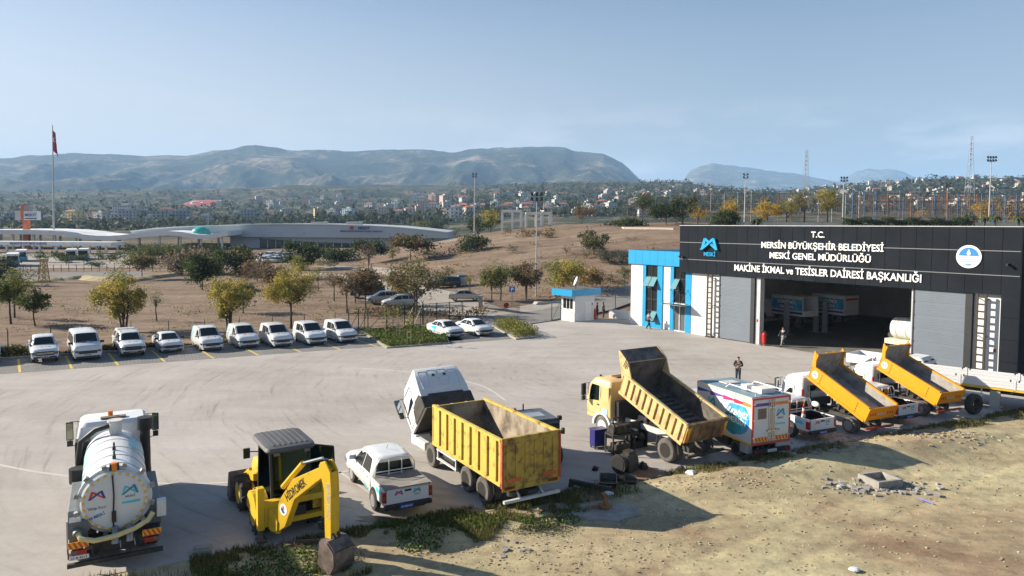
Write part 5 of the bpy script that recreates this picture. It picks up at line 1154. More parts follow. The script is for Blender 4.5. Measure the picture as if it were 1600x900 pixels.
b = B(); b.loft([rrect(6.0, 7.6, .42, .8, .1), rrect(6.0, 7.6, .46, 1.35, .1), rrect(6.1, 7.4, .36, 1.75, .1)]); b.cyl((6.3, .5, 1.0), (6.9, .5, 1.0), .2, 10); b.cyl((6.2, -.5, 1.2), (7.0, -.5, 1.2), .16, 10); b.box(5.85, 6.0, -.5, .5, 1.0, 1.9); b.build('engine_block', CHASSIS, D)
b = B(); b.box(7.75, 8.25, -1.2, 1.2, .5, .95); b.box(6.7, 8.2, .95, 1.22, .55, .9); b.box(6.7, 8.2, -1.22, -.95, .55, .9); b.build('front_bumper', WHT, D, bevel=.03)
b = B(); b.bar((6.4, .5, 1.2), (6.5, .5, 2.5), .06); b.build('tilt_ram', CHROME, D)
cp = empty('tilting_cab', (8.0, 0, 1.0)); cp.parent = D; cp.rotation_euler = (0, R_(48), 0)
lv = [(.0, -1.95, .12, 1.2, .05), (.9, -2.0, .15, 1.22, .05), (1.65, -1.98, -.05, 1.18, .07), (2.1, -1.93, -.35, 1.1, .09), (2.18, -1.86, -.55, 1.02, .1)]
c = lorry_cab(cp, lv, WHT, .95, 1.8, mirror=True, side_glass=(-1.1, -.15))
I2 = lambda z: float(np.interp(z, [0, .9, 1.65, 2.08], [-1.95, -2.0, -1.98, -1.9]))
b = B()
w_ = .07
for (y0, y1, z0, z1) in ((-.95, -.5, .95, 1.9), (-.42, .0, 1.45, 1.95), (.08, .5, 1.45, 1.95), (.55, .95, .95, 1.9), (-.42, .5, 1.0, 1.38)):
    b.bar((I2(z0)-.0, y0, z0), (I2(z1)-.0, y0, z1), w_); b.bar((I2(z0), y1, z0), (I2(z1), y1, z1), w_); b.bar((I2(z0), y0, z0), (I2(z0), y1, z0), w_); b.bar((I2(z1), y0, z1), (I2(z1), y1, z1), w_)
b.bar((I2(1.0), -.42, 1.0), (I2(1.38), .5, 1.38), .04)
b.build('back_pressing', WHT, c)
b = B(); b.box(-2.02, -1.9, .2, .32, 1.62, 1.72); b.box(-2.02, -1.9, -.35, -.23, 1.62, 1.72); b.build('cab_latch', BLACK, c)
b = B(); b.xz([(-2.02, .02), (-2.02, .55), (-1.7, .92), (-1.0, .92), (-.7, .5), (-.7, .02)], -.9, .9); b.xz([(-2.03, .02), (-2.03, .55), (-1.85, .78), (-1.3, .82), (-.85, .6), (-.66, .02)], .85, 1.24); b.xz([(-2.03, .02), (-2.03, .55), (-1.85, .78), (-1.3, .82), (-.85, .6), (-.66, .02)], -1.24, -.85); b.box(-2.04, -1.9, -.86, .86, .0, .66); b.box(-1.95, .1, -1.1, 1.1, -.04, .0); b.build('underside_and_hollow_shade', CHASSIS, c)  # underside plate; dark blocks stand for shade in the open engine tunnel and arches
# ------------------------------------------------------------------ machine standing behind the yellow tipper, only its dark top in sight
M = at_rear('road_roller', 'dark machine with a flat grey canopy roof, beacon and exhaust behind the yellow tipper', 'machine', (1.4, 30.5), 112)
M.scale = (.88,)*3
b = B(); b.box(.2, 2.3, -.9, .9, 2.15, 2.25); b.box(.1, 2.4, -.98, .98, 2.02, 2.14); b.build('canopy_roof', mat('dusty_dark_roof', (.09, .10, .12), .5, 0, .2, 2), M)
b = B(); b.box(.8, 1.6, -.5, .55, 2.252, 2.262); b.build('roof_panel', mat('pale_roof_panel', (.25, .29, .33), .35, 0, .2), M)
for x in (.3, 2.2):
    for sd in (1, -1): b = B(); b.bar((x, sd*.85, .9), (x, sd*.9, 2.05), .07); b.build('canopy_post', BLACK, M)
b = B(); b.box(-.3, 2.8, -.8, .8, .55, 1.25); b.box(.6, 1.2, -.3, .3, 1.25, 1.8); b.box(.1, .2, -.98, -.2, 1.2, 2.0); b.box(2.35, 2.6, -.98, -.7, 1.3, 2.1); b.build('machine_body', BLACK, M, bevel=.03)
b = B(); b.cyl((2.2, .6, 2.25), (2.2, .6, 2.4), .07, 10); b.build('beacon', AMBER, M)
b = B(); b.cyl((2.3, .1, 2.2), (2.3, .1, 2.55), .04, 8); b.build('exhaust_pipe', BLACK, M)
b = B(); b.box(.12, .3, -1.1, -.9, 2.15, 2.35); b.build('work_lamp', BLACK, M)
for x in (0, 2.4):
    b = B(); b.cyl((x, -.85, .55), (x, .85, .55), .55, 22); b.build('drum', CHASSIS, M, smooth=30)
# ------------------------------------------------------------------ tan tipper with raised body
K = at_rear('tipper_truck', 'old tan cab tipper truck with its dirty body raised, front wheel wheelarch white', 'tipper truck', (8.42, 30.8), 122)
chassis(K, .4, 6.9, .82, .26, m=DWHITE); axle(K, 1.05, .53); axle(K, 5.45, .53, dual=False, rim=DWHITE)
kb = tip_body(K, 0, 1.18, 4.35, 1.24, .82, 19.5, TANP, BEDDK, ribs=10, canopy=.72, head=.7)
b = B(); b.box(-.08, 0, -1.22, 1.22, -.05, .86, 0)
for k in range(5): b.box(-.11, -.08, -.95+k*.42-.1, -.95+k*.42+.1, .05, .75, 0)
b.box(-.10, 0.02, -1.28, 1.28, .82, .9, 0)
tg = b.build('tailgate', dirmat('rusty_brown_steel', (.07, .045, .03), (.24, .15, .075), .35, .6, 2.4), kb)
for y in (1.13, -1.13): chevrons(tg, -.081, y-.11, y+.11, .02, .72, 'reflector_strip')
b = B(); b.box(1.3, 3.0, .25, .62, .01, .10); b.xz([(1.3, .02), (3.0, .02), (3.1, .34), (2.9, .34)], .62, .68); b.box(1.2, 3.0, -.2, -.1, .01, .06)
b.build('load_sheet', mat('dark_blue_sheet', (.015, .04, .11), .35, .2, .2, 3), kb)
b = B()
for k in range(9): b.box(.5+k*.33, .56+k*.33, -.95, -.25, .004, .05)
b.build('floor_ridge', CHASSIS, kb)
KC = [(.85, 4.85, 6.75, 1.14, .1), (1.75, 4.85, 6.8, 1.16, .14), (2.5, 4.9, 6.62, 1.10, .18), (2.78, 5.0, 6.4, 1.0, .22), (2.85, 5.2, 6.2, .9, .22)]
c = lorry_cab(K, KC, dirmat('cab_tan_paint', (.52, .36, .14), (.62, .44, .19), .2, .4, 1.5, .4), 1.8, 2.5, glass=CABG, hatch=(5.4, 5.85, .3, mat('brown_hatch', (.16, .06, .04), .7, 0, .1)), side_glass=(5.75, 6.55))
b = B(); b.box(5.0, 5.55, 1.105, 1.165, 1.72, 2.55); b.build('corner_panel', MATS['cab_tan_paint'], c, bevel=.03)
b = B(); b.box(5.1, 5.5, 1.14, 1.166, 1.1, 1.45); b.build('door_sticker', mat('pale_blue_sticker', (.30, .45, .52), .5, 0, .1), c)
b = B(); b.sphere((6.2, .7, 2.9), .06, 8, 6); b.sphere((5.1, -.7, 2.9), .07, 8, 6); b.build('roof_lamp', BLACK, c)
for sd in (1, -1):
    b = B(); o1 = [(5.45+.72*math.cos(math.pi*i/12), .53+.72*math.sin(math.pi*i/12)) for i in range(13)]; o2 = [(5.45+.60*math.cos(math.pi*i/12), .53+.60*math.sin(math.pi*i/12)) for i in range(12, -1, -1)]
    b.xz(o1+o2, sd*.9, sd*1.25); b.build('front_wheel_arch', WHT, K)
    b = B()
    for z in (.62, .95): b.bar((3.0, sd*1.15, z), (4.7, sd*1.15, z), .12, .06)
    b.build('side_guard', WHT, K)
    b = B(); b.tube([(.35, sd*1.05, .5), (.45, sd*1.05, 1.05), (1.05, sd*1.05, 1.2), (1.65, sd*1.05, 1.05), (1.75, sd*1.05, .6)], .05, 6); b.build('mudguard_stay', CHASSIS, K)
b = B(); b.cyl((3.6, 0, .95), (3.2, 0, 1.75), .14, 12, 0); b.cyl((3.2, 0, 1.75), (2.9, 0, 2.15), .09, 10, 0); b.build('tipping_ram', CHASSIS, K)
b = B(); b.box(4.55, 4.8, -.9, .9, .9, 1.9); b.box(3.4, 4.3, -1.1, -.55, .5, 1.0); b.build('rear_of_cab_frame', BLACK, K)
b = B(); b.box(-.25, -.13, -1.15, 1.15, .5, .6); b.bar((.4, .5, .85), (-.2, .5, .56), .07); b.bar((.4, -.5, .85), (-.2, -.5, .56), .07); b.box(.0, .4, .45, .8, .62, 1.05); b.build('underrun_bar', CHASSIS, K)
b = B(); b.tube([(4.15, 1.28, 1.9), (4.3, 1.3, 1.2), (4.45, 1.3, 1.25), (4.35, 1.28, 1.95)], .02, 6); b.build('hanging_hoop', BLACK, kb)
# ------------------------------------------------------------------ white box van
V = at_rear('box_van', 'white box van with a blue disc graphic and red framed rear doors', 'box van', (11.62, 31.35), 113.0)
chassis(V, .1, 5.6, .55, .18, .36); axle(V, 1.1, .38, .22, 1.0); axle(V, 4.6, .38, .22, 1.0, dual=False, rim=RIM)
ROOFB = mat('dusty_blue_grey_roof', (.17, .25, .31), .6, 0, .12, .9)
b = B(); b.box(0, 3.86, -1.08, 1.08, .86, 2.92, 0); b.box(.03, 3.83, -1.05, 1.05, 2.92, 2.94, 1); bx = b.build('box_body', [WHITE, ROOFB], V, bevel=.015)
b = B(); b.box(.02, 3.84, 1.08, 1.105, .80, .87, 0); b.box(.02, 3.84, 1.08, 1.10, 2.84, 2.93, 1); b.build('side_rail', [mat('reflective_yellow', (.75, .45, .02)), mat('pale_cream_rail', (.62, .58, .42), .5, 0, .1)], bx)
stripe = [(NAVY, 0), (PURP, .25), (mat('magenta_livery', (.45, .03, .16), .4, 0, 0), .5), (REDP, .7), (ORNG, .86)]
for i, (m_, a) in enumerate(stripe):
    e_ = stripe[i+1][1] if i+1 < len(stripe) else 1; b = B(); x1, x0 = 3.8-a*3.75, 3.8-e_*3.75
    b.xz([(x0, 2.46+.13*(3.8-x0)/3.75*-1+.16), (x0, 2.62+.0*(x0)), (x1, 2.66), (x1, 2.46)], 1.0805, 1.0825); b.build('side_stripe', m_, bx)
b = B()
P = [(.92+.78*math.cos(2*math.pi*i/36), 1.84+.76*math.sin(2*math.pi*i/36)) for i in range(36)]; P = [(x, min(2.42, max(.9, z))) for x, z in P]; b.xz(P, 1.0803, 1.0818)
DISC1 = mat('blue_gradient_print', (.02, .13, .42), .4, 0, 0, .9, col2=(.10, .55, .75)); b.build('disc_graphic', DISC1, bx)
b = B(); b.xz([(1.25+.62*math.cos(2*math.pi*i/30), 1.55+.55*math.sin(2*math.pi*i/30)) for i in range(30)], 1.0821, 1.0832); b.build('disc_graphic', mat('teal_gradient_print', (.01, .17, .26), .4, 0, 0, 1.1, col2=(.03, .40, .48)), bx)
lettering('GÖREVİMİZ', (1.0, 1.085, 1.92), (-1,0,-.06), (-.06,0,1), .26, LETW, bx, ext=.006, bold=.02, width=1.45); lettering('MERSİN', (.95, 1.085, 1.56), (-1,0,-.06), (-.06,0,1), .26, LETW, bx, ext=.006, bold=.02, width=1.12)
emblem((2.75, 1.081, 1.95), (-1,0,0), (0,0,1), .62, .42, TEAL, TEALD, bx, .006)
REDF = mat('red_door_frame', (.50, .07, .05), .45, 0, .1)
b = B()
for y in (1.05, -1.05): b.box(-.05, -.001, y-.04, y+.04, .80, 2.9)
b.box(-.05, -.001, -1.01, 1.01, 2.82, 2.9); b.box(-.05, -.001, -1.01, 1.01, .80, .9); b.build('rear_frame', REDF, bx)
for sd in (1, -1):
    b = B(); b.box(-.035, -.004, sd*.012, sd*1.0, .92, 2.81); dd = b.build('rear_door', WHITE, bx)
    b = B(); b.box(-.04, -.0355, sd*.03, sd*.98, 2.52, 2.66); b.build('door_stripe', PURP if sd > 0 else ORNG, dd)
    b = B()
    for y in (.06, .16): b.cyl((-.055, sd*y, .9), (-.055, sd*y, 2.8), .018, 8)
    for z in (1.05, 1.35, 2.4): b.box(-.07, -.036, sd*.02, sd*.22, z, z+.06)
    b.build('lock_rod', CHROME, dd)
    b = B()
    for z in (1.1, 1.9, 2.6): b.box(-.06, -.0355, sd*.9, sd*1.06, z, z+.07)
    b.build('door_hinge', CHROME, dd)
    chevrons(dd, -.0365, sd*.58-.36+.02*sd, sd*.58+.36, .95, 1.14)
b = B(); b.box(-.045, -.036, .30, .78, 1.95, 2.42); b.build('door_window', mat('brown_blind', (.18, .13, .10), .6, 0, .1), bx)
emblem((-.037, -.52, 2.02), (0,-1,0), (0,0,1), .5, .32, TEAL, TEALD, bx, .005); lettering('MESKİ', (-.038, -.52, 1.88), (0,-1,0), (0,0,1), .09, TEALD, bx, bold=.02)
b = B(); b.box(-.04, -.037, -.80, -.24, 1.62, 1.70); b.build('print_strip', TEAL, bx)
lettering('HÜ HTO', (-.04, -.1, 1.36), (0,-1,0), (0,0,1), .10, BLACK, bx, bold=.02, width=.75)
b = B(); b.box(-.12, .0, -1.0, 1.0, .42, .62); b.box(-.14, -.1, -1.05, -.75, .42, .6); b.box(-.14, -.1, .75, 1.05, .42, .6); b.build('rear_bumper', BLACK, V)
for sd in (1, -1):
    b = B(); b.box(-.16, -.14, sd*.78, sd*1.02, .47, .56); b.build('tail_light', REDL, V)
plate_text(V, -.125, 0, .52, '33 N 8127', w=.5)
b = B()
for y in (.75, -.75): b.tube([(.15, y, 2.94), (.15, y, 3.14), (1.9, y, 3.14), (2.15, y, 2.94)], .025, 8)
b.build('roof_rail', WHITE2, bx)
b = B(); b.box(.35, 1.0, -.55, .25, 2.942, 3.18); b.build('roof_unit', WHITE2, bx, bevel=.03)
b = B(); b.box(1.15, 1.55, -.1, .4, 2.942, 3.2); b.build('roof_unit', WHITE2, bx, bevel=.03)
b = B(); b.box(2.55, 3.15, -.45, .35, 2.942, 3.0); b.build('roof_vent', mat('pale_vent_cover', (.5, .48, .44), .6, 0, .1), bx, bevel=.02)
b = B(); b.xz([(.25, .35), (.25, .85), (.75, .85), (.75, .35)], .8, 1.06); b.build('side_locker', mat('grey_locker', (.40, .40, .40), .5, 0, .1), V)
b = B(); b.box(1.6, 2.9, .75, 1.04, .35, .8); b.build('side_tank', CHASSIS, V)
lorry_cab(V, [(.45, 4.0, 5.75, .98, .12), (1.2, 4.0, 5.78, 1.0, .15), (1.95, 4.05, 5.35, .92, .2), (2.2, 4.15, 5.1, .82, .2)], WHITE, 1.25, 1.95)
b = B(); b.cyl((4.5, .3, 2.2), (4.5, .3, 2.34), .09, 10); b.build('roof_beacon', AMBER, V)
# ------------------------------------------------------------------ two light tippers with raised orange bodies
def light_tipper(label, pos, deg, tilt):
    T = at_rear('light_tipper', label, 'tipper truck', pos, deg, 'light tippers with raised orange bodies')
    chassis(T, .2, 5.4, .55, .18, .36); axle(T, .95, .40, .22, 1.02, rim=RIM); axle(T, 4.3, .40, .22, 1.0, dual=False, rim=RIM)
    p = tip_body(T, 0, .95, 3.85, 1.02, .62, tilt, ORP, GREYIN, head=.78, slats=True)
    for sd in (1, -1): b = B(); b.box(3.72, 3.84, sd*.96, sd*1.05, .62, 1.38); b.xz([(3.6, .7), (3.84, 1.38), (4.0, 1.5), (4.02, 1.42), (3.86, .7)], sd*1.0, sd*1.06); b.build('headboard_post', ORP, p)
    for sd in (1, -1):
        b = B(); disc(b, (3.5, sd*1.02, .3), (0, sd, 0), .2, .008, 22); q = b.build('round_badge', LETW, p)
        emblem((3.5, sd*1.029, .24), (-sd,0,0), (0,0,1), .24, .13, REDP, NAVY, q, .003)
    b = B(); b.box(-.06, 0, -1.0, 1.0, -.06, .64); b.box(-.09, -.06, -1.02, 1.02, .58, .68); b.box(-.08, .0, .96, 1.04, -.1, .66); b.box(-.08, 0, -1.04, -.96, -.1, .66); t2 = b.build('tailgate', ORP, p)
    for y in (.62, -.62):
        b = B()
        for k in range(3): b.yz([(y-.22+k*.16, .2), (y-.16+k*.16, .2), (y-.08+k*.16, .36), (y-.14+k*.16, .36)], -.066, -.061)
        b.build('red_marking', REDL, t2)
    b = B(); b.box(-.067, -.061, -.3, .3, .22, .32); b.build('gate_print', mat('grey_print', (.4, .4, .42)), t2)
    b = B(); b.cyl((2.4, 0, .75), (2.2, 0, 1.6), .09, 10); b.build('tipping_ram', CHASSIS, T)
    b = B(); b.box(3.6, 3.75, -.8, .8, .75, 1.15); b.box(2.4, 3.3, -.95, -.5, .4, .75); b.bar((3.5, .85, .7), (3.6, .85, 1.9), .07); b.bar((3.5, -.85, .7), (3.6, -.85, 1.9), .07); b.build('rear_of_cab_frame', BLACK, T)
    b = B(); b.sphere((3.2, .8, .95), .2, 10, 8, sc=(1.4, .6, .8)); b.build('white_canister', WHITE2, T, smooth=60)
    b = B(); b.box(-.12, -.04, -1.0, 1.0, .42, .52); b.build('underrun_bar', mat('dark_red_bar', (.28, .03, .02), .5, 0, .1), T)
    c = lorry_cab(T, [(.55, 3.95, 5.65, .98, .12), (1.25, 3.95, 5.68, 1.0, .16), (1.95, 3.98, 5.42, .94, .22), (2.2, 4.08, 5.2, .84, .24), (2.27, 4.25, 5.0, .72, .24)], WHT, 1.3, 2.0, glass=CABG, back_window=(1.45, 1.78))
    b = B()
    for k in range(6): b.box(4.25, 5.0, -.62+k*.24, -.56+k*.24, 2.262, 2.285)
    b.build('roof_rib', WHT, c)
    for sd in (1, -1):
        b = B(); b.box(3.94, 4.0, sd*.9, sd*.99, 1.2, 1.6); b.build('cab_corner_lamp', REDL, c)
    return T
light_tipper('white cab light tipper with raised orange body, beside the pickup with the cone', (18.5, 35.3), 115, 23)
light_tipper('white cab light tipper with raised orange body, farthest right beside the long trailer', (24.1, 38.75), 115, 20.5)
# ================================================================== YARD FURNITURE, HALL CONTENTS
# long platform trailer with white drop sides, running out of the picture on the right
ta = R_(-40); TD_ = Vector((math.cos(ta), math.sin(ta), 0)); t0 = Vector((23.3, 46.2, 0))
TR = tag(empty('platform_trailer', t0, ta), 'long platform trailer with white ribbed drop sides and yellow edge, parked along the hall', 'trailer')
WRIB = dirmat('white_dropside', (.50, .50, .50), (.64, .65, .66), .2, .4, 1.5, .45)
LT = 13.6
for sd in (-1, 1):
    for k in range(5):
        b = B(); x0 = .1+k*(LT-.2)/5; x1 = .1+(k+1)*(LT-.2)/5-.14; y = sd*1.25
        for q in range(3): b.box(x0, x1, y-.03, y+.03, 1.32+q*.175, 1.32+q*.175+.14)
        b.box(x0+.01, x1-.01, y-.012, y+.012, 1.32, 1.82); q_ = b.build('drop_side', WRIB, TR)
        c = B()
        for xx in (x0+.1, x1-.16): c.box(xx, xx+.07, y-.034, y+.038, 1.74, 1.86)
        c.build('side_latch', CHASSIS, q_)
        b = B(); b.box(x1+.01, x1+.13, y-.05, y+.05, 1.2, 1.87); b.build('side_post', WRIB, TR)
b = B(); b.box(0, LT, -1.22, 1.22, 1.2, 1.28); b.build('deck', mat('worn_deck_boards', (.14, .12, .10), .9, 0, .25, 2), TR)
b = B()
for sd in (1, -1): b.box(0, LT, sd*1.22, sd*1.30, 1.18, 1.30)
b.build('deck_edge', mat('chrome_yellow_edge', (.66, .42, .03), .5, 0, .1), TR)
b = B()
for sd in (1, -1): b.box(.2, LT, sd*.45, sd*.58, .85, 1.18)
for k in range(9): b.box(.4+k*1.5, .5+k*1.5, -1.2, 1.2, 1.05, 1.18)
b.build('trailer_frame', CHASSIS, TR)
b = B(); b.box(3.1, 4.4, -1.1, -.7, .7, 1.15); b.build('spare_locker', mat('concrete_grey_locker', (.36, .35, .33), .7, 0, .1), TR)
for x in (9.2, 10.5, 11.8): axle(TR, x, .5, .28, 1.2)
b = B()
for z in (.45, .82): b.box(1.9, 6.6, -1.24, -1.19, z-.07, z+.07)
for x in (2.0, 4.3, 6.5): b.box(x-.03, x+.03, -1.23, -1.18, .38, 1.18)
b.build('side_guard', WRIB, TR)
b = B(); b.box(6.9, 7.4, -1.2, -.8, .0, 1.1); b.box(6.8, 7.5, -1.25, -.75, 0, .06); b.build('landing_leg', mat('grey_leg', (.33, .33, .32), .6, 0, .1), TR)
b = B(); b.box(0, .06, -1.22, 1.22, 1.28, 1.82); b.build('end_board', WRIB, TR)
# small dropside truck behind it
t1 = G(1335, 590); W2 = tag(empty('dropside_truck', (25.0, 51.6, 0), R_(-50)), 'small white dropside truck bed with dark inside, beyond the second light tipper cab', 'truck')
b = B()
for sd in (1, -1): b.box(0, 3.6, sd*1.0, sd*1.05, .9, 1.45)
b.box(0, .05, -1, 1, .9, 1.45); b.box(3.55, 3.6, -1, 1, .9, 1.75); b.box(0, 3.6, -1.05, 1.05, .82, .9); b.build('load_bed', WRIB, W2)
chassis(W2, 0, 5, .5, .2, .36); axle(W2, .9, .4, .22, 1.0); axle(W2, 4.2, .4, .22, 1.0, dual=False)
lorry_cab(W2, [(.5, 3.75, 5.3, .98, .12), (1.2, 3.75, 5.33, 1.0, .16), (1.6, 3.8, 5.1, .94, .2), (1.78, 3.95, 4.9, .84, .22)], WHT, 1.1, 1.6, mirror=False)
# big loose tyre by the second light tipper
p = Vector((26.15, 39.7, 0)); TY = tag(empty('loose_tyre', p, R_(25)), 'large black tyre standing beside the farthest orange tipper', 'tyre')
b = B(); k = 28; prof = [(.55, -.16), (.62, -.2), (.92, -.2), (1, -.13), (1, .13), (.92, .2), (.62, .2), (.55, .16)]
b.loft([[(q*.58*math.cos(2*math.pi*j/k), y, .58+q*.58*math.sin(2*math.pi*j/k)) for j in range(k)] for q, y in prof+[prof[0]]], caps=False); b.build('tyre', RUBBER, TY, smooth=30)
# cone in the pickup bed
C = tag(empty('traffic_cone', P2.location+Matrix.Rotation(P2.rotation_euler.z, 3, 'Z') @ Vector((1.05, .12, .66)), 0), 'red and white traffic cone standing in the pickup bed', 'traffic cone')
b = B(); b.box(-.18, .18, -.18, .18, 0, .03, 0)
for i, (z0, z1) in enumerate(((.03, .3), (.3, .45), (.45, .62), (.62, .75), (.75, .95))):
    f = lambda z: .14-(z/.95)*.11
    b.cyl((0, 0, z0), (0, 0, z1), f(z0), 14, i % 2, f(z1))
b.build('cone', [mat('cone_orange', (.70, .09, .02), .5, 0, .05), LETW], C, smooth=40)
# ---- guard booth
bo = Vector((5.56, 79.05, 0)); ba = math.atan2(-1.54, 1.3)
GB = tag(empty('guard_booth', bo, ba), 'small white guard booth with a flat blue roof and a satellite dish on top', 'guard booth')
bl, bw = 2.1, 3.1
b = B(); b.box(0, .12, 0.12, bw, 0, 2.85); b.box(bl-.12, bl, .12, bw, 0, 2.85); b.box(.12, bl-.12, bw-.12, bw, 0, 2.85); b.box(0, bl, 0, .12, 0, 1.35); b.box(0, .25, 0, .12, 1.35, 2.85); b.box(bl-.3, bl, 0, .12, 1.35, 2.85); b.box(.25, bl-.3, 0, .12, 2.55, 2.85); b.build('wall', WALLW, GB)
b = B(); b.box(-.75, bl+.35, -.8, bw+.7, 2.86, 3.55, 0); b.box(-.6, bl+.2, -.65, bw+.55, 3.55, 3.56, 1); b.build('roof', [BLUEC, MATS['roof_felt']], GB)
b = B(); b.box(.25, bl-.3, .05, .08, 1.35, 2.55); w = b.build('window', ANG, GB)
b = B()
for k in range(4): x = .25+k*(bl-.55)/3; b.box(x-.03, x+.03, .02, .045, 1.35, 2.55)
b.box(.25, bl-.3, .02, .045, 1.32, 1.38); b.box(.25, bl-.3, .02, .045, 2.5, 2.56)
for k in range(6): b.box(.3+k*.12, .36+k*.12, .082, .09, 1.4, 2.5)
b.build('window_frame', WHITE2, w)
b = B(); b.box(bl, bl+.03, 1.6, 2.5, 0, 2.1); b.build('door', WHITE2, GB)
b = B(); b.box(bl+.002, bl+.01, 2.65, 2.85, 1.7, 1.95); b.build('small_sign', REDL, GB)
SD = tag(empty('satellite_dish', bo+Matrix.Rotation(ba, 3, 'Z') @ Vector((1.3, .9, 3.56)), ba), 'round white satellite dish on the blue booth roof', 'satellite dish')
b = B(); rg = []
dn = Vector((-.55, -.75, .35)).normalized(); du = Vector((0, 0, 1)).cross(dn).normalized(); dv = dn.cross(du); cc = Vector((0, 0, .85))
for q, h in ((.02, -.16), (.25, -.12), (.45, -.04), (.55, .02), (.55, .04), (.45, -.01), (.02, -.13)):
    rg.append([cc+du*(q*math.cos(2*math.pi*j/24))+dv*(q*math.sin(2*math.pi*j/24))+dn*h for j in range(24)])
b.loft(rg); b.build('dish', WHITE2, SD, smooth=50)
b = B(); b.cyl((0, 0, 0), (0, 0, .75), .035, 8); b.bar(cc-dv*.5, cc+dn*.6, .03); b.cbox(cc+dn*.6, (.09, .09, .09)); b.build('dish_mount', CHASSIS, SD)
# ---- fire extinguishers (wheeled red cylinders)
def extinguisher(p, label):
    e = tag(empty('fire_extinguisher', p, R_(-60)), label, 'fire extinguisher', 'red fire extinguishers')
    b = B(); b.cyl((0, 0, .12), (0, 0, 1.0), .17, 14); b.sphere((0, 0, 1.0), .17, 14, 8); b.build('cylinder', mat('extinguisher_red', (.58, .02, .015), .35, 0, .05), e, smooth=40)
    b = B(); b.cyl((0, 0, 1.1), (0, 0, 1.28), .04, 8); b.bar((-.05, 0, 1.28), (.16, 0, 1.25), .03); b.tube([(.02, .02, 1.25), (.25, .05, 1.1), (.24, .04, .5), (.19, .03, .4)], .02, 6); b.build('valve_and_hose', BLACK, e)
    for sd in (1, -1): b = B(); b.cyl((-.12, sd*.2, .13), (-.12, sd*.25, .13), .13, 14); b.build('wheel', BLACK, e)
    b = B(); b.tube([(-.15, .15, .3), (-.28, .15, 1.1), (-.28, -.15, 1.1), (-.15, -.15, .3)], .018, 6); b.build('handle', mat('extinguisher_red', (.58, .02, .015)), e)
extinguisher(HW(9.75, -.3), 'red wheeled fire extinguisher at the hall door jamb')
extinguisher(G(929, 499.5), 'red fire extinguisher at the corner of the guard booth')
# ---- hall contents
HIN = lambda x, y: HW(x, y, .007)
def lift_truck(px, y, label, open_back):
    x = FP(px, 500, y)[0]
    T = tag(empty('service_truck', HIN(x, y)+Vector((0, 0, .95)), HA+R_(180-8)), label, 'service truck')
    chassis(T, 0, 6.2, .45, .2, .36); axle(T, 1.1, .42, .24, 1.0); axle(T, 5.0, .42, .24, 1.0, dual=False)
    b = B(); b.box(0, 3.9, -1.08, 1.08, .8, 1.1)
    if open_back: b.box(.0, 3.9, 1.04, 1.08, 1.1, 2.7); b.box(0, 3.9, -1.08, -1.04, 1.1, 2.7); b.box(3.86, 3.9, -1.04, 1.04, 1.1, 2.7); b.box(0, 3.9, -1.08, 1.08, 2.7, 2.76); b.box(-.04, 0, -1.08, 1.08, .8, 1.35)
    else: b.box(0, 3.9, -1.08, 1.08, 1.1, 2.76)
    bx = b.build('box_body', WHITE, T)
    for sd in (1, -1):
        b = B(); b.box(.1, 3.8, sd*1.081, sd*1.086, 1.35, 2.42); b.build('side_graphic', DISC1, bx)
        b = B(); b.box(.1, 3.8, sd*1.081, sd*1.086, 1.0, 1.2); b.build('side_stripe', PURP, bx)
        r_ = (-sd, 0, 0)
        lettering('GÖREVİMİZ', (2.0, sd*1.088, 1.98), r_, (0,0,1), .3, LETW, bx, ext=.006, bold=.04, width=2.3); lettering('MERSİN', (2.0, sd*1.088, 1.5), r_, (0,0,1), .3, LETW, bx, ext=.006, bold=.04, width=1.6)
    if not open_back:
        b = B(); b.box(-.01, -.001, -.9, .9, 2.3, 2.5); b.build('rear_stripe', REDP, bx)
    lorry_cab(T, [(.4, 4.1, 5.9, .98, .12), (1.1, 4.1, 5.95, 1.0, .15), (1.9, 4.15, 5.5, .92, .2), (2.1, 4.25, 5.3, .82, .2)], WHITE, 1.15, 1.85, mirror=False)
lift_truck(1266, 9.5, 'white and blue service truck with open rear box on a lift in the hall', True)
lift_truck(1330, 14, 'white and blue box truck standing on the second lift deep inside the hall', False)
k_ = 0
for (px, y) in ((1229, 7.2), (1248, 13.5), (1275, 11.5), (1289, 12)):
    x = FP(px, 500, y)[0]
    e = tag(empty('lift_column', HIN(x, y), HA), ('grey lift column beside the open-backed service truck near the hall entrance', 'grey lift column behind the open-backed service truck', 'grey lift column on the left of the second raised truck', 'grey lift column in front of the second raised truck')[k_], 'lift column', 'lift columns in the hall'); k_ += 1
    b = B(); b.box(-.2, .2, -.2, .2, 0, 3.1); b.box(-.5, .5, -.5, .5, 0, .06); b.build('column', mat('lift_grey', (.26, .29, .32), .5, 0, .1), e, bevel=.02)
    b = B(); b.box(-.25, .25, .2, 1.3, .55, .7); b.build('lift_fork', CHASSIS, e)
TK = tag(empty('small_tanker', HIN(FP(1396, 520, 4.5)[0], 4.5), HA+R_(-4)), 'cream and white tank truck half behind the right hall door', 'tanker truck')
chassis(TK, 0, 6); axle(TK, 1.2, .48, .28, 1.15); axle(TK, 5.0, .48, .28, 1.15, dual=False)
CRM = mat('cream_tank_paint', (.62, .58, .42), .45, 0, .08, 1)
b = B(); b.loft([[(x, q*math.cos(2*math.pi*j/28), 2.35+q*math.sin(2*math.pi*j/28)) for j in range(28)] for x, q in ((.0, .4), (.1, .75), (.25, .88), (4.2, .88), (4.3, .7), (4.4, .3))]); b.build('tank', TW, TK, smooth=35)
b = B(); b.box(-.1, 4.4, -1.1, 1.1, 1.1, 1.5)
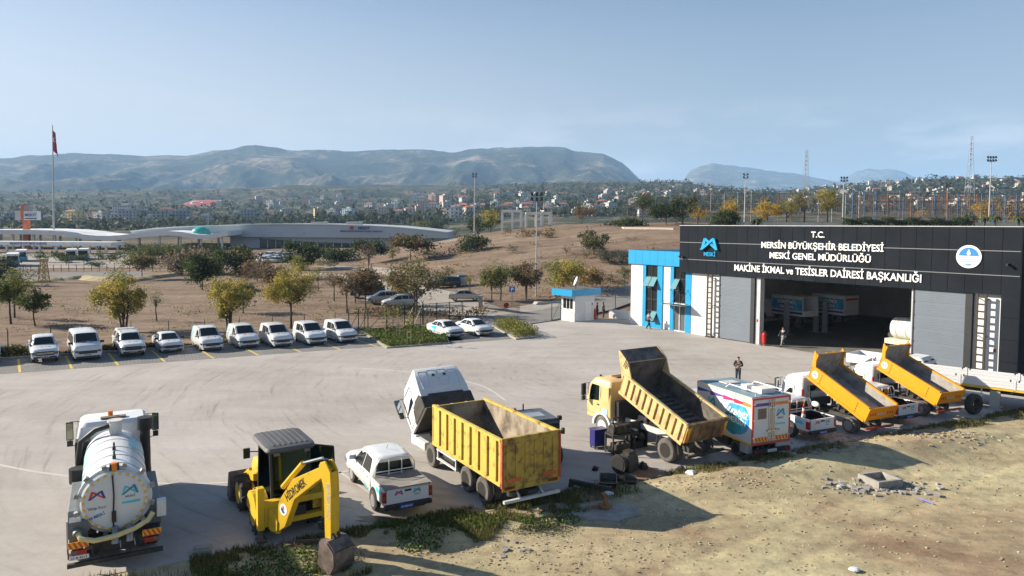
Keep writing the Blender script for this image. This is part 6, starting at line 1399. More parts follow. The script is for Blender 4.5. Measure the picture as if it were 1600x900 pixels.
for x in (.6, 1.4): b.loft([[(x+d, .90*math.cos(2*math.pi*j/28), 2.35+.90*math.sin(2*math.pi*j/28)) for j in range(28)] for d in (-.04, .04)])
b.build('tank_cradle', CRM, TK)
b = B(); b.tube([(.1, .4, 3.1), (.0, .75, 2.8), (-.2, .8, 1.6)], .05); b.tube([(.1, -.3, 3.2), (1.2, -.3, 3.35), (1.2, .3, 3.35), (.2, .3, 3.2)], .03); b.cyl((-.15, .5, 1.7), (-.15, -.2, 1.7), .22, 12); b.build('pipework', CHASSIS, TK)
lorry_cab(TK, [(.7, 4.6, 6.5, 1.1, .1), (1.6, 4.6, 6.5, 1.12, .14), (2.5, 4.7, 6.2, 1.0, .2), (2.7, 4.8, 6.0, .9, .2)], CRM, 1.7, 2.4, mirror=False)
# ---- workshop clutter beside the tan tipper
OIL = dirmat('oily_iron', (.012, .011, .010), (.06, .05, .042), .4, .65, 5, .5)
c = G(931, 702.5); CB = tag(empty('tool_cabinet', c, R_(27)), 'dark blue wheeled tool cabinet beside the front wheel of the tan tipper', 'tool cabinet')
BLU = mat('dark_blue_enamel', (.012, .014, .14), .4, 0, .1)
b = B(); b.box(-.06, .62, 0, .45, .12, .88); b.build('body', BLU, CB, bevel=.015)
b = B(); b.box(-.1, .66, -.03, .48, .88, .93); b.build('top', BLU, CB, bevel=.01)
for x in (.0, .56):
    for y in (.06, .4): b = B(); b.cyl((x-.02, y, .06), (x+.02, y, .06), .06, 10); b.box(x-.015, x+.015, y-.015, y+.015, .06, .12); b.build('caster', BLACK, CB)
for k in range(4): b = B(); b.box(-.0, .56, -.012, 0, .18+k*.17, .32+k*.17); b.build('drawer', mat('dark_blue_enamel', (.012, .014, .14)), CB)
c = G(958, 712); BN = tag(empty('workbench', c, R_(25)), 'dark steel workbench frame loaded with an engine and oily parts', 'workbench')
b = B()
for x in (0, 1.15):
    for y in (0, .65): b.box(x-.03, x+.03, y-.03, y+.03, 0, 1.28 if x == 0 and y == 0 else .95)
b.box(-.03, 1.18, -.03, .68, .86, .92); b.box(-.03, 1.18, -.03, .68, .1, .14); b.build('frame', CHASSIS, BN)
ENG = tag(empty('engine', c+Matrix.Rotation(R_(25), 3, 'Z') @ Vector((.62, .33, .92)), R_(30)), 'oily black engine lying on the steel workbench', 'engine')
b = B(); b.box(-.45, .4, -.28, .28, .02, .42); b.cyl((-.55, 0, .22), (-.45, 0, .22), .25, 16); b.cyl((.4, 0, .2), (.5, 0, .2), .18, 14); b.build('block', OIL, ENG, bevel=.03)
b = B(); b.tube([(-.3, .2, .42), (-.25, .3, .6), (.1, .3, .62), (.3, .15, .42)], .05); b.cyl((0, -.32, .3), (0, -.2, .3), .12, 10); b.cyl((.25, -.34, .25), (.25, -.2, .25), .1, 10); b.build('manifold', OIL, ENG, smooth=40)
SH = tag(empty('crate_of_parts', c+Matrix.Rotation(R_(25), 3, 'Z') @ Vector((.6, .3, .141)), R_(25)), 'dark open crate of parts on the lower shelf of the workbench', 'crate')
b = B(); b.box(-.4, .4, -.25, .25, 0, .03); b.box(-.4, .4, .22, .25, .03, .3); b.box(-.4, .4, -.25, -.22, .03, .3); b.box(-.4, -.37, -.22, .22, .03, .3); b.box(.37, .4, -.22, .22, .03, .3)
b.sphere((-.1, 0, .2), .16, 8, 6); b.sphere((.18, .05, .18), .13, 8, 6); b.build('crate', OIL, SH)
RK = tag(empty('parts_rack', G(996, 708)+Vector((.1, .9, 0)), R_(25)), 'black sheet metal stand full of hanging parts behind the workbench', 'rack')
b = B(); b.box(-.5, .5, -.2, .2, .0, .06); b.box(-.5, -.45, -.2, .2, .06, 1.2); b.box(.45, .5, -.2, .2, .06, 1.2); b.box(-.45, .45, .15, .2, .06, 1.2); b.build('frame', OIL, RK)
b = B(); b.sphere((-.2, -.05, .75), .25, 10, 8); b.sphere((.2, -.05, .5), .22, 10, 8); b.box(-.35, .3, -.15, .1, .06, .35); b.build('hanging_parts', OIL, RK)
c = G(965, 741); GX = tag(empty('gearbox', c, R_(40)), 'big oily gearbox with an open bell housing lying on the concrete', 'gearbox')
b = B(); b.loft([[(x, q*math.cos(2*math.pi*j/18), .42+q*math.sin(2*math.pi*j/18)) for j in range(18)] for x, q in ((0, .40), (.06, .42), (.1, .38), (.35, .26), (.4, .25))]); b.build('bell_housing', OIL, GX, smooth=35)
b = B(); b.cyl((-.02, 0, .42), (.0, 0, .42), .33, 18); b.build('clutch_plate', BLACK, GX)
b = B(); b.loft([[(x, a*s, .38+h*q) for a, q in ((-1, -1), (1, -1), (1.05, .3), (.7, 1), (-.7, 1), (-1.05, .3))] for x, s, h in ((.38, .28, .34), (.5, .3, .38), (.95, .27, .36), (1.1, .2, .26))]); b.cyl((1.1, 0, .38), (1.25, 0, .38), .09, 10); b.box(.5, .9, -.18, .18, .74, .88); b.build('gear_case', OIL, GX, smooth=30)
b = B(); b.box(.35, 1.15, -.22, .22, .0, .05); b.build('wood_block', mat('brown_cardboard', (.20, .12, .07), .95, 0, .15, 3), GX)
def lump(px, py, nm, label, cat, sz, seed, m=OIL):
    c = G(px, py); r = random.Random(seed); b = B()
    if nm == 'oil_pan':
        b.loft([[(a*sz*s*1.3, q*sz*s*.8, z) for a, q in ((-1, -1), (1, -1), (1.1, 0), (1, 1), (-1, 1), (-1.1, 0))] for s, z in ((.8, 0), (1, sz*.6), (.9, sz*.6), (.75, .03))])
    else:
        b.cyl((0, 0, 0), (0, 0, sz*.7), sz*.5, 12); b.box(-sz*.6, sz*.3, -sz*.25, sz*.3, 0.01, sz*.5); b.cyl((sz*.2, -sz*.3, sz*.45), (sz*.75, -sz*.2, sz*.45), sz*.2, 10); b.sphere((-.1*sz, 0, sz*.7), sz*.3, 8, 6)
    o = b.build(nm, m, None, smooth=30); o.location = c; o.rotation_euler = (0, 0, r.random()*6); tag(o, label, cat)
lump(930, 735, 'brake_part', 'flat black pump part lying alone left of the gearbox', 'machine part', .22, 1)
lump(1005, 733, 'brake_part', 'upright black gear part right of the gearbox near the rear tyre', 'machine part', .34, 2)
lump(950, 757, 'oil_pan', 'large black oil pan lying at the edge of the concrete', 'oil pan', .45, 3)
lump(985, 754, 'oil_pan', 'smaller flat black oil pan beside the weeds', 'oil pan', .32, 4)
lump(1064, 738, 'brake_part', 'lone dark casting at the weedy edge behind the tan tipper', 'machine part', .3, 5)
lump(965, 751, 'brake_part', 'small black box part in front of the bell housing', 'machine part', .22, 6)
b = B(); b.box(-1.1, 1.1, -.6, .5, .004, .02); o = b.build('cardboard_sheet', mat('brown_cardboard', (.20, .12, .07)), None); o.location = G(995, 742); o.rotation_euler = (0, 0, .5); tag(o, 'flat brown cardboard sheet under the gearbox', 'cardboard')
b = B(); b.xy([(.9*math.cos(i*.52)*(1+.3*math.sin(i*2.9)), .35*math.sin(i*.52)*(1+.2*math.cos(i*1.3))) for i in range(12)], .009, .013); o = b.build('oil_stain', mat('oil_stain_on_concrete', (.10, .09, .08), .6, 0, .2), None); o.location = G(600, 812); setting(o)
bp_ = B(); bp_.bar((-.9, 0, .2), (.9, 0, .2), .12, .2); bp_.box(-.9, -.75, -.1, .1, 0, .12); bp_.box(.75, .9, -.1, .1, 0, .12); o = bp_.build('steel_beam', CHASSIS, None); o.location = Vector((3.15, 27.6, 0)); o.rotation_euler = (0, 0, R_(-30)); tag(o, 'short dark steel beam on blocks just right of the yellow tipper tail', 'steel beam')
b = B(); b.box(-.28, .28, -.2, .2, 0, .14); b.box(-.2, .25, -.15, .12, .14, .2); o = b.build('concrete_block', KERB, None, bevel=.02); o.location = G(316, 862); o.rotation_euler = (0, 0, .3); tag(o, 'flat grey concrete block on the paving between tanker and backhoe', 'concrete block')
b = B(); b.bar((-.7, 0, .06), (.7, .1, .06), .14, .1); b.bar((-.3, .1, .14), (.5, -.05, .14), .1, .06); o = b.build('timber_scrap', mat('old_timber', (.14, .10, .07), .9, 0, .2, 4), None); o.location = G(478, 852); o.rotation_euler = (0, 0, .3); tag(o, 'scrap timbers lying at the paving edge behind the backhoe', 'timber')
# concrete slab, manhole and debris in the earth lot
n = N('old_slab'); SLAB = n.out(n.ramp(n.noise(2.5, detail=7), [(.3, (.22, .205, .185)), (.7, (.36, .34, .31))]), .9)
c = G(940, 800); b = B(); rr3 = random.Random(5); b.xy([((1.25+.3*rr3.random())*math.cos(2*math.pi*i/16), (.75+.25*rr3.random())*math.sin(2*math.pi*i/16)) for i in range(16)], -.1, .05); o = b.build('old_slab', SLAB, None); o.location = (c.x, c.y, zl(c.x, c.y)); setting(o)
e = tag(empty('broken_casting', (c.x+.1, c.y+.2, zl(c.x, c.y)+.09), .3), 'rusty brown casting on the pale slab in the shade', 'machine part')
b = B(); b.cyl((0, 0, 0), (0, 0, .12), .22, 12); b.cyl((.1, .05, .1), (.02, .1, .5), .09, 10); b.bar((-.6, .1, .05), (.3, -.1, .06), .1, .08); b.build('casting', dirmat('rust_brown', (.10, .045, .02), (.30, .15, .05), .35, .6, 4), e)
c = G(1375, 757); zg = zl(c.x, c.y); e = tag(empty('manhole_shaft', (c.x, c.y, zg), R_(18)), 'square open concrete manhole shaft sticking out of the earth lot', 'manhole')
b = B()
for bx in ((-.62, .62, -.55, -.42), (-.62, .62, .42, .55), (-.62, -.5, -.42, .42), (.5, .62, -.42, .42)): b.box(*bx, -.3, .30)
b.box(-.5, .5, -.42, .42, -.3, -.25); b.build('shaft_wall', SLAB, e, bevel=.01)
rk = random.Random(17)
def stone(bm_, c, s):
    v = [Vector((x, y, z)) for x in (-1, 1) for y in (-1, 1) for z in (-1, 1)]; v = [Vector((q.x*s*rk.uniform(.5, 1.1), q.y*s*rk.uniform(.4, 1), q.z*s*rk.uniform(.25, .7))) for q in v]; M_ = Matrix.Rotation(rk.random()*6, 3, 'Z')
    bm_.add([Vector(c)+M_ @ q for q in v], [(0,1,3,2), (4,6,7,5), (0,4,5,1), (2,3,7,6), (0,2,6,4), (1,5,7,3)])
def rubble(nm, m, spots, label=None):
    b = B()
    for (px, py, sx_, sy_, nn, smin, smax) in spots:
        c = G(px, py)
        for _ in range(nn):
            x, y = c.x+rk.gauss(0, sx_), c.y+rk.gauss(0, sy_); stone(b, (x, y, zl(x, y)+smin*.3), rk.uniform(smin, smax)**1)
    return setting(b.build(nm, m, None), 'stuff')
rubble('concrete_rubble', SLAB, [(1375, 764, .9, .35, 70, .03, .16), (1410, 758, .5, .25, 40, .03, .14), (1330, 770, .4, .3, 20, .03, .1), (1290, 715, 1.2, .5, 50, .02, .12), (1230, 690, 1.0, .4, 40, .02, .1), (1500, 690, 1.2, .5, 40, .02, .1), (1210, 735, 1.1, .5, 60, .02, .07), (930, 800, .9, .6, 40, .02, .08), (800, 860, .5, .3, 14, .03, .12)])
rubble('earth_clods', dirmat('loose_clods', (.22, .16, .10), (.37, .30, .18), .3, .6, 3, .95), [(1100, 850, 5, 1.6, 150, .010, .05), (1300, 800, 5, 2.5, 160, .010, .06), (1450, 760, 4, 3, 120, .010, .06), (1350, 870, 6, 1.2, 120, .008, .05), (850, 870, 3, .8, 260, .012, .05), (1380, 690, 3, .8, 200, .02, .11), (1260, 680, 2.5, .5, 160, .02, .08), (1100, 760, 2, .5, 160, .015, .06), (950, 865, 5, .8, 90, .008, .045)])
rubble('pale_pebbles', mat('pale_pebble', (.50, .46, .40), .9, 0, .15, 5), [(1200, 850, 7, 2.2, 130, .008, .03), (1450, 780, 6, 4, 130, .008, .035), (850, 850, 3, 1, 120, .010, .03), (1050, 780, 3, 1.2, 140, .01, .035)])
b = B(); b.cyl((0, 0, .02), (.5, .35, .03), .025, 8); o = b.build('plastic_pipe', mat('violet_blue_plastic', (.10, .10, .50), .5, 0, 0), None); c = G(1459, 790); o.location = (c.x, c.y, zl(c.x, c.y)+.03); o.rotation_euler = (0, 0, 1.4); tag(o, 'short violet blue plastic pipe lying on the bare earth', 'pipe')
for k, (px, py, s, lab) in enumerate(((1080, 745, .22, 'crumpled white plastic bag at the weedy edge behind the tan tipper'), (1335, 893, .13, 'crumpled white plastic bag at the lower edge of the earth lot'), (950, 775, .16, 'pale scrap of plastic above the old slab'))):
    b = B(); b.sphere((0, 0, 0), s, 9, 7, sc=(1, .8, .5)); c = G(px, py); b.v = [(x*(1+.5*math.sin(9*y+k)), y*(1+.4*math.cos(11*x)), z) for x, y, z in b.v]
    o = b.build('plastic_bag', mat('plastic_white', (.62, .64, .66), .4, 0, .1), None); o.location = (c.x, c.y, zl(c.x, c.y)+.05); tag(o, lab, 'plastic bag')

b = B(); p, q = G(952, 497), G(984, 500); b.bar((p.x, p.y, .5), (q.x, q.y, .5), .2, 1.0); o = b.build('low_white_wall', WALLW, None); tag(o, 'low white wall between the guard booth and the blue annex', 'wall')
# ================================================================== TREES AND PLANTS
def leafmat(name, c1, c2):
    m = bpy.data.materials.new(name); m.use_nodes = True; nt = m.node_tree; b = nt.nodes['Principled BSDF']
    g = nt.nodes.new('ShaderNodeNewGeometry'); r = nt.nodes.new('ShaderNodeValToRGB'); r.color_ramp.elements[0].color = (*c1, 1); r.color_ramp.elements[1].color = (*c2, 1)
    nt.links.new(g.outputs['Random Per Island'], r.inputs[0]); nt.links.new(r.outputs[0], b.inputs['Base Color']); b.inputs['Roughness'].default_value = .7; b.inputs['Specular IOR Level'].default_value = .2
    tr = nt.nodes.new('ShaderNodeBsdfTranslucent'); mx = nt.nodes.new('ShaderNodeMixShader'); mx.inputs[0].default_value = .4; nt.links.new(r.outputs[0], tr.inputs[0])
    o = nt.nodes['Material Output']; nt.links.new(b.outputs[0], mx.inputs[1]); nt.links.new(tr.outputs[0], mx.inputs[2]); nt.links.new(mx.outputs[0], o.inputs[0]); return m
LEAF = {'yellow': leafmat('yellowing_leaves', (.26, .22, .05), (.50, .40, .10)), 'green': leafmat('green_leaves', (.05, .075, .02), (.14, .16, .05)),
 'dark': leafmat('dark_green_leaves', (.022, .036, .013), (.075, .095, .034)), 'olive': leafmat('olive_leaves', (.08, .085, .032), (.20, .185, .08)),
 'brown': leafmat('brown_dry_leaves', (.10, .072, .04), (.22, .155, .08)), 'bare': leafmat('dry_twig_leaves', (.12, .09, .065), (.26, .20, .14)), 'tuft': leafmat('straw_tuft', (.20, .15, .09), (.40, .32, .21)), 'gold': leafmat('golden_leaves', (.30, .20, .025), (.62, .40, .05)), 'mid': leafmat('yellow_green_leaves', (.10, .115, .028), (.27, .25, .065)),
 'grey': leafmat('grey_green_leaves', (.05, .058, .035), (.15, .15, .09)), 'weed': leafmat('weed_leaves', (.045, .06, .016), (.25, .225, .085)), 'grass': leafmat('lush_grass_leaves', (.03, .06, .012), (.12, .19, .035)), 'far': leafmat('far_tree_leaves', (.024, .036, .018), (.085, .09, .05))}
BARK = mat('grey_brown_bark', (.075, .058, .045), .95, 0, .25, 6)
nr = np.random.default_rng(5)
def leaf_mesh(name, P, size, m, parent=None, up=.0, stretch=1.0):
    n = len(P); d = nr.normal(size=(n, 3)); d[:, 2] = d[:, 2]*(1-up)+up*1.2; d /= np.linalg.norm(d, axis=1)[:, None]
    a = np.cross(d, nr.normal(size=(n, 3))); a /= np.linalg.norm(a, axis=1)[:, None]+1e-9; c = np.cross(d, a)
    s = (np.asarray(size)*(.6+.8*nr.random(n)))[:, None] if np.ndim(size) == 0 else (size*(.6+.8*nr.random(n)))[:, None]
    V = np.stack([P-a*s*.5*stretch, P+c*s*.34, P+a*s*.5*stretch, P-c*s*.34], 1).reshape(-1, 3)
    me = bpy.data.meshes.new(name); me.vertices.add(4*n); me.vertices.foreach_set('co', V.ravel().astype(np.float32))
    me.loops.add(4*n); me.loops.foreach_set('vertex_index', np.arange(4*n, dtype=np.int32)); me.polygons.add(n)
    me.polygons.foreach_set('loop_start', np.arange(0, 4*n, 4, dtype=np.int32)); me.polygons.foreach_set('loop_total', np.full(n, 4, np.int32)); me.update(calc_edges=True)
    me.materials.append(m); o = bpy.data.objects.new(name, me); COL.objects.link(o)
    if parent: o.parent = parent
    return o
def tree(nm, label, pos, h, w, kind, group=None, trunk=.3, nl=1400, airy=.5, ls=None, flat=1.0, stems=1, cat='tree', lean=0.0, kind2=None):
    nl = int(nl*1.75); w *= 1.06; e = tag(empty(nm, pos, rnd.random()*6.28), label, cat, group); r = w/2; zc = h*(trunk+1)/2; rz = h*(1-trunk)/2*flat; zc = h-rz
    K = int(10+16*airy*1.6); cl = []
    while len(cl) < K:
        p = Vector((rnd.uniform(-1, 1), rnd.uniform(-1, 1), rnd.uniform(-1, 1)))
        if .18 < p.length < 1: q_ = rnd.uniform(.68, 1.08); cl.append(Vector((p.x*r*q_, p.y*r*q_, zc+p.z*rz*min(.92, q_))))
    if trunk > .02:
        b = B(); tr = max(.06, h*.018)
        for s in range(stems):
            ox = (s-(stems-1)/2)*.25; top = Vector((ox*2+lean, rnd.uniform(-.2, .2), zc-rz*.2))
            b.tube([(ox*.5, 0, -.15), (ox+rnd.uniform(-.1, .1)*h*.1+lean*.3, rnd.uniform(-.1, .1), h*trunk*.6), top], [tr*1.35, tr, tr*.6], 7)
            for c in cl[s::max(1, stems*2)]:
                a = Vector((0, 0, h*trunk*.75)).lerp(top, rnd.uniform(.15, .95)); mid = a.lerp(c, .5)+Vector((0, 0, -.04*h)); b.tube([a, mid, c], [tr*.5, tr*.3, tr*.1], 5)
        b.build('trunk', BARK, e, smooth=60)
    sig = r*(.36-.10*airy); C_ = np.array([tuple(c) for c in cl]); idx = nr.integers(0, K, nl); g = nr.normal(size=(nl, 3))*.62
    P = C_[idx]+g*np.array([sig, sig, sig*.8*min(1.3, rz/r+.3)])*(.5+.85*nr.random((K, 1))[idx])
    ls = ls or max(.10, .05*w)
    if kind2:
        k = (nr.random(K) < .35)[idx]; leaf_mesh('crown', P[~k], ls, LEAF[kind], e); leaf_mesh('crown', P[k], ls, LEAF[kind2], e)
    else: leaf_mesh('crown', P, ls, LEAF[kind], e)
    return e
def pt(nm, label, px, py, hpx, wpx, kind, dmin=50, **k):
    p = GT(px, py, dmin); s = p.y/CF; return tree(nm, label, p, hpx*s, wpx*s, kind, **k)
GFT = 'trees on the dry field behind the parked cars'
pt('tree', 'green round tree at the left picture edge behind the fence', 17, 505, 78, 52, 'green', kind2='mid', trunk=.36, nl=2400, airy=.4)
pt('tree', 'thin green tree just behind the round left edge tree', 23, 497, 66, 34, 'green', trunk=.4, nl=1200)
pt('tree', 'dark tree mass cut by the left picture edge in front of the bus road', 4, 446, 48, 40, 'dark', trunk=.2, nl=1400, airy=.3)
pt('tree', 'small olive tree with a forked trunk behind the first two parked vehicles', 55, 508, 56, 52, 'green', kind2='olive', trunk=.34, nl=1900, airy=.5, lean=.5)
pt('tree', 'airy yellow tree behind the minibus, tallest on the left field', 193, 517, 94, 78, 'yellow', kind2='mid', trunk=.12, nl=5200, airy=1.2, stems=3, ls=.17)
pt('sapling', 'thin dark green sapling on the open field behind the pickup with topper', 245, 500, 48, 22, 'green', trunk=.45, nl=220, airy=.9)
pt('tree', 'dark green umbrella shaped tree standing alone in the middle of the field', 316, 453, 54, 64, 'dark', kind2='green', trunk=.30, nl=2600, airy=.35)
pt('tree', 'yellow tree behind the small vans with roof rails', 358, 521, 92, 66, 'yellow', kind2='mid', trunk=.22, nl=4200, airy=1.2, stems=3, ls=.17)
pt('tree', 'dark green tree half hidden behind the yellow tree of the small vans', 380, 488, 46, 52, 'green', trunk=.3, nl=1500)
pt('tree', 'yellow tree with dark trunk behind the plain small van', 455, 512, 96, 74, 'yellow', kind2='mid', trunk=.30, nl=4600, airy=1.1, ls=.17)
pt('tree', 'flat topped olive brown tree on the far side of the field', 222, 437, 38, 52, 'olive', kind2='brown', trunk=.35, nl=1300, airy=.4, flat=.8)
pt('bush', 'wide reddish brown bush at the far end of the field', 303, 428, 38, 78, 'bare', trunk=.05, nl=2200, airy=.4, cat='bush')
pt('tree', 'broad dark green tree right of the reddish brown bush', 370, 431, 44, 70, 'dark', kind2='olive', trunk=.15, nl=2200, airy=.3)
pt('bush', 'grey brown dry bush beside the broad dark tree', 402, 440, 42, 44, 'bare', kind2='brown', trunk=.08, nl=1300, cat='bush')
pt('bush', 'grey brown dry bush left of the lane behind the yellow tree', 425, 448, 40, 46, 'brown', kind2='bare', trunk=.08, nl=1300, cat='bush')
pt('tree', 'dense dark green tree in front of the small far car park', 474, 422, 44, 58, 'dark', kind2='green', trunk=.15, nl=2000, airy=.3)
pt('tree', 'small yellow green tree below the dense dark green tree', 470, 436, 38, 36, 'mid', trunk=.2, nl=800, airy=.8)
pt('hedge', 'low dark hedge running below the terminal glass front', 525, 408, 20, 58, 'dark', trunk=.01, nl=1500, airy=.4, cat='hedge')
pt('tree', 'dark flat tree at the right end of the terminal hedge', 577, 412, 38, 54, 'dark', trunk=.28, nl=1600, airy=.3, flat=.9)
pt('bare_tree', 'leafless grey tree standing in front of the dark flat tree', 576, 424, 48, 40, 'bare', trunk=.3, nl=350, airy=1.0, ls=.2)
pt('tree', 'small bright green tree between the leafless tree and the acacia', 614, 412, 28, 24, 'green', kind2='mid', trunk=.3, nl=600)
pt('tree', 'wide dark brown acacia on the slope right of the terminal', 642, 408, 40, 66, 'brown', kind2='dark', trunk=.35, nl=1900, airy=.4, flat=.85)
pt('tree', 'tall brownish tree on the slope top against the terminal roof', 655, 374, 32, 40, 'olive', trunk=.15, nl=1100, airy=.4)
pt('tree', 'dark green tree on the slope top beside the brownish one', 684, 370, 26, 36, 'dark', trunk=.15, nl=1000, airy=.3)
lane = 'brown trees along the parking lane'
pt('tree', 'thin brown tree nearest the field edge of the parking lane', 542, 487, 62, 46, 'brown', kind2='bare', trunk=.4, nl=1000, airy=.9, group=lane)
pt('tree', 'thin brown tree beside the navy off-road car', 522, 470, 50, 38, 'bare', trunk=.4, nl=600, airy=.9, group=lane)
pt('tree', 'slim half bare tree at the far left of the parking lane', 497, 455, 38, 28, 'mid', kind2='bare', trunk=.4, nl=420, airy=.9, group=lane)
pt('tree', 'dense brown round tree directly in front of the parked silver cars', 571, 486, 66, 58, 'brown', trunk=.42, nl=2600, airy=.35, group=lane)
pt('tree', 'slim brown tree left of the dense brown round tree', 555, 474, 50, 36, 'brown', trunk=.4, nl=800, airy=.8, group=lane)
pt('tree', 'large open olive tree by the green gates', 649, 494, 92, 88, 'olive', kind2='brown', trunk=.25, nl=2300, airy=1.0, stems=2, ls=.22)
pt('tree', 'low yellow brown crown leaning left of the large open tree', 627, 478, 50, 46, 'olive', kind2='yellow', trunk=.3, nl=1200, airy=.6)
pt('tree', 'small round olive tree on the slope behind the dark green car', 700, 446, 30, 24, 'olive', trunk=.4, nl=500)
pt('tree', 'small round yellow green tree beside the waste container', 734, 458, 32, 20, 'mid', trunk=.4, nl=500, airy=.3)
pt('tree', 'round yellow green tree left of the parking sign', 768, 470, 54, 40, 'mid', kind2='green', trunk=.36, nl=1500, airy=.35)
pt('tree', 'darker green tree just behind the parking sign', 782, 470, 58, 36, 'green', trunk=.36, nl=1300, airy=.35)
pt('tree', 'brown olive tree between the parking sign and the guard booth', 822, 468, 58, 52, 'brown', kind2='olive', trunk=.32, nl=1900, airy=.6, stems=2)
pt('tree', 'yellow and green mixed tree directly behind the guard booth', 880, 456, 52, 56, 'mid', kind2='yellow', trunk=.15, nl=2000, airy=.6)
pt('bush', 'orange brown bush to the right behind the satellite dish', 925, 452, 34, 46, 'brown', kind2='gold', trunk=.08, nl=1000, airy=.7, cat='bush')
pt('tree', 'airy grey green tree in the middle of the dry slope', 928, 398, 38, 52, 'grey', kind2='olive', trunk=.2, nl=1500, airy=.9, stems=2)
pt('tree', 'small green tree beside the left corner of the blue annex', 975, 448, 32, 24, 'green', trunk=.35, nl=700)
pt('bush', 'grey green bush on the slope above the annex corner', 948, 412, 20, 34, 'grey', trunk=.02, nl=900, airy=.4, cat='bush')
pt('bush', 'grey green bush touching the annex roof edge', 974, 414, 20, 30, 'grey', trunk=.02, nl=800, airy=.4, cat='bush')
pt('bush', 'round dark green shrub alone on the open slope', 733, 394, 26, 52, 'dark', kind2='olive', trunk=.01, nl=1500, airy=.3, cat='bush')
pt('bush', 'small grey shrub on the slope left of the tall lamp mast', 800, 396, 14, 20, 'grey', trunk=.01, nl=350, cat='bush')
pt('bush', 'small upright shrub on the slope below the concrete channel', 885, 398, 16, 14, 'grey', trunk=.1, nl=300, cat='bush')
pt('bush', 'little yellowish shrub below the airy grey green tree', 917, 404, 14, 16, 'olive', trunk=.05, nl=300, cat='bush')
def crest(nm, label, px, dist, hpx, wpx, kind, **k):
    p = at(px, dist); s = dist/CF; return tree(nm, label, p, hpx*s*1.12, wpx*s*1.18, kind, **k)
crest('tree', 'yellow green tree on the crest left of the white pergola', 766, 208, 32, 34, 'mid', kind2='yellow', trunk=.2, nl=1100)
crest('tree', 'dark green tree on the crest beside the floodlight mast', 748, 204, 24, 34, 'dark', trunk=.15, nl=900)
crest('tree', 'small dark tree on the slope crest left of the floodlight mast', 712, 215, 15, 14, 'dark', trunk=.15, nl=300)
crest('tree', 'brown autumn tree on the crest right of the pergola', 908, 225, 26, 34, 'brown', trunk=.25, nl=900)
crest('palm_tree', 'tall loose pine at the left end of the crest group', 1003, 190, 46, 30, 'green', kind2='grey', trunk=.4, nl=1100, airy=.9).name = 'pine_tree'
crest('tree', 'dark green round tree, left one of the crest group above the annex', 1040, 182, 32, 40, 'dark', trunk=.2, nl=1800, airy=.3)
crest('tree', 'dark green tall tree, right one of the crest group above the annex', 1066, 182, 42, 40, 'dark', kind2='olive', trunk=.2, nl=1900, airy=.3)
crest('tree', 'small golden tree right beside the dark crest group', 1090, 190, 24, 24, 'gold', trunk=.2, nl=700)
crest('bush', 'round clipped green bush directly above the left hall roof edge', 1132, 158, 26, 44, 'dark', kind2='green', trunk=.02, nl=1700, airy=.3, cat='bush')
crest('tree', 'golden tree behind the round bush, left of the roof centre', 1145, 185, 34, 30, 'gold', kind2='yellow', trunk=.2, nl=1300)
crest('tree', 'golden yellow tree second from the left above the lettering', 1198, 178, 32, 32, 'gold', kind2='yellow', trunk=.25, nl=1300)
crest('tree', 'half green tree between two golden trees above the lettering', 1228, 178, 38, 24, 'mid', kind2='yellow', trunk=.25, nl=1000)
crest('tree', 'slim brown green tree beside the far lattice mast', 1255, 178, 52, 26, 'olive', kind2='yellow', trunk=.3, nl=1000, airy=.8)
crest('tree', 'tall yellow tree in front of the blue sports fence', 1291, 178, 52, 32, 'yellow', kind2='mid', trunk=.3, nl=1500)
crest('tree', 'small orange tree behind the sports fence', 1436, 200, 22, 16, 'gold', trunk=.25, nl=400)
crest('tree', 'golden tree near the tall floodlight at the right', 1540, 190, 34, 34, 'gold', kind2='brown', trunk=.2, nl=1000)
crest('tree', 'brown tree at the right picture edge on the crest', 1585, 180, 30, 40, 'brown', kind2='yellow', trunk=.2, nl=900)
h_ = at(1415, 150)
hd = tag(empty('hedge', h_, R_(-4)), 'long low dark green hedge on the bank above the hall roof', 'hedge')
x = nr.uniform(-13, 13, 9000); y = nr.uniform(-1.6, 1.6, 9000); z = nr.random(9000)**.6*(1.45+.35*np.sin(x*1.3)+.2*np.sin(x*3.7))*.95
leaf_mesh('foliage', np.stack([x, y, z], 1), .28, LEAF['dark'], hd)
crest('hedge', 'low green hedge on the crest left of the pine', 975, 185, 9, 46, 'dark', trunk=.01, nl=900, cat='hedge')
def palm(px, dist, hpx, label):
    p = at(px, dist); h = hpx*dist/CF; e = tag(empty('palm_tree', p, rnd.random()*6), label, 'palm', 'small palms on the crest')
    b = B(); b.tube([(0, 0, -.1), (.03, 0, h*.45), (0, 0, h*.62)], [.2, .18, .22], 8); b.build('trunk', BARK, e, smooth=60)
    b = B()
    for k in range(22):
        a = rnd.uniform(0, 6.28); L_ = h*rnd.uniform(.42, .6); up = rnd.uniform(.1, 1.1); d = Vector((math.cos(a), math.sin(a), 0)); sd = Vector((-d.y, d.x, 0))
        pts = [Vector((0, 0, h*.6))+d*(L_*t)+Vector((0, 0, L_*(up*t-1.1*t*t))) for t in (0, .35, .7, 1)]; w = h*.085
        for i in range(3):
            w0, w1 = w*(.4, 1, .8, .1)[i], w*(.4, 1, .8, .1)[i+1]
            b.add([pts[i]-sd*w0, pts[i]+Vector((0, 0, w0*.5)), pts[i+1]+Vector((0, 0, w1*.5)), pts[i+1]-sd*w1], [(0,1,2,3)]); b.add([pts[i]+sd*w0, pts[i]+Vector((0, 0, w0*.5)), pts[i+1]+Vector((0, 0, w1*.5)), pts[i+1]+sd*w1], [(0,1,2,3)])
    b.build('crown', LEAF['green'], e, fix=False)
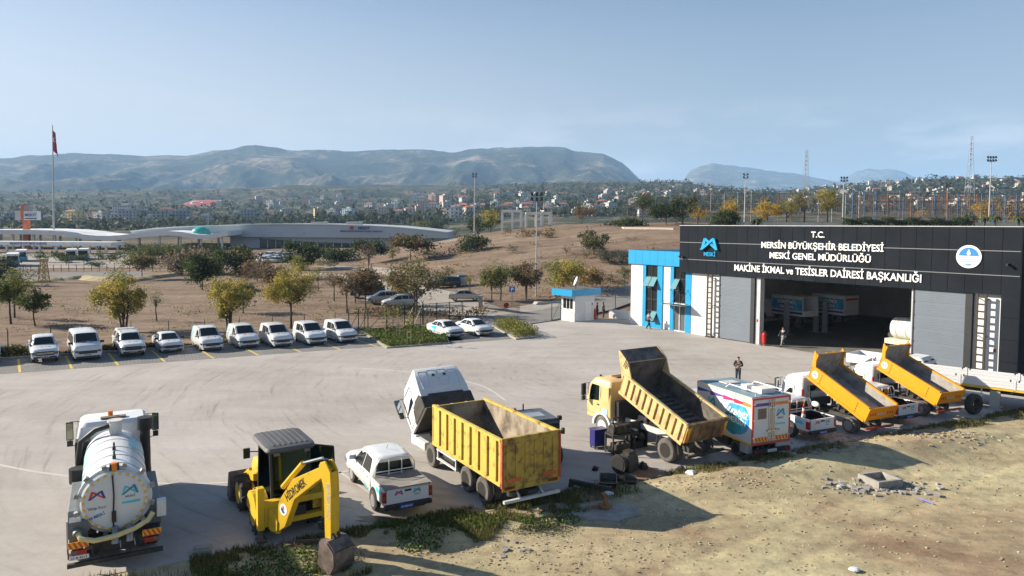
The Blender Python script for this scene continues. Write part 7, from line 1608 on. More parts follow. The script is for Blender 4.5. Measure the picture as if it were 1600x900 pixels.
for a in ((1182, 158, 22, 'small palm above the hall roof beside the golden trees'), (1512, 152, 24, 'leftmost palm right of the long hedge'), (1536, 150, 20, 'palm between two others right of the hedge'), (1553, 153, 22, 'third palm right of the long hedge'), (1590, 150, 20, 'palm at the right picture edge')): palm(*a)
for k, (px, py) in enumerate(((62, 410), (95, 410), (104, 414), (131, 413), (154, 408), (172, 411), (188, 408), (150, 417))):
    pt('tree', 'round clipped green tree in the bus station planting', px, py, 17 if k < 7 else 9, 24 if k != 1 else 38, 'dark', trunk=.15 if k < 7 else .1, nl=620, kind2='green', airy=.3, group='clipped trees at the bus station')
for k, px in enumerate((218, 236, 254, 272)): pt('tree', 'bright green dense tree in the row below the wavy roof', px, 412, 30, 32, 'green', trunk=.05, nl=1100, airy=.3, group='dense trees below the wavy roof')
for k, px in enumerate((205, 226, 250, 275, 300, 322, 340)): pt('tree', 'very dark tree under the wavy roof of the terminal', px, 404, 24, 30, 'dark', trunk=.08, nl=800, airy=.3, group='dark trees under the wavy roof')
# low shrubs along the kerb, island planting, hedge bed, grass
def mass(nm, P, size, m, kind='stuff', up=.3): o = leaf_mesh(nm, P, size, LEAF[m], None, up); return setting(o, kind)
def along(s0, s1, t0, t1, n_, h): s = nr.uniform(s0, s1, n_); t = nr.uniform(t0, t1, n_); return np.stack([K0.x+KD.x*s+KN.x*t, K0.y+KD.y*s+KN.y*t, nr.random(n_)*h], 1)
mass('verge_grass', np.concatenate([along(-3, 37, .3, 1.6, 5200, .12), along(-1.5, 2.2, .9, 2.4, 1500, .8), along(6.3, 8.2, .4, 1.3, 700, .5), along(9, 12, .4, 1.4, 800, .45), along(14, 17, .4, 1.3, 600, .35), along(19, 21, .4, 1.3, 500, .35)]), .20, 'weed')
isl = [G(604, 544.5), G(703, 537), G(690, 511), G(560, 517)]
b = B(); b.xy([(p.x, p.y) for p in isl], 0, .10); setting(b.build('planted_island', KERB, None))
b = B(); c0 = sum(isl, Vector())/4; b.xy([((p.x-c0.x)*.965+c0.x, (p.y-c0.y)*.965+c0.y) for p in isl], .10, .125); setting(b.build('island_soil', EARTH, None))
def inquad(q, n_, h, f=1.0):
    u = nr.random(n_); v = nr.random(n_)**f; A = np.array([[p.x, p.y] for p in q]); P = (A[0]*(1-u)[:, None]+A[1]*u[:, None])*(1-v)[:, None]+(A[3]*(1-u)[:, None]+A[2]*u[:, None])*v[:, None]
    return np.concatenate([P, (.12+nr.random(n_)*h)[:, None]], 1)
il = [p.lerp(c0, .05) for p in isl]
Pg = inquad(il, 9000, .32); k_ = vnoise(Pg[:, 0]*.8, Pg[:, 1]*.8, 3) ; Pg[:, 2] = .12+(Pg[:, 2]-.12)*(.25+2.2*np.clip(k_-.35, 0, 1)); mass('island_plants', Pg, .16, 'grass')
Pg = inquad(il, 1500, .45, 1.6); mass('island_dry_plants', Pg, .14, 'weed')
strip('sedan_bay_pavers', [G(703, 537), G(800, 529.5), G(775, 512), G(690, 513)], .008, PAV)
bed = [G(806, 531), G(845, 527), G(800, 508), G(768, 510)]
b = B(); b.xy([(p.x, p.y) for p in bed], 0, .12); setting(b.build('hedge_bed', KERB, None))
hb = tag(empty('hedge', (0, 0, 0)), 'low light green hedge in the kerbed bed right of the sedans', 'hedge'); c1 = sum(bed, Vector())/4
leaf_mesh('foliage', inquad([p.lerp(c1, .06) for p in bed], 3600, .85), .17, LEAF['mid'], hb)
STK = mat('new_timber_stake', (.52, .42, .22), .8, 0, .1)
for k, (px, py, lab) in enumerate(((605, 527, 'staked sapling in the planted island beside the end small van'), (622, 528, 'staked sapling in the middle of the planted island'), (639, 540, 'staked sapling nearest the yard in the planted island'), (668, 514, 'staked sapling behind the white sedan with turquoise door'), (724, 506, 'staked sapling by the road behind the plain white sedan'), (808, 512, 'staked sapling beside the hedge bed near the booth'))):
    p = G(px, py); e = tag(empty('staked_sapling', (p.x, p.y, .1)), lab, 'sapling', 'staked saplings'); b = B()
    for x in (-.16, .16): b.bar((x, 0, 0), (x, 0, 1.15), .06)
    b.bar((-.2, 0, 1.1), (.2, 0, 1.1), .05, .1); b.bar((-.2, 0, .6), (.2, 0, .6), .05, .1); b.build('stake_frame', STK, e)
    b = B(); b.tube([(0, 0, 0), (.02, 0, 1.2), (0, .03, 2.3)], [.025, .02, .01], 6); b.build('stem', BARK, e)
    if k < 3: leaf_mesh('crown', nr.normal(size=(90, 3))*np.array([.25, .25, .35])+np.array([0, 0, 2.2]), .17, LEAF['mid'], e)
# weeds along the broken edge of the concrete: upright blades and small leaves
def edge_pts(n_, s0, s1, t0, t1, pw=1.6):
    s = nr.uniform(s0, s1, n_); t = t0+(t1-t0)*nr.random(n_)**pw; return E0.x+ED.x*s-EN.x*t, E0.y+ED.y*s-EN.y*t, s, t
def blades(nm, x, y, z, h, m, w=.03):
    n_ = len(x); a = nr.random(n_)*6.28; ln_ = nr.random(n_)*.5*h; b2 = nr.random(n_)*6.28; d = np.stack([np.cos(a), np.sin(a), 0*a], 1)*w*(.6+.8*nr.random(n_))[:, None]; P = np.stack([x, y, z], 1); T_ = P+np.stack([np.cos(b2)*ln_, np.sin(b2)*ln_, h], 1); Mid = (P+T_)/2+np.stack([0*h, 0*h, .12*h], 1)
    V = np.stack([P-d, P+d, Mid+d*.7, T_, Mid-d*.7], 1).reshape(-1, 3); me = bpy.data.meshes.new(nm); me.vertices.add(5*n_); me.vertices.foreach_set('co', V.ravel().astype(np.float32)); me.loops.add(5*n_); me.loops.foreach_set('vertex_index', np.arange(5*n_, dtype=np.int32)); me.polygons.add(n_)
    me.polygons.foreach_set('loop_start', np.arange(0, 5*n_, 5, dtype=np.int32)); me.polygons.foreach_set('loop_total', np.full(n_, 5, np.int32)); me.update(calc_edges=True); me.materials.append(LEAF[m]); o = bpy.data.objects.new(nm, me); COL.objects.link(o); return setting(o, 'stuff')
x, y, s, t = edge_pts(52000, 1.0, 14.5, -.15, 3.4, 1.2); k_ = vnoise(x*.9, y*.9, 8)*.6+vnoise(x*2.6, y*2.6, 18)*.4; kk = k_ > .36+.10*t; x, y, s, t, k_ = x[kk], y[kk], s[kk], t[kk], k_[kk]
blades('edge_weeds', x, y, dirt_h(x, y)-.02, (.05+.24*nr.random(len(x))**2.2)*(.45+k_), 'weed', .012)
x, y, s, t = edge_pts(9000, 1.0, 13.5, .0, 2.8, 1.2); k_ = vnoise(x*.7, y*.7, 28); kk = k_ > .5; x, y = x[kk], y[kk]
mass('leafy_weeds', np.stack([x, y, dirt_h(x, y)+nr.random(len(x))*.22], 1), .09, 'grass')
x, y, s, t = edge_pts(26000, 14.5, 50, -.12, 1.5, 1.7); k_ = vnoise(x*.7, y*.7, 38)*.6+vnoise(x*2.2, y*2.2, 48)*.4; kk = k_ > .40+.10*t; x, y, k_ = x[kk], y[kk], k_[kk]
blades('edge_grass', x, y, dirt_h(x, y)-.02, (.05+.22*nr.random(len(x))**2)*(.4+k_), 'weed', .013)
x, y, s, t = edge_pts(4500, -6, 8, .0, 2.5, 1.3); k_ = vnoise(x*.8, y*.8, 58); kk = k_ > .5; x, y = x[kk], y[kk]; blades('dry_edge_grass', x, y, dirt_h(x, y)-.02, .06+.25*nr.random(len(x))**2, 'bare', .012)
x = nr.uniform(-3, 30, 9000); y = nr.uniform(16, 42, 9000); tq = -((x-E0.x)*EN.x+(y-E0.y)*EN.y); k_ = vnoise(x*.35, y*.35, 68)*.6+vnoise(x*1.8, y*1.8, 78)*.4; kk = (tq > .8) & (k_ > .60); x, y = x[kk], y[kk]
blades('sparse_grass', x, y, dirt_h(x, y)-.01, .03+.08*nr.random(len(x)), 'tuft', .014)
c = G(845, 828); x = c.x+nr.normal(size=900)*.55; y = c.y+nr.normal(size=900)*.3; mass('grey_herb_patch', np.stack([x, y, dirt_h(x, y)+nr.random(900)*.10], 1), .06, 'grey')
# dry tufts and dark bushes scattered on the slope
def scatter(px0, px1, py0, py1, n_, h, sz, kind, nm, per=14, spread=.5):
    Q = []
    for _ in range(n_):
        p = GT(rnd.uniform(px0, px1), rnd.uniform(py0, py1)); q = nr.normal(size=(per, 3))*np.array([spread, spread, 0])+np.array([p.x, p.y, p.z]); q[:, 2] += nr.random(per)*h; Q.append(q)
    return mass(nm, np.concatenate(Q), sz, kind)
scatter(480, 1050, 380, 470, 150, .2, .22, 'tuft', 'dry_tufts'); scatter(0, 560, 445, 520, 200, .14, .16, 'tuft', 'dry_tufts'); scatter(790, 870, 362, 372, 26, 1.1, .35, 'brown', 'dry_shrubs', 40, .6); scatter(560, 760, 484, 498, 40, .8, .24, 'brown', 'dry_shrubs', 40, .5); scatter(830, 960, 440, 470, 24, .6, .25, 'brown', 'dry_shrubs', 30, .6); scatter(1100, 1600, 340, 350, 30, .8, .3, 'brown', 'dry_shrubs', 30, .7); scatter(0, 560, 440, 500, 26, .5, .2, 'olive', 'dry_shrubs', 26, .5); scatter(560, 1050, 372, 440, 40, .6, .28, 'olive', 'dry_shrubs', 26, .6); scatter(0, 60, 425, 440, 10, 1.2, .3, 'grey', 'dry_shrubs', 60, 1.0); scatter(640, 740, 392, 404, 12, 1.0, .35, 'bare', 'dry_shrubs', 50, .9)

for k in range(16):
    px_, py_ = rnd.choice(((rnd.uniform(480, 700), rnd.uniform(400, 425)), (rnd.uniform(850, 1000), rnd.uniform(395, 450)), (rnd.uniform(360, 470), rnd.uniform(425, 448)), (rnd.uniform(1080, 1590), rnd.uniform(340, 347))))
    p = GT(px_, py_, 80); s_ = p.y/CF; tree('bush', 'small wild bush on the dry slopes around the depot', p, rnd.uniform(9, 16)*s_, rnd.uniform(16, 34)*s_, rnd.choice(('olive', 'grey', 'brown', 'dark')), group='small wild bushes on the slopes', trunk=.02, nl=420, airy=.4, cat='bush')
# ================================================================== FENCES, MASTS, SIGNS
POST = mat('grey_green_post', (.07, .075, .07), .6, .2, .1); GRN = mat('dark_green_fence_paint', (.012, .05, .04), .5, .1, .1)
f = tag(empty('wire_fence', (0, 0, 0)), 'wire fence on thin posts along the verge behind the parked cars', 'fence')
for s in np.arange(-14, 36.5, 2.85):
    p = ke(float(s), 1.9); b = B(); b.bar((p.x, p.y, 0), (p.x, p.y, 1.95), .055); b.bar((p.x, p.y, 1.95), (p.x+.1, p.y-.22, 2.2), .045); b.build('post', POST, f)
b = B(); p, q = ke(-14, 1.9), ke(36.5, 1.9)
for z in (.3, .6, .9, 1.2, 1.5, 1.8): b.bar((p.x, p.y, z), (q.x, q.y, z), .009)
b.build('wires', POST, f)
def panel_fence(nm, label, pts, h, posts, brace=True, frame=True, m=GRN, top=True, cat='fence', mesh=.0):
    e = tag(empty(nm, (0, 0, 0)), label, cat); P = [Vector((p.x, p.y, max(0, Z(p.x, p.y)))) for p in pts]
    for i in range(len(P)-1):
        a, c = P[i], P[i+1]; n_ = posts
        for k in range(n_+(1 if i == len(P)-2 else 0)):
            q = a.lerp(c, k/n_); b = B(); b.bar(q, q+Vector((0, 0, h+(.35 if top else .1))), .08)
            if top: b.bar(q+Vector((0, 0, h+.3)), q+Vector((.18, -.1, h+.62)), .05); b.bar(q+Vector((0, 0, h+.3)), q+Vector((-.18, .1, h+.62)), .05)
            b.build('post', m, e)
        for k in range(n_):
            q0, q1 = a.lerp(c, (k+.04)/n_), a.lerp(c, (k+.96)/n_); b = B()
            for z in (.12, h): b.bar(q0+Vector((0, 0, z)), q1+Vector((0, 0, z)), .05)
            if brace: b.bar(q0+Vector((0, 0, .12)), q1+Vector((0, 0, h)), .04)
            if mesh:
                nn = max(2, int((q1-q0).length/mesh))
                for j in range(1, nn): w = q0.lerp(q1, j/nn); b.bar(w+Vector((0, 0, .12)), w+Vector((0, 0, h)), .012)
                for z in np.arange(.4, h, .3): b.bar(q0+Vector((0, 0, float(z))), q1+Vector((0, 0, float(z))), .010)
            b.build('panel_frame', m, e)
    return e
panel_fence('green_fence', 'dark green braced metal fence behind the planted island', [G(545, 518), G(575, 516), G(632, 511)], 1.75, 2)
panel_fence('green_fence', 'run of dark green fence with forked post tops left of the gate', [G(632, 511), G(660, 508)], 2.0, 2)
panel_fence('metal_gate', 'open dark green gate leaf with vertical bars and braces by the entrance', [G(662, 508), G(722, 503)], 2.2, 3, m=mat('dark_gate_paint', (.02, .035, .035), .5, .1, .1), top=False, cat='gate', mesh=.35)
panel_fence('metal_gate', 'narrow dark green gate leaf standing left of the guard booth', [G(862, 502), G(876, 499)], 2.0, 1, top=False, cat='gate')
panel_fence('wire_fence', 'fence of forked posts behind the guard booth along the road', [Vector((9.8, 84.5)), Vector((14.6, 82)), ], 2.2, 2, brace=False)
bar_ = tag(empty('slatted_barrier', (0, 0, 0)), 'dark slatted sliding barrier with a red round sign', 'barrier')
a, c = G(757, 483), G(812, 491); b = B(); d = (c-a).normalized()
for k in range(44): q = a.lerp(c, k/43); b.bar(q+Vector((0, 0, .1)), q+Vector((0, 0, 1.35)), .085, .03)
for z in (.1, .75, 1.35): b.bar(a+Vector((0, 0, z)), c+Vector((0, 0, z)), .07)
b.build('slat_panel', mat('dark_brown_slats', (.03, .024, .02), .7, 0, .2), bar_)
b = B(); disc(b, a.lerp(c, .63)+Vector((0, -.06, .85)), (.15, -1, 0), .34, .02, 24); rs = b.build('round_sign', REDL, bar_)
b = B(); b.bar(a+Vector((-.5, .1, 0)), a+Vector((-.5, .1, 1.7)), .6, .5); b.build('end_pillar', KERB, bar_)
bk = setting(B().xz([(-1.2, 0), (1.2, 0), (.9, .5), (-.7, .6)], -.5, .5).build('rubble_heap', KERB, None), 'stuff'); q = G(845, 478); bk.location = (q.x, q.y, 0); bk.rotation_euler = (0, 0, .5)
s_ = tag(empty('parking_sign', G(800, 478)), 'blue parking sign with a white P on a dark post', 'sign'); b = B(); b.bar((0, 0, 0), (0, 0, 2.5), .07); b.build('post', POST, s_)
b = B(); b.box(-.38, .38, -.06, -.04, 1.8, 2.56); pl = b.build('sign_plate', mat('sign_blue', (.01, .10, .45), .4, 0, 0), s_); lettering('P', (0, -.061, 1.93), (1, 0, 0), (0, 0, 1), .5, LETW, pl, bold=.03)
q = G(722, 457); wc = tag(empty('waste_container', (q.x, q.y, Z(q.x, q.y)), .4), 'grey blue waste container with a dark lid beside the slope trees', 'waste container')
b = B(); b.loft([rrect(-.7, .7, .5, .15, .06), rrect(-.85, .85, .62, 1.35, .08)]); b.build('body', mat('container_grey', (.28, .33, .35), .5, 0, .15), wc)
b = B(); b.loft([rrect(-.88, .88, .65, 1.36, .1), rrect(-.7, .7, .45, 1.62, .1)]); b.build('lid', mat('lid_blue', (.05, .12, .2), .5, 0, .1), wc)
def mast(label, p, h, heads, rr_=.13, bare=False):
    e = tag(empty('light_mast', p), label, 'light mast'); b = B(); b.cyl((0, 0, -.2), (0, 0, h), rr_*1.3, 10, 0, rr_*.6); b.build('pole', mat('galvanised_pole', (.36, .38, .39), .5, .4, .1), e)
    b = B(); w = .45*heads/2
    b.bar((-w, 0, h), (w, 0, h), .1); b.bar((-w, 0, h+.7), (w, 0, h+.7), .08); b.build('crossbar', POST, e)
    for k in range(heads):
        for z in (0, .7):
            x = -w+2*w*k/(heads-1); b = B(); b.cbox((x, -.2, h+z+.25), (.36, .18, .42), 0, Matrix.Rotation(-.5, 3, 'X')); b.build('floodlight', BLACK, e)
    return e
def mast_px(label, px, dist, ytop, heads, r=.13): p = at(px, dist); mast(label, p, CH+(354-ytop)/CF*dist-p.z-.7, heads, r)
mast_px('tall grey floodlight mast on the dry slope, nearest one', 838, 100, 306, 3, .10); mast_px('floodlight mast on the crest left of the white pergola', 741, 190, 274, 2, .16); mast_px('floodlight mast between golden trees above the lettering', 1162, 172, 272, 2)
mast_px('floodlight mast right of the tall yellow tree behind the roof', 1315, 172, 276, 3); mast_px('slim floodlight mast behind the sports fence near the far lattice mast', 1477, 190, 284, 2); mast_px('tallest floodlight mast at the right with two rows of lamps', 1543, 160, 243, 4, .14)
# sports fences on the crest
def sport_fence(label, px0, px1, dist, ytop, n_, cols, rails):
    e = tag(empty('sports_fence', (0, 0, 0)), label, 'fence'); P = []
    for k in range(n_+1): p = at(px0+(px1-px0)*k/n_, dist); P.append(p)
    zt = CH+(354-ytop)/CF*dist; mi = [mat('post_'+nm_, c_, .6, .1, .15) for nm_, c_ in cols]
    for k, p in enumerate(P): b = B(); b.bar((p.x, p.y, p.z-.2), (p.x, p.y, zt+(.15 if k % 4 else .8)), .16); b.build('post', mi[(k*7//4) % len(mi)], e)
    for r in range(rails):
        b = B(); z = P[0].z+(zt-P[0].z)*(r+1)/rails; b.bar((P[0].x, P[0].y, z), (P[-1].x, P[-1].y, z), .12); b.build('rail', mi[r % len(mi)], e)
    b = B(); m_ = n_*6
    for k in range(m_+1): p = P[0].lerp(P[-1], k/m_); b.bar((p.x, p.y, p.z-.1), (p.x, p.y, zt), .035)
    for r in range(14): z = P[0].z+(zt-P[0].z)*r/14; b.bar((P[0].x, P[0].y, z), (P[-1].x, P[-1].y, z), .035)
    b.build('net', mat('faded_net', (.26, .17, .14), .9, 0, .1), e)
sport_fence('tall blue post sports fence with nets along the crest above the hall', 1330, 1640, 172, 298, 17, (('blue', (.07, .16, .32)), ('slate', (.14, .19, .26)), ('orange', (.30, .12, .05))), 4)
sport_fence('rust orange sports fence behind the golden trees on the crest', 1088, 1340, 190, 300, 12, (('orange', (.30, .12, .05)), ('pale', (.42, .40, .38))), 3)
sport_fence('far rusty orange court fence behind the blue fence', 1340, 1660, 208, 303, 14, (('orange', (.30, .12, .05)), ('slate', (.14, .19, .26))), 3)
sport_fence('thin rusty fence behind the dark crest trees above the annex', 980, 1088, 200, 308, 5, (('orange', (.30, .12, .05)), ('slate', (.14, .19, .26))), 3)
b = B(); p, q = at(1150, 166), at(1640, 158); b.bar((p.x, p.y, p.z+.35), (q.x, q.y, q.z+.35), .35, .9); o = b.build('low_pale_wall', mat('pale_court_wall', (.55, .52, .47), .9, 0, .12, .5), None); tag(o, 'low pale court wall running along the foot of the sports fences', 'wall')
q = at(1229, 128); o = tag(empty('folded_frame', q), 'white folded steel frame with red tips on the bank above the roof', 'frame'); b = B()
for sx_ in (-1, 1):
    for y in (0, .8): b.bar((sx_*.4, y, 0), (sx_*1.5, y, 1.5), .1); b.bar((-sx_*.3, y, .2), (sx_*1.2, y, 1.2), .1)
b.bar((-1.4, 0, 1.45), (1.4, 0, 1.45), .1); b.build('frame_bars', WHITE2, o)
b = B()
for sx_ in (-1, 1): b.box(sx_*1.5-.12, sx_*1.5+.12, -.1, .9, 1.5, 1.75)
b.build('frame_tips', REDL, o)
# pergola on the crest
pg = tag(empty('pergola', (0, 0, 0)), 'white concrete pergola frame of posts and beams on the slope crest', 'pergola'); WB = mat('white_concrete', (.78, .76, .71), .85, 0, .1)
def frame_px(pxs, dist, ytop, ybot, dep):
    A = [Vector(((px-800)/CF*dist, dist, 0)) for px in pxs]; zt = CH+(354-ytop)/CF*dist
    for p in A:
        for dy in (0, dep): b = B(); b.bar((p.x, p.y+dy, Z(p.x, p.y+dy)-.2), (p.x, p.y+dy, zt-.3), .6); b.build('post', WB, pg)
    for dy in (0, dep): b = B(); b.bar((A[0].x-.2, A[0].y+dy, zt-.1), (A[-1].x+.2, A[0].y+dy, zt-.1), .6, .6); b.build('beam', WB, pg)
    for p in A: b = B(); b.bar((p.x, p.y+.2, zt-.12), (p.x, p.y+dep-.2, zt-.12), .3, .4); b.build('cross_beam', WB, pg)
frame_px((784, 800, 814), 200, 329, 360, 7); frame_px((822, 838, 847, 861), 212, 332, 360, 9)
b = B(); p, q = at(975, 168), at(1052, 160)
for dy in (0, 3): b.bar((p.x, p.y+dy, p.z+.2), (q.x, q.y+dy, q.z+.2), .35, .5)
b.bar((p.x, p.y, p.z+.2), (p.x, p.y+3, p.z+.2), .35, .5); o = b.build('concrete_channel', mat('pale_channel', (.48, .43, .34), .9, 0, .1), None); tag(o, 'long pale concrete channel lying on the slope above the annex', 'channel')
b = B(); p = at(690, 195); q = at(726, 190); b.bar((p.x, p.y, p.z+.1), (q.x, q.y, q.z+.1), .4, .3); setting(b.build('slope_kerb', KERB, None))
for k, (px, dist, yt) in enumerate(((1256, 640, 232), (1511, 620, 209))):
    p = at(px, dist); h = CH+(354-yt)/CF*dist-p.z; e = tag(empty('lattice_mast', p), ('thin lattice radio mast far behind the tall yellow trees', 'taller thin lattice radio mast far behind the right floodlight')[k], 'radio mast'); b = B(); n_ = 14
    for i in range(n_):
        w0, w1 = 2.6*(1-i/n_)+.7, 2.6*(1-(i+1)/n_)+.7; z0, z1 = h*i/n_, h*(i+1)/n_
        c0_ = [(-w0, -w0), (w0, -w0), (w0, w0), (-w0, w0)]; c1_ = [(-w1, -w1), (w1, -w1), (w1, w1), (-w1, w1)]
        for j in range(4):
            b.bar((*c0_[j], z0), (*c1_[j], z1), .2); b.bar((*c0_[j], z0), (*c1_[(j+1) % 4], z1), .1)
    b.build('mast_lattice', mat('mast_grey', (.36, .37, .39), .6, .2, .1), e)
    b = B()
    for j in range(5): b.cyl((-1.2, -1, h*(.62+j*.07)), (-1.2, -1.4, h*(.62+j*.07)), .8, 10)
    b.build('antenna', WHITE2, e)
# ================================================================== BUS TERMINAL
TMW = mat('pale_grey_terminal_panel', (.40, .45, .49), .5, .1, .05, .1); TMR = mat('white_roof_edge', (.72, .72, .71), .6, 0, .05, .3); TGL = mat('dark_green_glass_front', (.012, .035, .035), .12, 0, .3, .15)
def wx(px, dist): return (px-800)/CF*dist
def wz(py, dist): return CH+(354-py)/CF*dist
tm = tag(empty('bus_terminal', (0, 0, 0)), 'long pale bus terminal hall with a curved roof line and dark glass front', 'terminal')
D0 = 300.0
top = [(205, 365), (240, 360.5), (290, 357), (355, 354.5), (400, 352.6), (440, 351.8), (520, 352), (580, 353.5), (620, 355.5), (650, 358), (700, 363)]
b = B(); r = []
for px, py in top: x, z = wx(px, D0), wz(py, D0); r.append([(x, D0, wz(373, D0)), (x, D0, z-.5), (x, D0-.4, z-.5), (x, D0-.4, z), (x, D0+42, z+.3), (x, D0+42, wz(373, D0))])
b.loft(r, 0, True, True); b.build('roof', TMW, tm)
b = B(); r = [[(x, D0-.5, z-.35), (x, D0-.5, z+.05), (x, D0+3, z+.1), (x, D0+3, z-.3)] for x, z in [(wx(a, D0), wz(c_, D0)) for a, c_ in top]]; b.loft(r); b.build('roof_edge', TMR, tm)
b = B(); b.box(wx(355, D0), wx(700, D0), D0+3, D0+40, -1, wz(373, D0)-.05); b.build('wall', TMW, tm)
b = B(); P = [(405, 375), (480, 380), (560, 382), (560, 390), (405, 390)]; b.xz([(wx(a, D0+2.8), wz(c_, D0+2.8)) for a, c_ in P], D0+2.7, D0+2.99); gl = b.build('glass_front', TGL, tm)
b = B()
for k in range(13): x = wx(405+k*12.9, D0+2.8); b.box(x-.12, x+.12, D0+2.6, D0+2.69, 0, wz(376+min(k, 6)*.95, D0+2.8))
b.build('glass_mullion', TMR, gl)
lettering('MESOT', (wx(569, D0), D0-.45, wz(360, D0)), (1, 0, 0), (0, 0, 1), 1.15, NAVY, tm, ext=.1, bold=.04, width=4.9); lettering('MERSİN ŞEHİRLERARASI OTOBÜS TERMİNALİ', (wx(565, D0), D0-.45, wz(364, D0)), (1, 0, 0), (0, 0, 1), .62, NAVY, tm, ext=.1, bold=.03, width=18)
b = B(); b.box(wx(547, D0), wx(552.5, D0), D0-.5, D0-.42, wz(360, D0), wz(355.5, D0)); b.build('flag_panel', REDL, tm)
for px in (420, 436, 472, 481, 585, 600, 655, 673): x = wx(px, D0); b = B(); b.xz([(x-.9, wz(365.5, D0)), (x, wz(366.3, D0)), (x+.9, wz(365.2, D0)), (x, wz(366, D0))], D0-.5, D0-.05); b.build('roof_bracket', TMR, tm)
for px, py in ((499, 348.5), (553, 348)): b = B(); x = wx(px, D0+12); b.box(x-2.6, x+2.6, D0+8, D0+13, wz(354, D0), wz(py, D0)); b.box(x+2.8, x+4.2, D0+8, D0+11, wz(354, D0), wz(py-1.2, D0)); b.build('roof_plant', mat('beige_plant_room', (.5, .47, .40), .7, 0, .1), tm)
D1 = 285.0; wave = [(-140, 371), (-70, 366), (0, 364.6), (45, 364.3), (85, 365.5), (110, 368), (130, 370.8), (150, 372.5), (172, 372.8), (190, 371.5), (210, 369), (235, 366.5), (262, 364.5), (285, 366), (307, 369.5), (322, 370), (338, 367.5), (356, 364.5)]
wv = tag(empty('wavy_canopy', (0, 0, 0)), 'long wavy pale canopy roof of the bus platforms on slim columns', 'canopy'); b = B()
b.loft([[(wx(a, D1), D1, wz(c_+7.2, D1)), (wx(a, D1), D1-.2, wz(c_, D1)), (wx(a, D1), D1+24, wz(c_-1.6, D1)), (wx(a, D1), D1+24, wz(c_+4, D1))] for a, c_ in wave]); b.build('roof', TMR, wv)
for px in range(-120, 350, 33):
    for dy in (3, 20): x = wx(px, D1); b = B(); b.box(x-.35, x+.35, D1+dy-.35, D1+dy+.35, -.5, wz(float(np.interp(px, [a for a, _ in wave], [c_ for _, c_ in wave]))+5, D1)); b.build('column', WB, wv)
dm = tag(empty('glass_dome', (wx(314, 292), 292, wz(369, 292))), 'turquoise glass dome on the terminal roof', 'dome'); b = B(); b.loft([[(a*3.9*math.cos(6.283*j/24), a*3.9*math.sin(6.283*j/24), z*3.1) for j in range(24)] for a, z in ((1, -.3), (1, .0), (.94, .35), (.8, .6), (.6, .8), (.35, .94), (.05, 1))]); b.build('dome', mat('turquoise_glass', (.03, .35, .30), .3, 0, .2, .6), dm)
D2 = 246.0; bs = tag(empty('bus_stop_canopy', (0, 0, 0)), 'straight white bus stop canopy with blue lettering', 'canopy'); b = B(); b.box(wx(-160, D2), wx(173, D2), D2, D2+9, wz(388.5, D2), wz(382.8, D2)); b.build('roof', TMR, bs)
lettering('BELEDİYE OTOBÜS DURAĞI', (wx(44, D2), D2-.02, wz(387.2, D2)), (1, 0, 0), (0, 0, 1), .75, NAVY, bs, ext=.05, bold=.03, width=wx(73, D2)-wx(16, D2))
for px in range(-150, 172, 26): x = wx(px, D2); b = B(); b.box(x-.3, x+.3, D2+1, D2+1.6, 0, wz(388.5, D2)); b.build('column', TMR, bs)
D3 = 290.0; sg = tag(empty('pylon_sign', (wx(42, D3), D3, 0)), 'tall orange pylon sign with white boards reading MESOT', 'sign'); ORC = mat('pylon_orange', (.62, .16, .05), .6, 0, .05)
k_ = D3/CF; b = B(); b.box(-4*k_, 4*k_, -.8, .8, 0, wz(349, D3)); b.box(-6*k_, -1*k_, -1, 1, wz(349, D3), wz(325, D3)); b.build('column', ORC, sg)
b = B(); b.box(-1*k_, 20*k_, -1.1, 1.1, wz(349, D3), wz(335, D3)); bd_ = b.build('name_board', TMR, sg); lettering('MESOT', (9.5*k_, -1.12, wz(343.2, D3)), (1, 0, 0), (0, 0, 1), 1.15, NAVY, bd_, bold=.04, width=4.6)
b = B(); b.box(.5*k_, 19*k_, -1.14, -1.101, wz(347.5, D3), wz(346, D3)); b.build('blue_rule', NAVY, bd_)
b = B(); b.box(-15*k_, -6.2*k_, -1, 1, wz(349, D3), wz(334.5, D3)); b.build('side_board', mat('pale_pink_board', (.62, .52, .48), .6, 0, .05), sg)
b = B(); b.box(-.9*k_, 7*k_, -.9, .9, wz(334.5, D3), wz(326, D3)); b.build('top_board', mat('faded_sign_board', (.42, .33, .32), .6, 0, .1), sg)
D4 = 296.0; fp = tag(empty('flagpole', (wx(84, D4), D4, 0)), 'very tall grey flagpole rising above the ridge at the left', 'flagpole'); hp = wz(202, D4); b = B(); b.cyl((0, 0, 0), (.7, 0, hp), .42, 12, 0, .16); b.build('pole', mat('galvanised_pole', (.36, .38, .39)), fp)
fl = tag(empty('flag', (wx(84, D4)+.7, D4, hp)), 'red flag with white crescent and star hanging limply from the tall pole', 'flag'); b = B(); rows = []
for i in range(13):
    t = i/12; z = -2.2-t*8.5; rows.append([(.12+(u/8)*(1.0+1.1*t), .45*math.sin(u*1.25+t*2)*(u/8), z-(u/8)*(.2+1.2*t)-(u/8)**2*1.2) for u in range(9)])
for i in range(12):
    for j in range(8): b.add([rows[i][j], rows[i][j+1], rows[i+1][j+1], rows[i+1][j]], [(0,1,2,3)])
o = b.build('cloth', mat('flag_red', (.50, .02, .03), .7, 0, .05), fl, smooth=60); sm_ = o.modifiers.new('thickness', 'SOLIDIFY'); sm_.thickness = .04
b = B(); k2 = 14; pts = [(.95+.5*math.cos(.6+5.1*i/k2), -6.1+.9*math.sin(.6+5.1*i/k2)) for i in range(k2+1)]+[(1.05+.36*math.cos(5.7-5.1*i/k2), -6.1+.66*math.sin(5.7-5.1*i/k2)) for i in range(k2+1)]; b.xz(pts, -.62, -.55); b.build('crescent', LETW, fl)
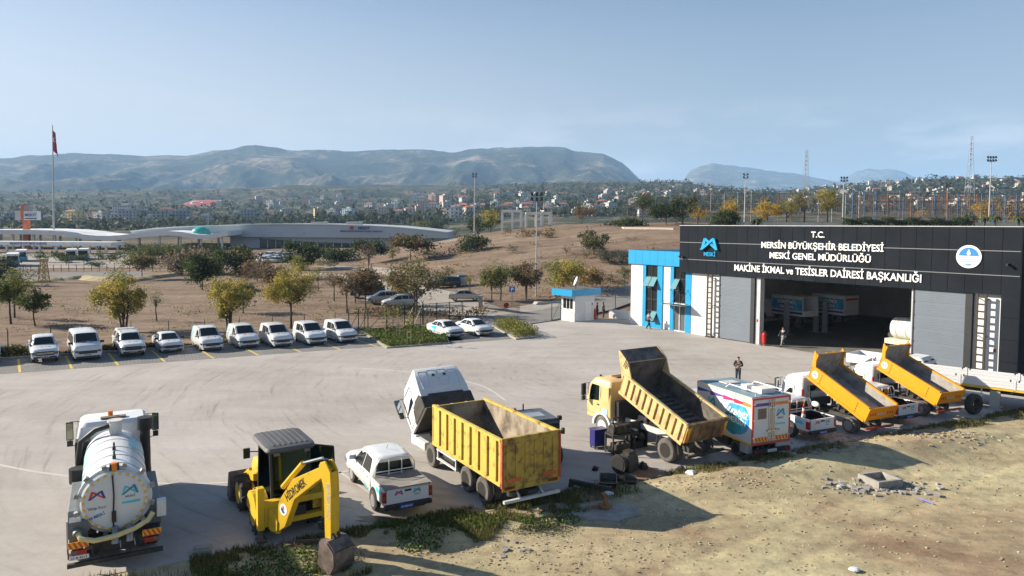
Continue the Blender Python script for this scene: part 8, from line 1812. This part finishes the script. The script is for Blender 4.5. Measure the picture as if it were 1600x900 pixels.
# red flag figure laid out on the far hillside
hf = GT(312, 321, 700); u_ = Vector((1, 0, 0)); sc = hf.y/CF; W_, H_ = 55*sc, 0
zA = hgt(np.array([hf.x]), np.array([hf.y-25]))[0]; zB = hgt(np.array([hf.x]), np.array([hf.y+45]))[0]
e = tag(empty('hillside_flag', (hf.x, hf.y, hf.z+4)), 'huge red flag with white border laid out on the far hillside', 'hillside flag'); e.rotation_euler = (R_(24), 0, 0)
b = B(); b.xy([(-29*sc, -13*sc), (22*sc, -13*sc), (29*sc, 13*sc), (-15*sc, 13*sc)], -9, 0); b.build('border', mat('white_stone_border', (.62, .60, .58), .9, 0, .05), e)
b = B(); b.xy([(-25*sc, -11*sc), (20.5*sc, -11*sc), (26.5*sc, 11*sc), (-13.5*sc, 11*sc)], .1, .8); b.build('red_field', mat('painted_red_field', (.42, .07, .07), .9, 0, .1), e)
b = B(); pts = [(-8*sc+6.5*sc*math.cos(.6+5.1*i/k2), 6.5*sc*math.sin(.6+5.1*i/k2)) for i in range(k2+1)]+[(-6.4*sc+5*sc*math.cos(5.7-5.1*i/k2), 5*sc*math.sin(5.7-5.1*i/k2)) for i in range(k2+1)]; b.xy(pts, .9, 1.6); b.xy([(3*sc+(3.2 if i % 2 else 1.3)*sc*math.cos(i*.628), (3.2 if i % 2 else 1.3)*sc*math.sin(i*.628)) for i in range(10)], .9, 1.6); b.build('crescent_and_star', MATS['white_stone_border'], e)
# little yellow lattice tower at the end of the field
q = G(69, 441); e = tag(empty('lattice_tower', q), 'small ochre lattice tower with a box on top at the field edge', 'tower'); b = B(); k_ = q.y/CF
for i in range(4):
    w0, w1 = (5.5-i*.6)*k_, (5.5-(i+1)*.6)*k_; z0, z1 = i*8*k_, (i+1)*8*k_
    for j, (a, c_) in enumerate(((-1, -1), (1, -1), (1, 1), (-1, 1))): n2 = ((1, -1), (1, 1), (-1, 1), (-1, -1))[j]; b.bar((a*w0, c_*w0, z0), (a*w1, c_*w1, z1), .12); b.bar((a*w0, c_*w0, z0), (n2[0]*w1, n2[1]*w1, z1), .08); b.bar((a*w1, c_*w1, z1), (n2[0]*w1, n2[1]*w1, z1), .08)
b.build('lattice', mat('ochre_steel', (.42, .30, .10), .7, 0, .1), e); b = B(); b.box(-5.5*k_, 5.5*k_, -3*k_, 3*k_, 32*k_, 37*k_); b.build('top_box', mat('faded_yellow_box', (.45, .38, .18), .7, 0, .1), e)
for i, s in enumerate(np.linspace(-130, 262, 34)):
    if i == 0: rf_ = tag(empty('railing', (0, 0, 0)), 'long thin post railing along the far service road', 'railing')
    p = G(float(s), 424); b = B(); b.bar(p, p+Vector((0, 0, 1.5)), .09); b.build('post', POST, rf_)
p, q = G(-130, 424), G(262, 424); b = B()
for z in (.7, 1.4): b.bar(p+Vector((0, 0, z)), q+Vector((0, 0, z)), .05)
b.build('rails', POST, rf_)
# buses
BUSB = mat('bus_blue', (.04, .25, .42), .4, 0, .05)
for k, (px, py, deg, lab) in enumerate(((20, 417, -56, 'blue bus with pale front near the left picture edge'), (33, 409, -57, 'white topped bus just behind the blue bus at the left edge'), (111, 407, -60, 'left one of two blue fronted buses at the bus stop'), (130, 406, -61, 'right one of two blue fronted buses at the bus stop'))):
    p = G(px, py); e = tag(empty('city_bus', (p.x, p.y, 0), R_(deg)), lab, 'bus', 'buses at the bus station')
    b = B(); b.box(-11.5, 0, -1.25, 1.25, .3, 1.5, 0); b.box(-11.5, 0, -1.25, 1.25, 1.5, 3.1, 1); b.build('body', [BUSB, WHITE2], e, bevel=.08)
    b = B(); b.box(.0, .03, -1.1, 1.1, 1.35, 2.6); b.build('windscreen', GLASS, e)
    for sd in (1, -1):
        b = B(); b.box(-11, -.4, sd*1.25, sd*1.265, 1.5, 2.5); b.build('side_window', GLASS, e)
        for x in (-2.5, -8.8): wheel(e, x, sd*1.27, .48, .28, sd)
# small far car park
fc = random.Random(3); CW = [WHITE, SILV, mat('pale_grey_paint', (.55, .55, .55), .4, .2, .05), NAVYC]
for k in range(34):
    p = GT(fc.uniform(412, 452), fc.uniform(399, 411), 120); b = B(); L_ = 4.3
    b.loft([rrect(-2.1, 2.1, .85, .25, .2), rrect(-2.15, 2.15, .88, .6, .2), rrect(-2.1, 2.05, .85, .92, .2)], 0); b.loft([rrect(-1.5, 1.0, .8, .92, .15), rrect(-1.2, .5, .66, 1.42, .15)], 1); b.loft([rrect(-1.2, .5, .66, 1.42, .15), rrect(-1.0, .3, .55, 1.48, .12)], 0)
    o = b.build('parked_car', [CW[0 if fc.random() < .65 else fc.randint(1, 3)], GLASS], None, smooth=40); o.location = p+Vector((0, 0, .02)); o.rotation_euler = (0, 0, fc.choice((1.2, 1.25, -1.9))+fc.uniform(-.1, .1)); tag(o, 'tiny parked car in the far car park beside the terminal', 'car', 'tiny cars in the far car park')
# ================================================================== THE TOWN
HM = {'w': mat('house_white', (.50, .495, .48), .8, 0, .06, .3), 'c': mat('house_cream', (.46, .42, .35), .8, 0, .06, .3), 'g': mat('house_grey', (.38, .38, .38), .85, 0, .06, .3), 'y': mat('house_yellow', (.60, .50, .24), .8, 0, .06, .3), 'p': mat('house_pink', (.56, .38, .32), .8, 0, .06, .3), 'b': mat('house_blue', (.40, .50, .58), .8, 0, .06, .3)}
ROOFR = mat('red_tile_roof', (.30, .11, .07), .9, 0, .15, .5); ROOFG = mat('grey_flat_roof', (.34, .32, .30), .9, 0, .1, .3); WIN = mat('far_window', (.03, .035, .04), .3, 0, 0)
def house_mesh(w, d, st, wall, roof, red):
    b = B(); h = st*3.0; b.box(-w/2, w/2, -d/2, d/2, -5, h, 0)
    if red: b.loft([[(-w/2-.4, -d/2-.4, h), (w/2+.4, -d/2-.4, h), (w/2+.4, d/2+.4, h), (-w/2-.4, d/2+.4, h)], [(-w/2+d*.35, -.15, h+d*.22), (w/2-d*.35, -.15, h+d*.22), (w/2-d*.35, .15, h+d*.22), (-w/2+d*.35, .15, h+d*.22)]], 1)
    else: b.box(-w/2-.15, w/2+.15, -d/2-.15, d/2+.15, h, h+.5, 1); b.box(-w*.2, w*.15, -d*.2, d*.25, h+.5, h+2.3, 0)
    n_ = max(2, int(w/3.2))
    for s in range(st):
        for k in range(n_):
            x = -w/2+w*(k+.5)/n_; z = s*3+1
            b.box(x-.6, x+.6, -d/2-.06, -d/2-.01, z, z+1.4, 2)
        if st > 2: b.box(-w*.18, w*.18, -d/2-1.2, -d/2-.07, s*3+.0, s*3+.9, 0)
        for k in range(2): y = -d/4+d/2*k; b.box(-w/2-.06, -w/2-.01, y-.6, y+.6, s*3+1, s*3+2.4, 2); b.box(w/2+.01, w/2+.06, y-.6, y+.6, s*3+1, s*3+2.4, 2)
    o = b.build('house', [HM[wall], ROOFR if red else ROOFG, WIN], None, fix=False); me = o.data; bpy.data.objects.remove(o); return me
VAR = [(house_mesh(*a), a) for a in ((10, 9, 2, 'w', 0, False), (12, 10, 3, 'w', 0, False), (11, 9, 2, 'c', 0, True), (14, 11, 4, 'c', 0, False), (16, 12, 4, 'g', 0, False), (12, 9, 2, 'w', 0, True), (15, 11, 4, 'y', 0, False), (13, 10, 3, 'p', 0, False), (15, 11, 4, 'b', 0, False), (26, 14, 2, 'w', 0, False), (9, 8, 1, 'w', 0, False))]
hr = random.Random(23); PLACED = []
WORD = {'w': 'white', 'c': 'cream', 'g': 'grey', 'y': 'yellow', 'p': 'pinkish', 'b': 'pale blue'}
def house(px, py, v, zone, sc=1.0, dmin=420):
    p = GT(px, py, dmin)
    for q in PLACED:
        if (q-p).length < 15: return
    PLACED.append(p); me, a = VAR[v]; o = bpy.data.objects.new('house', me); COL.objects.link(o); o.location = p+Vector((0, 0, .2)); o.rotation_euler = (0, 0, hr.uniform(-.5, .6)); o.scale = (sc*hr.uniform(.85, 1.15),)*3
    kind = ('bungalow', 'house', 'house', 'apartment block', 'apartment block')[a[2]]; rf = 'red tiled roof' if a[4+1] else 'flat roof'
    tag(o, f'far {WORD[a[3]]} {kind} with {rf} {zone}', 'house', f'far houses {zone}')
zl_ = 'in the town beyond the bus terminal'
for (px, py, v) in ((8, 350, 0), (20, 352, 4), (78, 349, 9), (100, 349, 9), (118, 350, 6), (132, 349, 9), (150, 348, 7), (160, 349, 4), (178, 350, 1), (190, 349, 3), (204, 350, 4), (222, 350, 9), (235, 350, 1), (252, 351, 3), (262, 351, 4), (285, 350, 4), (300, 348, 5), (322, 346, 9), (340, 345, 4), (370, 347, 1), (383, 346, 3), (392, 348, 4), (405, 343, 1), (450, 341, 3), (470, 342, 0), (500, 341, 6), (512, 342, 6), (520, 342, 4), (537, 342, 8), (546, 341, 8), (566, 343, 7), (574, 343, 7), (590, 339, 1), (602, 340, 3), (612, 338, 2), (625, 336, 5), (640, 334, 5), (655, 332, 7), (660, 326, 7), (676, 326, 5), (690, 328, 0)): house(px, py, v, zl_)
def zone(n_, px0, px1, ylo, yhi, vs_2, nm, sc=1.15, skew=1.0):
    for _ in range(n_): px = hr.uniform(px0, px1); house(px, yhi+(ylo-yhi)*hr.random()**skew, hr.choice(vs_2), nm, sc)
zone(44, 400, 720, 342, 306, (0, 2, 5, 10, 1, 7), 'scattered on the middle foothills'); zone(12, 30, 400, 346, 330, (0, 5, 10, 9), 'at the foot of the left hills')
zone(46, 800, 1010, 338, 300, (0, 5, 10, 0, 2, 1), 'in the valley right of the pergola', .9); zone(26, 720, 850, 335, 300, (0, 2, 5, 10), 'on the slope behind the pergola')
zone(34, 1010, 1200, 312, 290, (0, 2, 5, 10), 'on the wooded hill above the annex', .8); zone(62, 1200, 1420, 330, 286, (0, 1, 5, 10, 2), 'on the hillside behind the sports fence', .78); zone(80, 1420, 1660, 326, 274, (0, 10, 5, 0, 10, 2), 'on the crowded hillside at the right', .78)
# far trees: scrub and woods on the foothills, one mass
Q = []; S_ = []
def woods(n_, px0, px1, y0, y1, size, clump=9, near=420):
    for _ in range(n_):
        p = GT(rnd.uniform(px0, px1), rnd.uniform(y0, y1), near); k = rnd.uniform(.5, 1.3)*size; q = nr.normal(size=(clump, 3))*np.array([k*.42, k*.42, k*.3])+np.array([p.x, p.y, p.z+k*.45]); Q.append(q); S_.append(np.full(clump, k*.62))
woods(800, -60, 760, 298, 334, 7); woods(170, -60, 760, 334, 348, 6); woods(700, 700, 1010, 286, 340, 7); woods(800, 1000, 1210, 282, 330, 7); woods(1250, 1190, 1640, 276, 335, 7); woods(260, 0, 360, 349, 360, 6, 10, 330); woods(260, 360, 700, 343, 351, 7, 10, 380)
setting(leaf_mesh('far_woodland', np.concatenate(Q), np.concatenate(S_), LEAF['far']), 'stuff')
Q = []; S_ = []
for k in range(26):
    p = GT(rnd.uniform(0, 640), rnd.uniform(345, 353), 400); h = rnd.uniform(9, 16); e = tree('tree', 'tall dark tree standing among the town buildings beyond the terminal', p, h, h*rnd.uniform(.35, .8), 'far', group='dark trees among the far town', trunk=.1, nl=160, airy=.2, ls=1.3)
# ================================================================== PEOPLE
def person(label, pos, heading, shirt, trouser, pose, hair=(.02, .015, .012), h=1.74):
    e = tag(empty('person', pos, heading), label, 'person'); SK = mat('skin_tone', (.42, .25, .17), .6, 0, .05)
    s = h/1.75
    J = dict(pelvis=(0, 0, .95), waist=(0, 0, 1.10), chest=(.01, 0, 1.32), neck=(.01, 0, 1.48), head0=(.025, 0, 1.56), head1=(.03, 0, 1.66), head2=(.025, 0, 1.735))
    A = pose
    for sd, n_ in ((1, 'l'), (-1, 'r')):
        J['sh'+n_] = (.0, sd*.19, 1.43); J['el'+n_] = A['el'+n_]; J['wr'+n_] = A['wr'+n_]; J['hip'+n_] = (0, sd*.095, .90); J['kn'+n_] = A['kn'+n_]; J['an'+n_] = A['an'+n_]
    def skin(nm, chain, radii, m, sub=2, root=None):
        names = []; edges = []
        for ch in chain:
            for a, c_ in zip(ch, ch[1:]):
                for x in (a, c_):
                    if x not in names: names.append(x)
                edges.append((names.index(a), names.index(c_)))
        me = bpy.data.meshes.new(nm); me.from_pydata([Vector(J[n_])*s for n_ in names], edges, []); me.materials.append(m); o = bpy.data.objects.new(nm, me); COL.objects.link(o); o.parent = e
        md = o.modifiers.new('skin', 'SKIN'); md.use_smooth_shade = True
        for i, n_ in enumerate(names): o_ = me.skin_vertices[0].data[i]; r = radii[n_]; o_.radius = (r[0]*s, r[1]*s) if isinstance(r, tuple) else (r*s, r*s); o_.use_root = (n_ == (root or names[0]))
        sb = o.modifiers.new('subdivision', 'SUBSURF'); sb.levels = sub; sb.render_levels = sub; return o
    for n_ in 'lr':
        w = Vector(J['wr'+n_]); d = (w-Vector(J['el'+n_])).normalized(); sd = Vector((0, 1 if n_ == 'l' else -1, 0)); J['palm'+n_] = tuple(w+d*.07)
        fr = d.cross(sd).normalized(); fr = fr if fr.x > 0 else -fr
        for k, (off, ln_) in enumerate(((.03, .075), (.01, .085), (-.01, .08), (-.03, .06))):
            a = w+d*.075+fr*off; J[f'f{n_}{k}a'] = tuple(a); J[f'f{n_}{k}b'] = tuple(a+d*ln_*.55-sd*.008); J[f'f{n_}{k}c'] = tuple(a+d*ln_-sd*.03)
        a = w+d*.03+fr*.03; J[f'f{n_}ta'] = tuple(a); J[f'f{n_}tb'] = tuple(a+d*.03+fr*.03-sd*.01); J[f'f{n_}tc'] = tuple(a+d*.07+fr*.035-sd*.02)
        an = Vector(J['an'+n_]); J['heel'+n_] = tuple(an+Vector((-.05, 0, -.045))); J['toe'+n_] = tuple(an+Vector((.17, 0, -.055)))
    R_b = dict(pelvis=(.13, .10), waist=(.125, .095), chest=(.15, .11), neck=.052, head0=(.07, .078), head1=(.085, .098), head2=(.05, .06))
    for n_ in 'lr': R_b.update({'sh'+n_: .065, 'el'+n_: .045, 'wr'+n_: .03, 'palm'+n_: (.042, .02), 'hip'+n_: .085, 'kn'+n_: .058, 'an'+n_: .04})
    ch = [['pelvis', 'waist', 'chest', 'neck', 'head0', 'head1', 'head2']]
    for n_ in 'lr':
        ch += [['chest', 'sh'+n_, 'el'+n_, 'wr'+n_, 'palm'+n_], ['pelvis', 'hip'+n_, 'kn'+n_, 'an'+n_]]
        for k in '0123t': ch.append(['palm'+n_, f'f{n_}{k}a', f'f{n_}{k}b', f'f{n_}{k}c']); R_b.update({f'f{n_}{k}a': .010, f'f{n_}{k}b': .009, f'f{n_}{k}c': .007})
    skin('body', ch, R_b, SK)
    grow = lambda keys, d: {k: (tuple(x+d for x in R_b[k]) if isinstance(R_b[k], tuple) else R_b[k]+d) for k in keys}
    kk = ['pelvis', 'waist', 'chest']+[a+n_ for n_ in 'lr' for a in ('sh', 'el', 'wr')]; rr2 = grow(kk, .022); skin('jacket', [['pelvis', 'waist', 'chest']]+[['chest', 'sh'+n_, 'el'+n_, 'wr'+n_] for n_ in 'lr'], rr2, shirt)
    kk = ['pelvis']+[a+n_ for n_ in 'lr' for a in ('hip', 'kn', 'an')]; rr2 = grow(kk, .024); skin('trousers', [['pelvis', 'hip'+n_, 'kn'+n_, 'an'+n_] for n_ in 'lr'], rr2, trouser)
    for n_ in 'lr': skin('shoe', [['heel'+n_, 'toe'+n_]], {'heel'+n_: (.045, .045), 'toe'+n_: (.045, .035)}, BLACK)
    b = B(); b.sphere(Vector((.005, 0, 1.695))*s, .105*s, 12, 8, sc=(.98, .86, .72)); b.build('hair', mat('dark_hair', hair, .8, 0, .1), e, smooth=80)
    b = B()
    for sd in (1, -1): b.sphere(Vector((.112, sd*.032, 1.648))*s, .013*s, 8, 6, 0); b.sphere(Vector((.02, sd*.092, 1.635))*s, .024*s, 8, 6, 1, (.6, .35, 1.2))
    b.sphere(Vector((.122, 0, 1.622))*s, .018*s, 8, 6, 1, (.9, .7, 1.3)); b.box(.105*s, .116*s, -.024*s, .024*s, 1.585*s, 1.592*s, 2); b.build('face', [BLACK, SK, mat('lip_tone', (.28, .12, .10), .6, 0, 0)], e)
    return e
stand = dict(ell=(-.02, .26, 1.16), wrl=(.05, .25, .92), elr=(-.02, -.26, 1.16), wrr=(.05, -.25, .92), knl=(.02, .10, .50), anl=(-.02, .10, .09), knr=(.02, -.10, .50), anr=(-.02, -.11, .09))
hold = dict(stand, ell=(.02, .28, 1.17), wrl=(.22, .10, 1.14), elr=(.02, -.28, 1.17), wrr=(.22, -.08, 1.12))
walk = dict(ell=(-.12, .25, 1.18), wrl=(-.08, .26, .95), elr=(.10, -.25, 1.18), wrr=(.26, -.22, 1.02), knl=(.20, .10, .54), anl=(.28, .10, .10), knr=(-.02, -.10, .50), anr=(-.30, -.10, .16))
DK = mat('dark_work_jacket', (.014, .016, .024), .85, 0, .15, 8); GY = mat('grey_blue_shirt', (.16, .19, .24), .85, 0, .1, 8); JN = mat('dark_jeans', (.03, .04, .06), .9, 0, .15, 8); LG = mat('grey_trousers', (.24, .24, .24), .9, 0, .1, 8)
person('man in grey blue shirt walking past the tall annex window', G(1013, 514), R_(20), GY, DK, walk)
m1 = person('man in a dark jacket standing behind the box van, hands held in front', G(1153, 597.5), R_(-108), DK, JN, hold)
b = B()
for z in (1.18, 1.28): b.box(.146, .152, -.13, .13, z, z+.035)
b.build('jacket_stripe', mat('pale_reflective_stripe', (.45, .45, .45), .4, 0, 0), m1)
person('man in dark jacket and grey trousers walking at the hall entrance', G(1223, 541.7), R_(205), DK, LG, walk)
person('left one of two men in dark clothes in the shade beside the guard booth', G(933, 497.5), R_(0), DK, DK, stand, h=1.8)
person('right one of two men in dark clothes in the shade beside the guard booth', G(943, 496.5), R_(185), DK, DK, hold, h=1.8)
